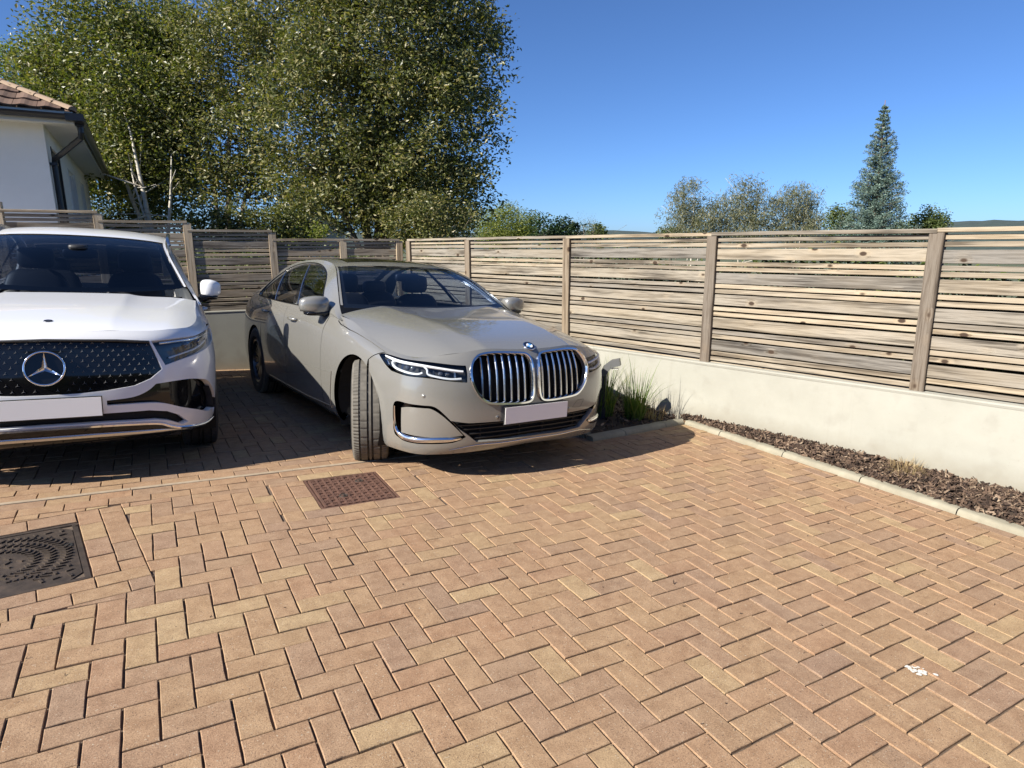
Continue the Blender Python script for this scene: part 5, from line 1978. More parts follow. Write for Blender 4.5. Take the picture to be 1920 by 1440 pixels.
def inv_xz(S, pts, guess):
    """(u, v) on S where x and z take the given values (Newton)"""
    out = []
    for (x, z), g in zip(pts, guess):
        q = np.array(g, float)
        for _ in range(25):
            p = S(q[:1], q[1:])[0]
            e = np.array([x - p[0], z - p[2]])
            h = 1e-4
            a = (S(q[:1] + h, q[1:])[0] - p) / h; b = (S(q[:1], q[1:] + h)[0] - p) / h
            J = np.array([[a[0], b[0]], [a[2], b[2]]])
            try:
                d = np.linalg.solve(J, e)
            except np.linalg.LinAlgError:
                break
            q = q + np.clip(d, -.1, .1)
            if abs(e).max() < 1e-5:
                break
        out.append(q)
    return np.array(out)
def arch(S, cx, cz, r, t_of_x, a0=-25, a1=205, n=34, ry=1.0):
    """wheel-arch curve (front foot to rear foot) in (u, v)"""
    A = np.radians(np.linspace(a0, a1, n))
    pts = [(cx + r * math.cos(a), cz + r * ry * math.sin(a)) for a in A]
    return inv_xz(S, pts, [(t_of_x(x), np.clip(z - .2, .0, .8)) for x, z in pts])
# ------------------------------------------------------------------ car materials
def paint(name, col, metal=0.0, rough=.38, flake=False):
    t = NT(name)
    t.set(Base_Color=col, Metallic=metal, Roughness=rough)
    t.b.inputs['Coat Weight'].default_value = 1.0
    t.b.inputs['Coat Roughness'].default_value = .035
    t.b.inputs['Coat IOR'].default_value = 1.52
    if flake:
        v = t.coord('Object')
        n = t.noise(v, 1400, 1)
        t.link(t.mix(t.maprange(n, .4, .6), tuple(c * .9 for c in col), tuple(min(1, c * 1.1) for c in col)), t.b.inputs['Base Color'])
    return t.m
P_GREY = paint('grey_paint', (.235, .229, .208), .25, .24, True)
P_WHITE = paint('white_paint', (.80, .80, .79), .0, .4)
CHROME = simple('chrome', (.82, .83, .85), .07, 1.0)
SATIN = simple('satin_metal', (.60, .60, .60), .22, 1.0)
GLOSSBLK = simple('gloss_black', (.006, .006, .007), .06)
PLASTIC = simple('dark_plastic', (.018, .018, .019), .5)
MATBLK = simple('matt_black', (.008, .008, .008), .8)
INTER = simple('interior_dark', (.012, .013, .017), .6)
LEATHER = simple('seat_leather', (.022, .023, .028), .5)
PLATEW = simple('plate_white', (.92, .91, .88), .5)
LIGHTW = simple('light_guide', (.66, .68, .69), .2)
REFL = simple('reflector', (.55, .57, .60), .12, 1.0)
t = NT('tyre_rubber')
v = t.coord('Object')
t.set(Base_Color=t.ramp(t.noise(v, 18, 4), [(.3, (.022, .021, .020)), (.7, (.045, .042, .038))]), Roughness=.72)
t.bump(t.noise(v, 260, 2), .3, .001)
RUBBER = t.m
t = NT('tyre_tread_dusty')
v = t.coord('Object')
t.set(Base_Color=t.ramp(t.noise(v, 30, 4), [(.3, (.10, .092, .077)), (.7, (.15, .136, .113))]), Roughness=.85)
TREAD = t.m
ALLOY = simple('alloy_dark', (.12, .12, .125), .28, .9)
def glass(name, tint, spec=1.0, base_rough=.0):
    t = NT(name)
    t.n.remove(t.b)
    tr = t.node('ShaderNodeBsdfTransparent'); tr.inputs[0].default_value = (*tint, 1)
    gl = t.node('ShaderNodeBsdfGlossy'); gl.inputs['Roughness'].default_value = base_rough
    gl.inputs[0].default_value = (spec, spec, spec, 1)
    fr = t.node('ShaderNodeFresnel')
    bf = t.node('ShaderNodeNewGeometry').outputs['Backfacing']      # thin pane: the same reflectance from both sides
    t.link(t.math('SUBTRACT', 1.5, t.math('MULTIPLY', bf, 1.5 - 1 / 1.5)), fr.inputs[0])
    mx = t.node('ShaderNodeMixShader')
    t.link(fr.outputs[0], mx.inputs[0]); t.link(tr.outputs[0], mx.inputs[1]); t.link(gl.outputs[0], mx.inputs[2])
    t.link(mx.outputs[0], t.out.inputs[0])
    return t.m
G_SCREEN = glass('windscreen_glass', (.44, .52, .66), .95)
G_SIDE = glass('side_glass', (.66, .70, .71))
G_NAVY = glass('screen_glass_dark', (.20, .245, .33), .85)
G_DARK = glass('privacy_glass', (.10, .11, .12))
G_LENS = glass('lens_glass', (.93, .95, .96))

def wheel(name, parent, loc, rot_z, Rt, Rr, W, side, rim_mat=ALLOY, spokes=10, prof_n=135, tread=None):
    """tyre with grooved tread, rim with twin spokes; axle along local Y, outer face towards side*Y"""
    w = bpy.data.objects.new(name, None); COL.objects.link(w); w.parent = parent
    w.empty_display_size = .1
    w.location = loc; w.rotation_euler = (0, 0, rot_z)
    h = W / 2
    # profile across the tread: (y, radius); g marks groove floors, s marks sipe rows
    pr = [(-h * .80, Rr, ''), (-h * .97, Rr + .03, ''), (-h * 1.0, (Rr + Rt) / 2, ''), (-h * .95, Rt - .030, ''), (-h * .86, Rt - .010, 's'), (-h * .60, Rt - .002, 's'),
          (-h * .58, Rt - .009, 'g'), (-h * .51, Rt - .009, 'g'), (-h * .49, Rt - .001, ''), (-h * .17, Rt, 'm'), (-h * .15, Rt - .009, 'g'), (-h * .075, Rt - .009, 'g'), (-h * .055, Rt, ''),
          (h * .055, Rt, ''), (h * .075, Rt - .009, 'g'), (h * .15, Rt - .009, 'g'), (h * .17, Rt, 'm'), (h * .49, Rt - .001, ''), (h * .51, Rt - .009, 'g'), (h * .58, Rt - .009, 'g'),
          (h * .60, Rt - .002, 's'), (h * .86, Rt - .010, 's'), (h * .95, Rt - .030, ''), (h * 1.0, (Rr + Rt) / 2, ''), (h * .97, Rr + .03, ''), (h * .80, Rr, '')]
    n, m = prof_n * 2, len(pr)
    vs, fs, mi = [], [], []
    for k in range(n):
        a = 2 * math.pi * k / n
        for (y, r, f) in pr:
            rr = r
            kk = k % 3
            if f == 's' and kk == 0:
                rr = r - .006
            if f == 'm' and (k + (2 if y > 0 else 0)) % 8 == 0:
                rr = r - .006
            if rr > Rt - .045:                       # contact patch is flattened
                pz = rr * math.sin(a)
                flat = -(Rt - .012)
                if pz < flat:
                    rr = rr * flat / pz if pz else rr
            vs.append((rr * math.cos(a), y, rr * math.sin(a)))
    for k in range(n):
        k2 = (k + 1) % n
        for i in range(m - 1):
            fs.append((k * m + i, k * m + i + 1, k2 * m + i + 1, k2 * m + i))
            mi.append(1 if 4 <= i < m - 5 and pr[i][2] != 'g' or (3 <= i < m - 4 and pr[i][2] != 'g' and pr[i + 1][2] != 'g') else 0)
    me = mesh_from('tyre', vs, fs, [RUBBER, tread or TREAD], True, None, mi)
    me.set_sharp_from_angle(angle=R(28))
    link('tyre', me, w)
    rb = MB()
    yo = side * h
    rb.lathe([(Rr, -h * .8), (Rr - .012, -h * .7), (Rr - .03, 0), (Rr - .012, h * .7), (Rr + .002, h * .84 if side > 0 else h * .8)], 48, 'Y')
    lip = side * h * .80
    rb.lathe([(Rr + .004, lip), (Rr - .004, lip + side * .014), (Rr - .022, lip + side * .006), (Rr - .028, lip - side * .03)], 48, 'Y')
    for k in range(spokes):
        for s in (-1, 1):
            a = 2 * math.pi * k / spokes + s * .085
            mw = Matrix.Rotation(-a, 4, 'Y')
            y1, y2 = lip - side * .005, lip - side * .028
            L0, L1 = .055, Rr - .015
            ww0, ww1 = .013, .010
            sh = s * .012
            q = [(L0, y2, -ww0), (L1, y1 - side * .004, -ww1 + sh), (L1, y1 - side * .004, ww1 + sh), (L0, y2, ww0)]
            q2 = [(x, y - side * .03, z * 1.2) for x, y, z in q]
            rb.add([mw @ Vector(p) for p in q + q2], [(0, 1, 2, 3), (7, 6, 5, 4), (0, 4, 5, 1), (2, 6, 7, 3), (1, 5, 6, 2), (0, 3, 7, 4)])
    rb.lathe([(.0, lip - side * .018), (.032, lip - side * .018), (.07, lip - side * .03), (.075, lip - side * .06)], 24, 'Y')
    rb.obj('rim', rim_mat, w, sharp=35)
    dk = MB().lathe([(0.0, lip - side * .11), (Rr - .03, lip - side * .11)], 32, 'Y')
    dk.lathe([(0.06, lip - side * .09), (.17, lip - side * .09), (.17, lip - side * .10)], 32, 'Y')
    dk.obj('brake_disc', PLASTIC, w)
    return w
def loft(sections, closed=True):
    """sections: lists of 3-d points, same length -> MB"""
    mb = MB()
    n = len(sections[0])
    vs = [p for s in sections for p in s]
    fs = []
    for i in range(len(sections) - 1):
        for k in range(n if closed else n - 1):
            fs.append((i * n + k, i * n + (k + 1) % n, (i + 1) * n + (k + 1) % n, (i + 1) * n + k))
    fs.append(tuple(range(n - 1, -1, -1))); fs.append(tuple((len(sections) - 1) * n + k for k in range(n)))
    mb.add(vs, fs)
    return mb
def rounded_box(name, mat, parent, cx, cy, cz, sx, sy, sz, r=.3, seg=2, taper=None, rot=None):
    """soft box (superellipsoid) for seats, head restraints, mirror bodies"""
    n1, n2 = 10, 16
    vs, fs = [], []
    e = r
    def sp(v):
        return math.copysign(abs(v) ** e, v)
    for i in range(n1 + 1):
        ph = -math.pi / 2 + math.pi * i / n1
        for k in range(n2):
            th = 2 * math.pi * k / n2
            x, y, z = sp(math.cos(ph)) * sp(math.cos(th)), sp(math.cos(ph)) * sp(math.sin(th)), sp(math.sin(ph))
            if taper:
                x, y, z = taper(x, y, z)
            vs.append((x * sx / 2, y * sy / 2, z * sz / 2))
    for i in range(n1):
        for k in range(n2):
            fs.append((i * n2 + k, i * n2 + (k + 1) % n2, (i + 1) * n2 + (k + 1) % n2, (i + 1) * n2 + k))
    m = Matrix.Translation((cx, cy, cz)) @ (rot or Matrix.Identity(4))
    mb = MB().add([m @ Vector(v) for v in vs], fs)
    return mb.obj(name, mat, parent, smooth=True)
def cabin(root, fx, rx, zs, yw, rhd=-1, zroof=1.3):
    """dashboard, wheel and seats. fx, rx: x of the front and rear seat bases"""
    ds = MB()
    prof = [(fx + .95, zs - .05), (fx + .95, zs + .32), (fx + .78, zs + .40), (fx + .58, zs + .36), (fx + .52, zs + .2), (fx + .6, zs - .05)]
    ds.add([(x, -yw, z) for x, z in prof] + [(x, yw, z) for x, z in prof], [tuple(range(6)), tuple(range(11, 5, -1))] + [(i, 6 + i, 6 + (i + 1) % 6, (i + 1) % 6) for i in range(6)])
    ds.obj('dashboard', INTER, root)
    sw = MB()
    c = Vector((fx + .42, rhd * .37, zs + .33)); ax = Vector((-.85, 0, .5)).normalized()
    e1_ = Vector((0, 1, 0)); e2_ = ax.cross(e1_)
    ring = [c + (e1_ * math.cos(a) + e2_ * math.sin(a)) * .185 for a in np.linspace(0, 2 * math.pi, 25)]
    sw.tube(ring, .016, 6, False)
    for a in (0, math.pi, -math.pi / 2):
        sw.tube([c, c + (e1_ * math.cos(a) + e2_ * math.sin(a)) * .18], .018, 5)
    sw.tube([c, c - ax * .2], .03, 6)
    sw.obj('steering_wheel', PLASTIC, root, smooth=True)
    for (x, y, h) in ((fx, .37, 1), (fx, -.37, 1), (rx, .36, 0), (rx, -.36, 0)):
        rot = Matrix.Rotation(R(-14 if h else -20), 4, 'Y')
        seat = rounded_box('seat', LEATHER, root, x - .28, y, zs + .30, .16, .50, .66, .45, rot=rot, taper=lambda a, b, c_: (a, b * (1 - .12 * c_), c_))
        rounded_box('seat_cushion', LEATHER, seat, x + .02, y, zs + .0, .52, .52, .16, .4)
        rounded_box('head_restraint', LEATHER, seat, x - .385 if h else x - .42, y, zs + .72 if h else zs + .66, .10, .27, .18 if h else .15, .5)
    fl = MB().box((rx - .6, -yw, zs - .30), (fx + 1.0, yw, zs - .28))
    fl.box((rx - .62, -yw, zs - .3), (rx - .6, yw, zs + .36))
    fl.obj('cabin_floor', INTER, root)
# ------------------------------------------------------------------ the grey saloon
FB = False
BQ = (-0.3538, 4.8185, -0.0577, -0.96727, -0.02929, -0.05286)
def rot_zyx(yaw, pit, rol):
    return Matrix.Rotation(yaw, 4, 'Z') @ Matrix.Rotation(pit, 4, 'Y') @ Matrix.Rotation(rol, 4, 'X')
bmw = thing('saloon_car', 'grey saloon with a twin chrome barred grille, front wheels turned, beside the white car', 'car',
            mw=Matrix.Translation(BQ[:3]) @ rot_zyx(*BQ[3:]))
bx = [p[0] for p in BM_PLAN]
def bt(x):
    return float(np.interp(-x, [-v for v in bx[8:]], BM_T[8:])) if x <= bx[8] else float(np.interp(-x, [-v for v in bx], BM_T))
AF = arch(BM_BELT, -.02, .355, .392, bt, -24, 204)
AR = arch(BM_BELT, -2.90, .355, .388, bt, -24, 204)
L_ = lambda a: [tuple(p) for p in a]
HLINE = [(.0, .806), (.10, .812), (.25, .815), (.40, .812), (.47, .790), (.515, .762), (.79, .772), (.95, .780), (1.10, .778), (1.155, .772)]
HSIDE_W = [(1.155, .766), (1.25, .776), (1.40, .782), (1.60, .770), (1.794, .760), (1.98, .769), (2.056, .786), (2.089, .82)]
HSIDE = [(1.155, .772), (1.25, .782), (1.40, .788), (1.60, .776), (1.794, .766), (1.98, .775), (2.05, .79), (2.083, .82)]
HL_OUT = smooth_poly([(1.232, .715), (1.195, .752), (1.10, .772), (.95, .772), (.79, .765), (.64, .757), (.515, .750), (.510, .69), (.512, .622), (.64, .628), (.79, .638), (.93, .625), (1.06, .616), (1.13, .645)], True, 4, (0, 6, 8, 12))
KID = smooth_poly([(.022, .68), (.027, .745), (.048, .782), (.095, .797), (.24, .803), (.39, .800), (.445, .786), (.478, .752), (.489, .70), (.484, .63), (.455, .55), (.405, .487), (.35, .457), (.25, .447), (.13, .443), (.055, .452), (.027, .49), (.021, .57)], True, 4)
CURT = smooth_poly([(1.03, .17), (1.028, .30), (1.022, .385), (.985, .418), (.90, .423), (.80, .428), (.72, .426), (.655, .37), (.58, .27), (.515, .175), (.60, .128), (.76, .118), (.923, .117), (.99, .135)], True, 4, (9,))
LOWR = [(0, .292), (.27, .294), (.50, .30), (.62, .322), (.56, .245), (.50, .188), (.44, .118), (.27, .106), (0, .105)]
bump = [(0, .806)] + HLINE[1:] + [(1.20, .752), (1.24, .70), (1.353, .60)]
i0 = int(np.argmin(np.abs(AF[:, 0] - 1.353)))
arch_front = [p for p in L_(AF) if p[0] < 1.345]
bump_half = HLINE + [(1.20, .757), (1.245, .705), (1.345, .61)] + [p for p in L_(AF[::1]) if p[0] < 1.335][::-1] + [(1.165, 0.0), (0, 0.0)]
# AF runs from the front foot up: order it top -> foot for the bumper edge
AFs = L_(AF)
top_i = int(np.argmax([p[1] for p in AFs]))
front_leg, rear_leg = AFs[:top_i + 1], AFs[top_i:]
fl_b = [p for p in front_leg if p[0] < 1.338]
bump_half = HLINE + [(1.20, .757), (1.245, .705), (1.338, .622)] + fl_b[::-1] + [(fl_b[0][0] - .03, .0)]
bump_full = [(-u, v) for u, v in bump_half[:0:-1]] + bump_half
bump_full = [(-u, v) for u, v in bump_half[::-1]][:-1] + bump_half       # left foot ... centre ... right foot
low_full = [(-u, v) for u, v in LOWR[::-1]][:-1] + LOWR
low_full = [(u, v) for u, v in LOWR] + [(-u, v) for u, v in LOWR[-2:0:-1]]
mir = lambda P: [(-p[0], p[1]) for p in P][::-1]
panel_obj('front_bumper', bmw, P_GREY, BM_BELT, bump_full, [L_(HL_OUT), mir(HL_OUT), L_(KID), mir(KID), L_(CURT), mir(CURT), low_full], step=.035, flange=.03, hole_flange=.035, flip=FB)
for mr in (False, True):
    s = 'mirror'
    # front wing
    wing = HSIDE_W + [(2.235, .82), (2.238, .60), (2.24, .30), (2.20, .055)] + [(rear_leg[-1][0] + .02, .055)] + rear_leg[::-1] + [p for p in front_leg[::-1] if p[0] > 1.352] + [(1.352, .618), (1.258, .705), (1.205, .765)]
    panel_obj('front_wing', bmw, P_GREY, BM_BELT, wing, step=.04, flip=FB, flange=.03, mirror=mr)
    d0, d1, d1t = 2.243, 3.235, 3.36
    door = [(d0, .82), (d1t, .82), (d1t - .02, .74), (3.28, .60), (d1, .40), (d1, .10), (3.16, .062), (2.215, .062), (d0, .30)]
    fd = panel_obj('front_door', bmw, P_GREY, BM_BELT, door, step=.045, flip=FB, flange=.025, mirror=mr)
    ARs = L_(AR)
    ti = int(np.argmax([p[1] for p in ARs]))
    rfront = [p for p in ARs[:ti + 1]]
    door2 = [(d1t + .0045, .82), (4.32, .82), (4.26, .70)] + [(4.15, .60)] + [p for p in rfront if p[0] < 4.14 and p[1] < .56][::-1] + [(3.95, .10), (3.90, .062), (3.168, .062), (d1 + .0045, .10), (d1 + .0045, .40), (3.2845, .60), (d1t - .0155, .74)]
    rd = panel_obj('rear_door', bmw, P_GREY, BM_BELT, door2, step=.045, flip=FB, flange=.025, mirror=mr)
    tq = BM_T[-1]
    q1 = [p for p in ARs if p[0] > 4.05 and p[1] > .3]
    quarter = [(4.3245, .82), (tq - .50, .82), (tq - .50, .0), (ARs[-1][0] + .03, .0)] + ARs[::-1][:len(ARs)] 
    quarter = [(4.3245, .82), (tq - .50, .82), (tq - .50, .0)] + [p for p in ARs[::-1] if not (p[0] < 4.14 and p[1] < .56)] + [(4.1545, .60), (4.2645, .70)]
    panel_obj('quarter_panel', bmw, P_GREY, BM_BELT, quarter, step=.05, flip=FB, flange=.02, mirror=mr)
    sill = [(rear_leg[-1][0] + .01, .0), (rear_leg[-1][0] + .02, .055), (3.9, .055), (ARs[0][0] - .02, .055), (ARs[0][0] - .01, 0.0)]
    panel_obj('side_sill', bmw, PLASTIC, BM_BELT, sill, step=.05, flip=FB, flange=.05, mirror=mr)
    # door handles, lower brightwork, wing vent
    for dr, t0 in ((fd, 3.02), (rd, 4.02)):
        X = BM_BELT(np.array([t0]), np.array([.735]))[0]
        sg = -1 if mr else 1
        hd1 = MB()
        pts = [BM_BELT(np.array([t0 + a]), np.array([.728 + b]))[0] * [1, sg, 1] + np.array([0, sg * c_, 0]) for a, b, c_ in ((-.11, .004, .006), (-.07, .006, .030), (0, .006, .036), (.07, .004, .030), (.11, .0, .006))]
        hd1.tube([tuple(p) for p in pts], [.010, .014, .015, .014, .010], 8)
        hd1.obj('handle', P_GREY, dr, smooth=True)
    strip_on(BM_BELT, [(2.03, .125), (2.6, .098), (3.3, .098), (3.88, .105)], .020, 'sill_trim', bmw, SATIN, .002, .006, FB, mirror=mr)
    strip_on(BM_BELT, [(2.045, .128), (2.035, .22), (1.985, .40)], .010, 'wing_vent', bmw, P_GREY, .002, .006, FB, mirror=mr)
panel_obj('rear_bumper', bmw, P_GREY, BM_BELT, [(tq - .495, .80), (tq + .495, .80), (tq + .495, .0), (tq - .495, .0)], step=.06, flip=FB, flange=.02)

# bonnet: the crown between the wing edges plus the turned-down edge
edge_t = np.linspace(-2.083, 2.083, 90)
E = BM_BELT(edge_t, np.full(90, .82))[:, :2]
rear = [(-.565 + .045 * math.cos(math.pi * .5 * y / .835) * 0 - .0 * abs(y), y) for y in np.linspace(.80, -.80, 17)]
rear = [(E[0, 0] + .02 * (1 - (y / .82) ** 2), y) for y in np.linspace(.80, -.80, 17)]
crown = L_(E) + rear[::1] if E[-1, 1] > 0 else L_(E) + [(a, -b) for a, b in rear]
hood = panel_obj('bonnet', bmw, P_GREY, lambda x, y: BM_HOOD(x, y), crown, step=.04)
edge = [(-u, v) for u, v in (HLINE + HSIDE)[::-1]][:-1] + HLINE + HSIDE + [(t_, .82) for t_ in np.linspace(2.08, -2.08, 60)]
panel_obj('bonnet_edge', bmw, P_GREY, BM_BELT, edge, step=.035, flip=FB, flange=.02)
# windscreen cowl
cow = MB()
n = 20
vs = []
for i in range(n + 1):
    y = -.80 + 1.6 * i / n
    xe = E[0, 0] + .02 * (1 - (y / .82) ** 2)
    zc = float(bm_hood_z(np.array([xe]), np.array([y]))[0])
    vs += [(xe + .02, y, zc - .03), (xe - .16, y, zc - .022)]
cow.add(vs, [(2 * i, 2 * i + 1, 2 * i + 3, 2 * i + 2) for i in range(n)]).obj('cowl', PLASTIC, bmw)

# roof, pillars, glass
def rr(x0, x1, r0, r1):
    return [(x0, r0), (x1, r0), (x1, r1), (x0, r1)]
BMT = lambda u, v: BM_TOP(u, v / .6)            # v in metres across
SRc = .565
scr = [(-.50, -.545), (-.50, .545), (-1.235, .555), (-1.235, -.555)]
rwin = [(-2.83, -.52), (-2.83, .52), (-3.42, .53), (-3.42, -.53)]
sunr = [(-1.40, -.47), (-1.40, .47), (-2.62, .47), (-2.62, -.47)]
roof_o = [(-1.245, -.6), (-1.245, .6), (-2.80, .6), (-2.80, -.6)]
panel_obj('roof', bmw, P_GREY, BMT, roof_o, [sunr], step=.05, hole_flange=.008)
panel_obj('sunroof', bmw, GLOSSBLK, BMT, [(a + (.006 if a < -2 else -.006), b * .987) for a, b in sunr], step=.07, off=-.003)
pf = [(-.49, -.6), (-.49, .6), (-1.2435, .6), (-1.2435, -.6)]
panel_obj('screen_pillar', bmw, P_GREY, BMT, pf, [[(-.485, -.548), (-.485, .548), (-1.242, .558), (-1.242, -.558)]] if False else [], step=.05) if False else None
for sg in (1, -1):
    pl = [(-.52, .586 * sg), (-.52, .6 * sg), (-1.2435, .6 * sg), (-1.2435, .586 * sg)]
    panel_obj('screen_pillar', bmw, P_GREY, BMT, pl, step=.03, flip=False)
ws_o = panel_obj('windscreen', bmw, G_SCREEN, BMT, [(-.50, -.583), (-.50, .583), (-1.238, .583), (-1.238, -.583)], step=.06, off=-.006)
# black frit round the screen
fr_in = smooth_poly([(-.555, -.555), (-.545, 0), (-.555, .555), (-.9, .56), (-1.205, .56), (-1.195, .0), (-1.205, -.56), (-.9, -.56)], True, 6, (0, 2, 4, 6))
panel_obj('screen_frit', ws_o, MATBLK, BMT, [(-.501, -.582), (-.501, .582), (-1.237, .582), (-1.237, -.582)], [L_(fr_in)], step=.05, off=-.009)
panel_obj('rear_window', bmw, G_SCREEN, BMT, rwin, step=.06, off=-.004)
panel_obj('boot_lid', bmw, P_GREY, BMT, [(-3.425, -.6), (-3.425, .6), (-4.1, .6), (-4.1, -.6)], step=.06)
for sg in (1, -1):
    panel_obj('rear_pillar', bmw, P_GREY, BMT, [(-2.802, .522 * sg), (-2.802, .6 * sg), (-3.424, .6 * sg), (-3.424, .532 * sg)], step=.04)
DLO = smooth_poly([(-.72, .06), (-.775, .11), (-1.035, .50), (-1.275, .75), (-1.60, .89), (-1.95, .935), (-2.35, .925), (-2.65, .86), (-2.90, .69), (-3.10, .38), (-3.14, .16), (-3.05, .085), (-2.3, .065), (-1.5, .06)], True, 5, (0,))
BMS = lambda u, v: BM_SIDE(u, v / .42)           # v in metres up the glass
DLm = [(a, b * .42) for a, b in DLO]
def cutx(P, x0, x1, gap=.0):
    q = [tuple(p) for p in P]
    # keep x between x0 (front) and x1 (rear), slanted pillars handled by the caller through sh
    return q
def clip_poly(P, a, b):
    return clip([tuple(p) for p in P], a, b, True)
for mr in (False, True):
    body = [(-.46, -.02), (-.46, .44)] + [(x, .425) for x in (-1.0, -1.5, -2.0, -2.5, -3.0, -3.5, -4.08)] + [(-4.08, -.03)]
    panel_obj('side_frame', bmw, P_GREY, BMS, [(a, b if b > .1 else b) for a, b in body], [DLm], step=.05, flip=True, hole_flange=.02, mirror=mr)
    # glass: front door, rear door, quarter light; divided by slanted pillars
    ins = offset_poly(DLm, .010)
    area2 = 0.5 * np.sum(ins[:, 0] * np.roll(ins[:, 1], -1) - np.roll(ins[:, 0], -1) * ins[:, 1])
    def sl(x0b, x0t):
        return (x0b, -.1), (x0t, .5)
    def part(front, back):
        q = [tuple(p) for p in (ins if area2 > 0 else ins[::-1])]
        # concave outlines are cut by simple half planes on a dense polygon
        def half(q, a, b, keep):
            out = []
            nx, ny = -(b[1] - a[1]), b[0] - a[0]
            d = [keep * ((p[0] - a[0]) * nx + (p[1] - a[1]) * ny) for p in q]
            for i in range(len(q)):
                j = (i + 1) % len(q)
                if d[i] >= 0: out.append(q[i])
                if d[i] * d[j] < 0:
                    f = d[i] / (d[i] - d[j]); out.append((q[i][0] + f * (q[j][0] - q[i][0]), q[i][1] + f * (q[j][1] - q[i][1])))
            return out
        if front: q = half(q, *front, 1)
        if back: q = half(q, *back, -1)
        return q
    p_b0, p_b1 = sl(-1.575, -2.02), sl(-1.665, -2.11)
    p_c0, p_c1 = sl(-2.36, -2.70), sl(-2.395, -2.735)
    for q, nm, mt in ((part(None, p_b0), 'front_window', G_SIDE), (part(p_b1, p_c0), 'rear_window', G_SIDE), (part(p_c1, None), 'quarter_light', G_SIDE)):
        if len(q) > 3:
            panel_obj(nm, bmw, mt, BMS, q, step=.06, off=-.012, mirror=mr, flip=True)
    for (a0, b0), (a1, b1) in ((p_b0, p_b1),):
        pil = [a0, a1, b1, b0]
        pil = part((a0, b0), (a1, b1))
        panel_obj('door_pillar', bmw, GLOSSBLK, BMS, pil, step=.04, off=-.010, mirror=mr, flip=True)
    strip_on(BMS, [(-1.60, -.0 + .03), (-2.02, .385)], .012, 'pillar_trim', bmw, SATIN, -.008, .006, True, mirror=mr)
    strip_on(BMS, [(-2.385, .03), (-2.70, .365)], .014, 'pillar_trim', bmw, SATIN, -.008, .006, True, mirror=mr)
    strip_on(BMS, L_(np.array(offset_poly(DLm, -.004))), .010, 'window_trim', bmw, GLOSSBLK, .0, .005, True, mirror=mr, closed=True, step=.05)

# grille, headlights and the rest of the face
def bars(poly, xs, parent, mat, depth0, w, hgt, inset=.02):
    """upright slats inside a grille opening"""
    Pm = np.array(poly)
    for x in xs:
        ys = []
        n = len(Pm)
        for i in range(n):
            a, b = Pm[i], Pm[(i + 1) % n]
            if (a[0] - x) * (b[0] - x) < 0:
                ys.append(a[1] + (b[1] - a[1]) * (x - a[0]) / (b[0] - a[0]))
        if len(ys) < 2:
            continue
        v0, v1 = min(ys) + inset * .4, max(ys) - inset * .4
        vv = np.linspace(v0, v1, 9)
        # slats lean towards the middle of the car at the foot
        uu = np.full(9, x)
        X = BM_BELT(uu, vv); N = surf_normals(BM_BELT, uu, vv, flip=FB)
        T = np.cross(N, np.gradient(X, axis=0)); T /= np.linalg.norm(T, axis=1, keepdims=True)
        prof = [(-w / 2, -depth0 - hgt), (-w / 2, -depth0 - .004), (-w * .28, -depth0), (w * .28, -depth0), (w / 2, -depth0 - .004), (w / 2, -depth0 - hgt)]
        V = np.stack([X + T * a + N * b for a, b in prof], 1).reshape(-1, 3)
        F = [(i * 6 + k, i * 6 + k + 1, (i + 1) * 6 + k + 1, (i + 1) * 6 + k) for i in range(8) for k in range(5)]
        F += [tuple(range(6)), tuple(48 + k for k in range(5, -1, -1))]
        me = mesh_from('grille_slat', V, F, mat, False)
        link('grille_slat', me, parent)
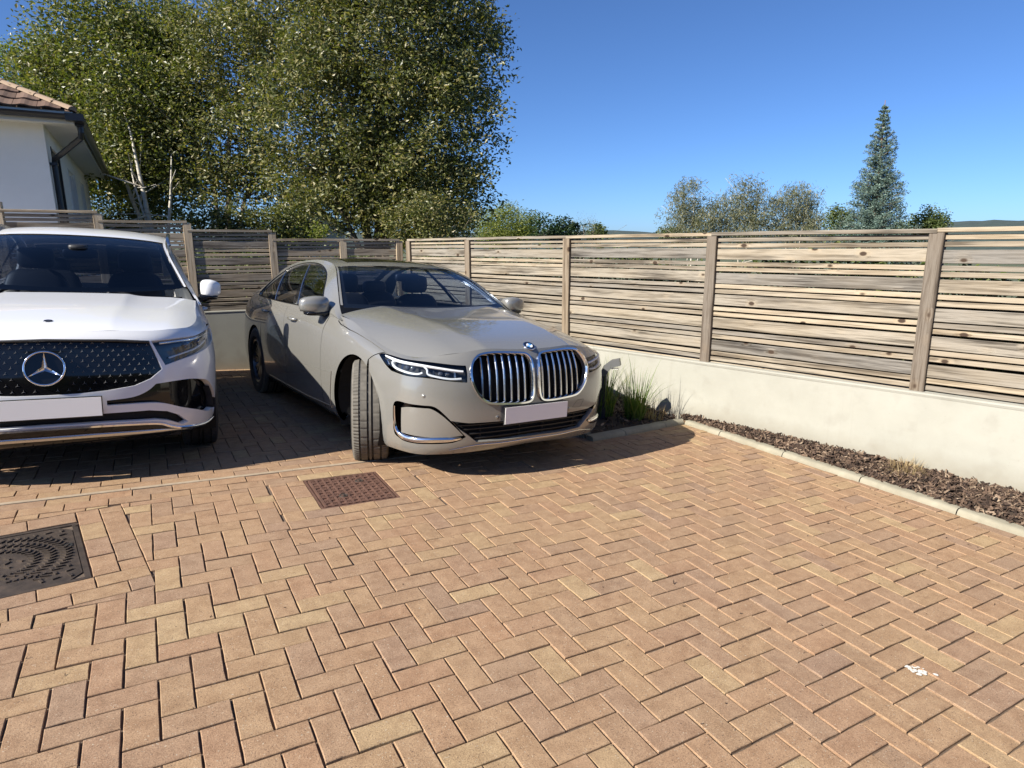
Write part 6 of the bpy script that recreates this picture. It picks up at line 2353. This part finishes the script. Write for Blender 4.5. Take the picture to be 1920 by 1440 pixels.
for sgn in (1, -1):
    KP = L_(KID) if sgn > 0 else mir(KID)
    back = panel_obj('grille', bmw, MATBLK, BM_BELT, L_(np.array(KP)), step=.05, off=-.055, flip=FB)
    strip_on(BM_BELT, offset_poly(KP, .003), .024, 'grille_surround', back, CHROME, -.004, .024, FB, closed=True, step=.02)
    bars(KP, [sgn * x for x in np.linspace(.075, .455, 8)], back, SATIN, .012, .0145, .034)
    HP = L_(HL_OUT) if sgn > 0 else mir(HL_OUT)
    hl = panel_obj('headlight', bmw, MATBLK, BM_BELT, HP, step=.04, off=-.045, flip=FB)
    def ms(pts):
        return [(sgn * a, b) for a, b in pts]
    kw = dict(flip=FB)
    strip_on(BM_BELT, ms([(1.17, .742), (1.10, .745), (.95, .738), (.79, .728), (.64, .720), (.535, .712)]), .019, 'light_bar', hl, LIGHTW, -.014, .012, FB, taper=[(0, .5), (.15, 1), (1, .9)])
    strip_on(BM_BELT, smooth_poly(ms([(1.055, .735), (1.075, .70), (1.045, .655), (.95, .648), (.845, .655), (.805, .672)]), False, 5), .015, 'daylight_guide', hl, LIGHTW, -.018, .012, FB)
    strip_on(BM_BELT, smooth_poly(ms([(.80, .725), (.775, .70), (.765, .664), (.70, .650), (.62, .644), (.548, .652)]), False, 5), .015, 'daylight_guide', hl, LIGHTW, -.018, .012, FB)
    strip_on(BM_BELT, smooth_poly(ms([(1.115, .73), (1.135, .70), (1.105, .655)]), False, 5), .008, 'side_guide', hl, REFL, -.022, .01, FB)
    for (u0, v0) in ((.93, .690), (.66, .684)):
        p = BM_BELT(np.array([sgn * u0]), np.array([v0]))[0]
        nn = surf_normals(BM_BELT, np.array([sgn * u0]), np.array([v0]), flip=FB)[0]
        z = Vector(nn); x_ = Vector((0, 0, 1)).cross(z).normalized(); y_ = z.cross(x_)
        m = frame(x_, y_, z, Vector(p) - z * .042)
        lamp = MB()
        lamp.add([m @ Vector(q) for q in [(-.075, -.024, 0), (.075, -.024, 0), (.07, .028, 0), (-.07, .028, 0), (-.055, -.014, -.012), (.055, -.014, -.012), (.052, .018, -.012), (-.052, .018, -.012)]],
                 [(0, 1, 5, 4), (1, 2, 6, 5), (2, 3, 7, 6), (3, 0, 4, 7), (4, 5, 6, 7)])
        lamp.obj('reflector', simple('reflector_dark', (.16, .165, .17), .2, .9), hl)
        ln = MB()
        for dx in (-.022, .022):
            vs, fs = [], []
            for i in range(5):
                ph = math.pi / 2 * i / 4
                for k in range(14):
                    a = 2 * math.pi * k / 14
                    vs.append(m @ Vector((dx + .018 * math.cos(ph) * math.cos(a), .004 + .018 * math.cos(ph) * math.sin(a), .001 + .014 * math.sin(ph))))
            fs = [(i * 14 + k, i * 14 + (k + 1) % 14, (i + 1) * 14 + (k + 1) % 14, (i + 1) * 14 + k) for i in range(4) for k in range(14)]
            ln.add(vs, fs)
        ln.obj('projector', simple('projector_glass', (.10, .11, .13), .03, .6), hl, smooth=True)
    panel_obj('lens', hl, G_LENS, BM_BELT, offset_poly(HP, .003), step=.04, off=-.003, flip=FB)
    # air curtain: painted blade set back, black slot, chrome L
    CP = L_(CURT) if sgn > 0 else mir(CURT)
    ac = panel_obj('air_curtain', bmw, GLOSSBLK, BM_BELT, CP, step=.06, off=-.05, flip=FB)
    blade = smooth_poly(ms([(.975, .175), (.965, .37), (.90, .392), (.80, .402), (.735, .400), (.66, .345), (.58, .25), (.53, .182), (.66, .168), (.80, .17)]), True, 4, (0, 1, 7))
    panel_obj('bumper_blade', ac, P_GREY, BM_BELT, L_(blade), step=.04, off=-.014, flip=FB, flange=.03)
    strip_on(BM_BELT, smooth_poly(ms([(1.022, .37), (1.024, .27), (1.012, .185), (.96, .145), (.86, .140), (.72, .146), (.60, .152), (.545, .163)]), False, 5), .042, 'bumper_trim', ac, CHROME, -.016, .018, FB,
             taper=[(0, .35), (.25, .5), (.42, 1), (.8, .9), (1, .25)])
lg = panel_obj('lower_grille', bmw, MATBLK, BM_BELT, low_full, step=.06, off=-.06, flip=FB)
for v in (.140, .185, .230, .268):
    lim = float(np.interp(v, [.105, .118, .188, .245, .322], [.36, .43, .49, .55, .61]))
    strip_on(BM_BELT, [(-lim, v), (0, v), (lim, v)], .012, 'intake_bar', lg, PLASTIC, -.045, .02, FB)
for u in (-.40, -.1, .1, .40):
    strip_on(BM_BELT, [(u, .11), (u, .29)], .010, 'intake_bar', lg, PLASTIC, -.05, .012, FB)
lipl = [(-.62, .055), (-.45, .085), (-.25, .075), (0, .073), (.25, .075), (.45, .085), (.62, .055)]
strip_on(BM_BELT, smooth_poly(lipl, False, 4), .012, 'lip_trim', bmw, SATIN, .0, .004, FB, taper=[(0, .2), (.2, 1), (.8, 1), (1, .2)])
# plate, badge, sensors, tow-eye cover
pz = MB()
pc = BM_BELT(np.array([0.0]), np.array([.345]))[0]
def plate(parent, c, tilt, w=.52, h=.111, framec=PLASTIC):
    m = Matrix.Translation(Vector(c)) @ Matrix.Rotation(R(tilt), 4, 'Y')
    f = MB().box((.0, -w / 2 - .005, -h / 2 - .006), (.010, w / 2 + .005, h / 2 + .005), m).obj('plate_holder', framec, parent)
    n = 8
    vs = [m @ Vector((.0135, -w / 2 + w * i / n, s * h / 2)) for i in range(n + 1) for s in (-1, 1)] + [m @ Vector((.0102, -w / 2 + w * i / n, s * h / 2)) for i in range(n + 1) for s in (-1, 1)]
    fs = [(2 * i, 2 * i + 2, 2 * i + 3, 2 * i + 1) for i in range(n)]
    k = 2 * (n + 1)
    fs += [(2 * i, k + 2 * i, k + 2 * i + 2, 2 * i + 2) for i in range(n)] + [(2 * i + 1, 2 * i + 3, k + 2 * i + 3, k + 2 * i + 1) for i in range(n)] + [(0, 1, k + 1, k), (2 * n, k + 2 * n, k + 2 * n + 1, 2 * n + 1)]
    return MB().add(vs, fs).obj('number_plate', PLATEW, f)
plate(bmw, (.893, 0.0, .418), 3)
def roundel():
    p = Vector((.785, 0, .004 + float(bm_hood_z(np.array([.785]), np.array([0.]))[0])))
    dz = float((bm_hood_z(np.array([.79]), np.array([0.])) - bm_hood_z(np.array([.76]), np.array([0.])))[0]) / .03
    xx = Vector((0, 1, 0)); yy = Vector((-1, 0, -dz + .22)).normalized(); zz = xx.cross(yy)
    if zz.z < 0:
        zz = -zz; xx = -xx
    m = frame(xx, zz.cross(xx), zz, p + zz * .002)
    r = .044
    b = MB(); b.lathe([(.0, .0), (r, 0), (r, .004), (r - .003, .0065), (r - .006, .0062)], 40, 'Z'); b.v = [m @ Vector(v) for v in b.v]
    bd = b.obj('badge', CHROME, bmw, smooth=True)
    k = MB(); k.lathe([(.0, .0055), (r - .0055, .0055)], 40, 'Z'); k.v = [m @ Vector(v) for v in k.v]
    k.obj('badge_ring', simple('badge_black', (.01, .012, .02), .15), bd)
    cols = (simple('badge_blue', (.05, .25, .60), .2), simple('badge_white', (.8, .8, .8), .2))
    for q in range(4):
        vs = [(0, 0, .0062)] + [(.024 * math.cos(R(90 * q + a)), .024 * math.sin(R(90 * q + a)), .0062) for a in range(0, 91, 10)]
        s = MB().add([m @ Vector(v) for v in vs], [tuple([0] + list(range(1, 11)))])
        s.obj('badge_quarter', cols[q % 2], bd)
    g = MB(); g.lathe([(.0235, .0062), (.0235, .0072), (.0255, .0072), (.0255, .0062)], 40, 'Z'); g.v = [m @ Vector(v) for v in g.v]
    g.obj('badge_rim', CHROME, bd)
roundel()
for u, v in ((.30, .335), (-.30, .335), (.79, .50), (-.79, .50)):
    p = BM_BELT(np.array([u]), np.array([v]))[0]; nn = Vector(surf_normals(BM_BELT, np.array([u]), np.array([v]), flip=FB)[0])
    x_ = Vector((0, 0, 1)).cross(nn).normalized()
    m = frame(x_, nn.cross(x_), nn, Vector(p))
    b = MB(); b.lathe([(.0, .0012), (.009, .0012), (.0095, .0), (.0125, .0018), (.0135, .0)], 18, 'Z'); b.v = [m @ Vector(q) for q in b.v]
    b.obj('parking_sensor', P_GREY, bmw, smooth=True)
strip_on(BM_BELT, [(.455, .405), (.385, .405), (.335, .345), (.40, .335), (.42, .34)], .003, 'tow_cover_line', bmw, PLASTIC, -.001, .0016, FB, closed=True, step=.01)

# mirrors
for sg in (1, -1):
    def tp(x, y, z):
        return (x * (1 - .25 * abs(y)), y, z * (1 - .22 * max(0, y * sg)) )
    mrr = rounded_box('door_mirror', P_GREY, bmw, -.80, sg * .955, 1.055, .17, .235, .145, .55, rot=Matrix.Rotation(sg * R(8), 4, 'Z'), taper=tp)
    rounded_box('mirror_base', GLOSSBLK, mrr, -.80, sg * .925, .992, .15, .22, .045, .6)
    MB().tube([(-.78, sg * .87, .985), (-.79, sg * .89, .985), (-.80, sg * .91, .995)], [.024, .022, .02], 8).obj('mirror_arm', GLOSSBLK, mrr, smooth=True)
    gm = MB().add([(-.892, sg * .865, .995), (-.886, sg * 1.04, 1.0), (-.886, sg * 1.04, 1.10), (-.892, sg * .865, 1.115)], [(0, 1, 2, 3)])
    gm.obj('mirror_glass', CHROME, mrr)
# wheels, liners, underbody
STEER = R(-23)
wheel('wheel', bmw, (0, -.815, .355 - .012 + .0), STEER, .366, .235, .252, -1)
wheel('wheel', bmw, (0, .815, .355 - .012), STEER, .366, .235, .252, 1)
wheel('wheel', bmw, (-2.90, -.815, .354), 0, .366, .235, .27, -1)
wheel('wheel', bmw, (-2.90, .815, .354), 0, .366, .235, .27, 1)
for cx in (-.02, -2.90):
    for sg in (1, -1):
        lin = MB()
        n = 20
        vs = []
        for i in range(n + 1):
            a = R(-28 + 236 * i / n)
            for y in (.905, .52):
                vs.append((cx + .40 * math.cos(a), sg * y, .355 + .40 * math.sin(a)))
        lin.add(vs, [(2 * i, 2 * i + 2, 2 * i + 3, 2 * i + 1) for i in range(n)])
        lin.box((cx - .42, sg * .50 - .01, .2), (cx + .42, sg * .50 + .01, .78))
        lin.obj('wheel_arch_liner', MATBLK, bmw)
ub = MB().box((-4.05, -.52, .17), (.70, .52, .30))
ub.box((-2.44, -.86, .19), (-.46, .86, .30)); ub.box((-4.0, -.72, .25), (-3.36, .72, .34)); ub.box((.36, -.50, .20), (.70, .50, .27))
ub.box((-.44, -.86, .45), (-.40, .86, .93)); ub.box((-2.50, -.86, .30), (-2.46, .86, .75))
ub.obj('underbody', MATBLK, bmw)
cabin(bmw, -1.35, -2.35, .50, .78)
mi_ = MB().add([], [])
rounded_box('rear_view_mirror', PLASTIC, bmw, -1.12, 0, 1.285, .05, .24, .075, .5)
# ------------------------------------------------------------------ the white crossover
MQ = (-3.059, 4.19, R(-61.9))
mf = Vector((math.cos(MQ[2]), math.sin(MQ[2]), 0)); mf = (mf - n_b * mf.dot(n_b)).normalized()
mo = M_BAY.translation
merc = thing('crossover_car', 'white crossover with a black star dotted grille, cut by the left edge', 'car',
             mw=frame(mf, n_b.cross(mf), n_b, (MQ[0], MQ[1], mo.z - (n_b.x * (MQ[0] - mo.x) + n_b.y * (MQ[1] - mo.y)) / n_b.z + .012)))
mx8 = [p[0] for p in MB_PLAN]
def mt(x):
    return float(np.interp(-x, [-v for v in mx8[7:]], MB_T[7:])) if x <= mx8[7] else float(np.interp(-x, [-v for v in mx8], MB_T))
AFm = L_(arch(MB_BELT, -.0, .345, .392, mt, -18, 198))
ARm = L_(arch(MB_BELT, -2.73, .345, .392, mt, -18, 198))
top_m = int(np.argmax([p[1] for p in AFm]))
fl_m, rl_m = AFm[:top_m + 1], AFm[top_m:]
HLm = [(0, .800), (.16, .803), (.36, .795), (.545, .768), (.80, .752), (1.0, .745), (1.25, .735), (1.40, .722)]
HSm = [(1.30, .752), (1.50, .762), (1.70, .785), (1.86, .80), (1.93, .82)]
GP = [(0, .762), (.16, .758), (.36, .748), (.535, .730), (.566, .62), (.590, .530), (.52, .480), (.43, .447), (.29, .430), (.142, .422), (0, .420)]
gp_full = GP + [(-u, v) for u, v in GP[-2:0:-1]]
HLO = smooth_poly([(.545, .733), (.80, .735), (1.05, .728), (1.28, .718), (1.44, .695), (1.40, .635), (1.20, .620), (.94, .607), (.74, .580), (.612, .552), (.585, .62)], True, 4, (0, 4, 9))
INT = smooth_poly([(.285, .375), (.42, .385), (.50, .415), (.546, .449), (.68, .455), (.80, .452), (.93, .425), (1.02, .365), (1.10, .28), (1.12, .21), (1.07, .145), (1.045, .20), (.95, .20), (.84, .238), (.70, .285), (.60, .325), (.50, .342), (.285, .345)], True, 3, (0, 3, 10, 11, 17))
LOWm = [(0, .298), (.30, .298), (.50, .295), (.60, .275), (.68, .232), (.745, .165), (.70, .150), (.62, .198), (.541, .222), (.27, .236), (0, .238)]
lowm_full = LOWm + [(-u, v) for u, v in LOWm[-2:0:-1]]
BOT = [(0, .212), (.27, .208), (.53, .188), (.61, .150), (.70, .108), (.80, .092), (1.03, .088), (1.15, .10)]
fb = [p for p in fl_m if p[1] > .105 and p[0] < 1.44]
bm_half = HLm + [(1.455, .70), (1.448, .66), (1.44, .60)] + fb[::-1] + BOT[::-1]
bm_full = bm_half + [(-u, v) for u, v in bm_half[-2:0:-1]]
panel_obj('front_bumper', merc, P_WHITE, MB_BELT, bm_full, [gp_full, L_(HLO), mir(HLO), L_(INT), mir(INT), lowm_full], step=.035, flange=.03, hole_flange=.04)
val = [(u, v - .004) for u, v in BOT] + [(1.16, .0), (0, .0)]
val_full = val[:-1] + [(-u, v) for u, v in val[::-1][1:-1]]
val_full = val[:-1] + [(-u, v) for u, v in val[-2:0:-1]]
panel_obj('valance', merc, GLOSSBLK, MB_BELT, val_full, step=.05, off=-.012, flange=.02)
strip_on(MB_BELT, smooth_poly([(-1.12, .112), (-.90, .100), (-.705, .122), (-.62, .155), (-.53, .196), (-.27, .215), (0, .219), (.27, .215), (.53, .196), (.62, .155), (.705, .122), (.90, .100), (1.12, .112)], False, 4), .022, 'bumper_trim', merc, CHROME, -.004, .014,
         taper=[(0, .3), (.12, 1), (.88, 1), (1, .3)])
strip_on(MB_BELT, smooth_poly([(-.80, .075), (-.55, .115), (-.27, .132), (0, .135), (.27, .132), (.55, .115), (.80, .075)], False, 4), .030, 'lip_trim', merc, SATIN, -.012, .010, taper=[(0, .3), (.15, 1), (.85, 1), (1, .3)])
grp = panel_obj('grille', merc, GLOSSBLK, MB_BELT, gp_full, step=.05, off=-.012)
panel_obj('lower_grille', merc, MATBLK, MB_BELT, lowm_full, step=.06, off=-.05)
# star pattern of the grille: far too small to pick apart
GPa = np.array(gp_full)
st = MB()
row = 0
vv = .442
while vv < .755:
    k = -14
    while k <= 14:
        uu = (k + (.5 if row % 2 else 0)) * .052
        if inside(np.array([[uu, vv]]), offset_poly(GPa, .016))[0] and math.hypot(uu, (vv - .566) * .92) > .118:
            p = MB_BELT(np.array([uu]), np.array([vv]))[0]; nn = Vector(surf_normals(MB_BELT, np.array([uu]), np.array([vv]))[0])
            x_ = Vector((0, 0, 1)).cross(nn).normalized(); y_ = nn.cross(x_)
            m = frame(x_, y_, nn, Vector(p) - nn * .0115)
            vs = [(0, 0, .004)]
            for a in range(6):
                an = R(90 + 60 * a)
                rr_ = .0130 if a % 2 == 0 else .0019
                vs.append((rr_ * math.cos(an), rr_ * math.sin(an), .0))
            st.add([m @ Vector(q) for q in vs], [(0, 1 + a, 1 + (a + 1) % 6) for a in range(6)])
        k += 1
    vv += .0325; row += 1
st.obj('grille_stars', simple('star_silver', (.72, .72, .72), .3, .9), grp, kind='stuff')
def big_star():
    p = MB_BELT(np.array([0.0]), np.array([.566]))[0]; nn = Vector(surf_normals(MB_BELT, np.array([0.0]), np.array([.566]))[0])
    x_ = Vector((0, 0, 1)).cross(nn).normalized(); y_ = nn.cross(x_)
    m = frame(x_, y_, nn, Vector(p) + nn * .004)
    r = .098
    b = MB(); b.lathe([(r - .010, -.012), (r - .0095, .006), (r - .006, .011), (r, .009), (r + .003, .002), (r + .003, -.012)], 56, 'Z')
    b.v = [m @ Vector(v) for v in b.v]
    e = b.obj('emblem', CHROME, merc, smooth=True)
    s = MB()
    vs = [(0, 0, .013)]
    for a in range(6):
        an = R(90 + 60 * a)
        rr_ = r - .006 if a % 2 == 0 else .0145
        vs.append((rr_ * math.cos(an), rr_ * math.sin(an), .002 if a % 2 == 0 else -.001))
    s.add([m @ Vector(q) for q in vs], [(0, 1 + a, 1 + (a + 1) % 6) for a in range(6)])
    s.obj('emblem_star', CHROME, e)
    d = MB(); d.lathe([(0, -.006), (r - .008, -.006)], 40, 'Z'); d.v = [m @ Vector(v) for v in d.v]
    d.obj('emblem_back', GLOSSBLK, e)
strip_on(MB_BELT, [(-.535, .726), (-.36, .744), (0, .757), (.36, .744), (.535, .726)], .016, 'grille_top_trim', grp, PLASTIC, -.008, .012)
big_star()
pl_ = plate(merc, (.874, 0, .478), 2, .52, .111, GLOSSBLK)
for sgn in (1, -1):
    HP = L_(HLO) if sgn > 0 else mir(HLO)
    ms = lambda pts: [(sgn * a, b) for a, b in pts]
    hl = panel_obj('headlight', merc, GLOSSBLK, MB_BELT, HP, step=.05, off=-.045)
    strip_on(MB_BELT, smooth_poly(ms([(.60, .715), (.80, .715), (1.05, .706), (1.28, .692), (1.39, .672)]), False, 4), .020, 'light_bar', hl, REFL, -.025, .012)
    strip_on(MB_BELT, smooth_poly(ms([(.66, .60), (.80, .622), (.98, .640), (1.15, .650)]), False, 4), .012, 'daylight_guide', hl, LIGHTW, -.035, .010)
    for (u0, v0, q) in ((.80, .668, .022), (.95, .674, .022), (1.10, .678, .020)):
        p = MB_BELT(np.array([sgn * u0]), np.array([v0]))[0]; nn = Vector(surf_normals(MB_BELT, np.array([sgn * u0]), np.array([v0]))[0])
        nn = (nn + Vector((1.2, 0, 0))).normalized()
        x_ = Vector((0, 0, 1)).cross(nn).normalized()
        m = frame(x_, nn.cross(x_), nn, Vector(p) - nn * .05)
        b = MB(); b.lathe([(0, .022), (q * .5, .020), (q * .85, .012), (q, .0), (q * 1.25, .010), (q * 1.3, .0)], 20, 'Z'); b.v = [m @ Vector(v) for v in b.v]
        b.obj('projector', simple('projector_glass', (.12, .13, .16), .05, .7), hl, smooth=True)
    panel_obj('lens', hl, G_LENS, MB_BELT, offset_poly(HP, .003), step=.04, off=-.003)
    IP = L_(INT) if sgn > 0 else mir(INT)
    it = panel_obj('side_intake', merc, GLOSSBLK, MB_BELT, IP, step=.05, off=-.055)
    strip_on(MB_BELT, smooth_poly(ms([(.99, .37), (1.06, .29), (1.085, .21)]), False, 4), .012, 'intake_blade', it, PLASTIC, -.05, .04)
for mr in (False, True):
    wing = HSm + [(2.20, .82), (2.20, .30), (2.16, .055)] + [(rl_m[-1][0] + .02, .055)] + rl_m[::-1] + [p for p in fl_m[::-1] if p[0] > 1.446] + [(1.446, .60), (1.454, .66), (1.462, .705)] + [(1.40, .728), (1.30, .742)]
    panel_obj('front_wing', merc, P_WHITE, MB_BELT, wing, step=.04, flange=.03, mirror=mr)
    d0, d1 = 2.2045, 3.25
    fd = panel_obj('front_door', merc, P_WHITE, MB_BELT, [(d0, .82), (d1, .82), (d1, .10), (d1 - .05, .062), (2.165, .062), (d0, .30)], step=.05, flange=.02, mirror=mr)
    ti = int(np.argmax([p[1] for p in ARm])); rf_ = ARm[:ti + 1]
    e_ = [p for p in rf_ if p[1] < .56]
    rd = panel_obj('rear_door', merc, P_WHITE, MB_BELT, [(d1 + .0045, .82), (4.20, .82), (e_[-1][0] + .02, .60)] + e_[::-1] + [(e_[0][0] - .03, .062), (d1 - .045, .062), (d1 + .0045, .10)], step=.05, flange=.02, mirror=mr)
    tq = MB_T[-1]
    panel_obj('quarter_panel', merc, P_WHITE, MB_BELT, [(4.2045, .82), (tq - .45, .82), (tq - .45, 0)] + [p for p in ARm[::-1] if not (p[0] <= e_[-1][0] and p[1] <= e_[-1][1] + 1e-6)] + [(e_[-1][0] + .0245, .60)], step=.06, flange=.02, mirror=mr)
    panel_obj('side_sill', merc, PLASTIC, MB_BELT, [(rl_m[-1][0] + .01, .0), (rl_m[-1][0] + .02, .055), (ARm[0][0] - .02, .055), (ARm[0][0] - .01, 0)], step=.06, flange=.04, mirror=mr)
    sg = -1 if mr else 1
    for dr, t0 in ((fd, 3.05), (rd, 4.0)):
        pts = [MB_BELT(np.array([t0 + a]), np.array([.71 + b]))[0] * [1, sg, 1] + np.array([0, sg * c_, 0]) for a, b, c_ in ((-.11, 0, .006), (-.07, .002, .03), (0, .002, .036), (.07, .0, .03), (.11, 0, .006))]
        MB().tube([tuple(p) for p in pts], [.01, .014, .015, .014, .01], 8).obj('handle', P_WHITE, dr, smooth=True)
panel_obj('rear_bumper', merc, P_WHITE, MB_BELT, [(tq - .445, .82), (tq + .445, .82), (tq + .445, 0), (tq - .445, 0)], step=.07)
et = np.linspace(-1.93, 1.93, 90)
Em = MB_BELT(et, np.full(90, .82))[:, :2]
rearm = [(Em[0, 0] + .03 * (1 - (y / .80) ** 2), y) for y in np.linspace(.79, -.79, 17)]
panel_obj('bonnet', merc, P_WHITE, MB_HOOD, L_(Em) + rearm, step=.035)
edgem = HLm[:-1] + [(1.29, .749)] + [(a, b + .0) for a, b in HSm[1:]]
edge_full = [(-u, v) for u, v in edgem[::-1]][:-1] + edgem + [(t_, .82) for t_ in np.linspace(1.925, -1.925, 60)]
panel_obj('bonnet_edge', merc, P_WHITE, MB_BELT, edge_full, step=.035)
cow = MB(); vs = []
for i in range(21):
    y = -.79 + 1.58 * i / 20
    xe = Em[0, 0] + .03 * (1 - (y / .8) ** 2)
    zc = float(mb_hood_z(np.array([xe]), np.array([y]))[0])
    vs += [(xe + .02, y, zc - .035), (xe - .17, y, zc - .012)]
cow.add(vs, [(2 * i, 2 * i + 1, 2 * i + 3, 2 * i + 2) for i in range(20)]).obj('cowl', PLASTIC, merc)
bz = float(mb_hood_z(np.array([.60]), np.array([0.]))[0])
sl_ = float((mb_hood_z(np.array([.62]), np.array([0.])) - mb_hood_z(np.array([.58]), np.array([0.])))[0]) / .04
zz_ = Vector((-sl_, 0, 1)).normalized()
b = MB(); b.lathe([(0, .003), (.017, .003), (.0205, .0045), (.023, .0005)], 26, 'Z')
mb_ = frame(Vector((1, 0, sl_)).normalized(), zz_.cross(Vector((1, 0, sl_)).normalized()), zz_, (.60, 0, bz))
b.v = [mb_ @ Vector(v) for v in b.v]
b.obj('bonnet_badge', simple('badge_dark', (.05, .055, .07), .25, .5), merc, smooth=True)
MMT = lambda u, v: MB_TOP(u, v / .65)
panel_obj('roof', merc, P_WHITE, MMT, [(-1.40, -.65), (-1.40, .65), (-3.02, .65), (-3.02, -.65)], step=.05)
wsm = panel_obj('windscreen', merc, G_NAVY, MMT, [(-.52, -.632), (-.52, .632), (-1.393, .625), (-1.393, -.625)], step=.06, off=-.006)
frm = smooth_poly([(-.58, -.585), (-.57, 0), (-.58, .585), (-.95, .59), (-1.35, .585), (-1.335, 0), (-1.35, -.585), (-.95, -.59)], True, 6, (0, 2, 4, 6))
panel_obj('screen_frit', wsm, MATBLK, MMT, [(-.521, -.631), (-.521, .631), (-1.392, .624), (-1.392, -.624)], [L_(frm)], step=.05, off=-.009)
panel_obj('rear_window', merc, G_DARK, MMT, [(-3.03, -.58), (-3.03, .58), (-3.40, .58), (-3.40, -.58)], step=.06, off=-.004)
for sg in (1, -1):
    panel_obj('screen_pillar', merc, P_WHITE, MMT, [(-.52, .636 * sg), (-.52, .65 * sg), (-1.395, .65 * sg), (-1.395, .629 * sg)], step=.03)
    panel_obj('rear_pillar', merc, P_WHITE, MMT, [(-3.025, .583 * sg), (-3.025, .65 * sg), (-3.45, .65 * sg), (-3.45, .583 * sg)], step=.04)
MMS = lambda u, v: MB_SIDE(u, v / .46)
DLm_ = smooth_poly([(-.72, .05), (-.80, .10), (-1.10, .27), (-1.38, .385), (-1.7, .428), (-2.2, .435), (-2.7, .40), (-3.05, .31), (-3.18, .18), (-3.05, .05), (-2.2, .035), (-1.4, .035)], True, 5, (0,))
for mr in (False, True):
    panel_obj('side_frame', merc, P_WHITE, MMS, [(-.46, -.02), (-.46, .47)] + [(x, .47) for x in (-1.2, -1.8, -2.4, -3.0, -3.48)] + [(-3.48, -.03)], [L_(DLm_)], step=.05, flip=True, hole_flange=.02, mirror=mr)
    panel_obj('side_window', merc, G_SIDE, MMS, offset_poly(L_(DLm_), .006), step=.07, off=-.012, flip=True, mirror=mr)
    for xb in (-1.72, -2.62):
        panel_obj('door_pillar', merc, GLOSSBLK, MMS, [(xb, .045), (xb - .09, .045), (xb - .17, .425), (xb - .08, .425)], step=.05, off=-.008, flip=True, mirror=mr)
    rl = [(-1.40, .452), (-1.5, .475), (-2.0, .478), (-2.6, .475), (-3.0, .455)]
    strip_on(MMS, smooth_poly(rl, False, 4), .035, 'roof_rail', merc, SATIN, .012, .022, True, mirror=mr, taper=[(0, .5), (.1, 1), (.9, 1), (1, .5)])
for sg in (1, -1):
    def tp(x, y, z):
        return (x * (1 - .25 * abs(y)), y, z * (1 - .25 * max(0, y * sg)))
    mm = rounded_box('door_mirror', P_WHITE, merc, -.76, sg * .945, 1.13, .16, .155, .150, .55, rot=Matrix.Rotation(sg * R(8), 4, 'Z'), taper=tp)
    rounded_box('mirror_base', GLOSSBLK, mm, -.76, sg * .925, 1.06, .14, .15, .05, .6)
    MB().tube([(-.74, sg * .84, 1.035), (-.75, sg * .90, 1.04), (-.76, sg * .94, 1.055)], [.026, .022, .02], 8).obj('mirror_arm', GLOSSBLK, mm, smooth=True)
    MB().add([(-.846, sg * .885, 1.075), (-.84, sg * 1.005, 1.08), (-.84, sg * 1.005, 1.175), (-.846, sg * .885, 1.185)], [(0, 1, 2, 3)]).obj('mirror_glass', CHROME, mm)
for x in (0, -2.73):
    for sg in (1, -1):
        wheel('wheel', merc, (x, sg * .79, .345), 0, .357, .235, .235, sg, spokes=5, tread=RUBBER)
for cx in (0, -2.73):
    for sg in (1, -1):
        n = 20; vs = []
        for i in range(n + 1):
            a = R(-24 + 228 * i / n)
            for y in (.885, .50):
                vs.append((cx + .40 * math.cos(a), sg * y, .345 + .40 * math.sin(a)))
        lm = MB().add(vs, [(2 * i, 2 * i + 2, 2 * i + 3, 2 * i + 1) for i in range(n)])
        lm.obj('wheel_arch_liner', MATBLK, merc)
ub = MB().box((-3.5, -.50, .21), (.66, .50, .34))
ub.box((-2.28, -.84, .22), (-.44, .84, .34)); ub.box((-3.5, -.72, .27), (-3.16, .72, .36)); ub.box((.42, -.66, .23), (.70, .66, .30))
ub.obj('underbody', MATBLK, merc)
cabin(merc, -1.30, -2.15, .62, .76)
rounded_box('rear_view_mirror', PLASTIC, merc, -1.22, 0, 1.385, .05, .25, .08, .5)
rounded_box('camera_housing', PLASTIC, merc, -1.16, 0, 1.43, .18, .14, .05, .5)
for (px_, a) in ((-.62, .25), (-.62, -.35)):
    pass
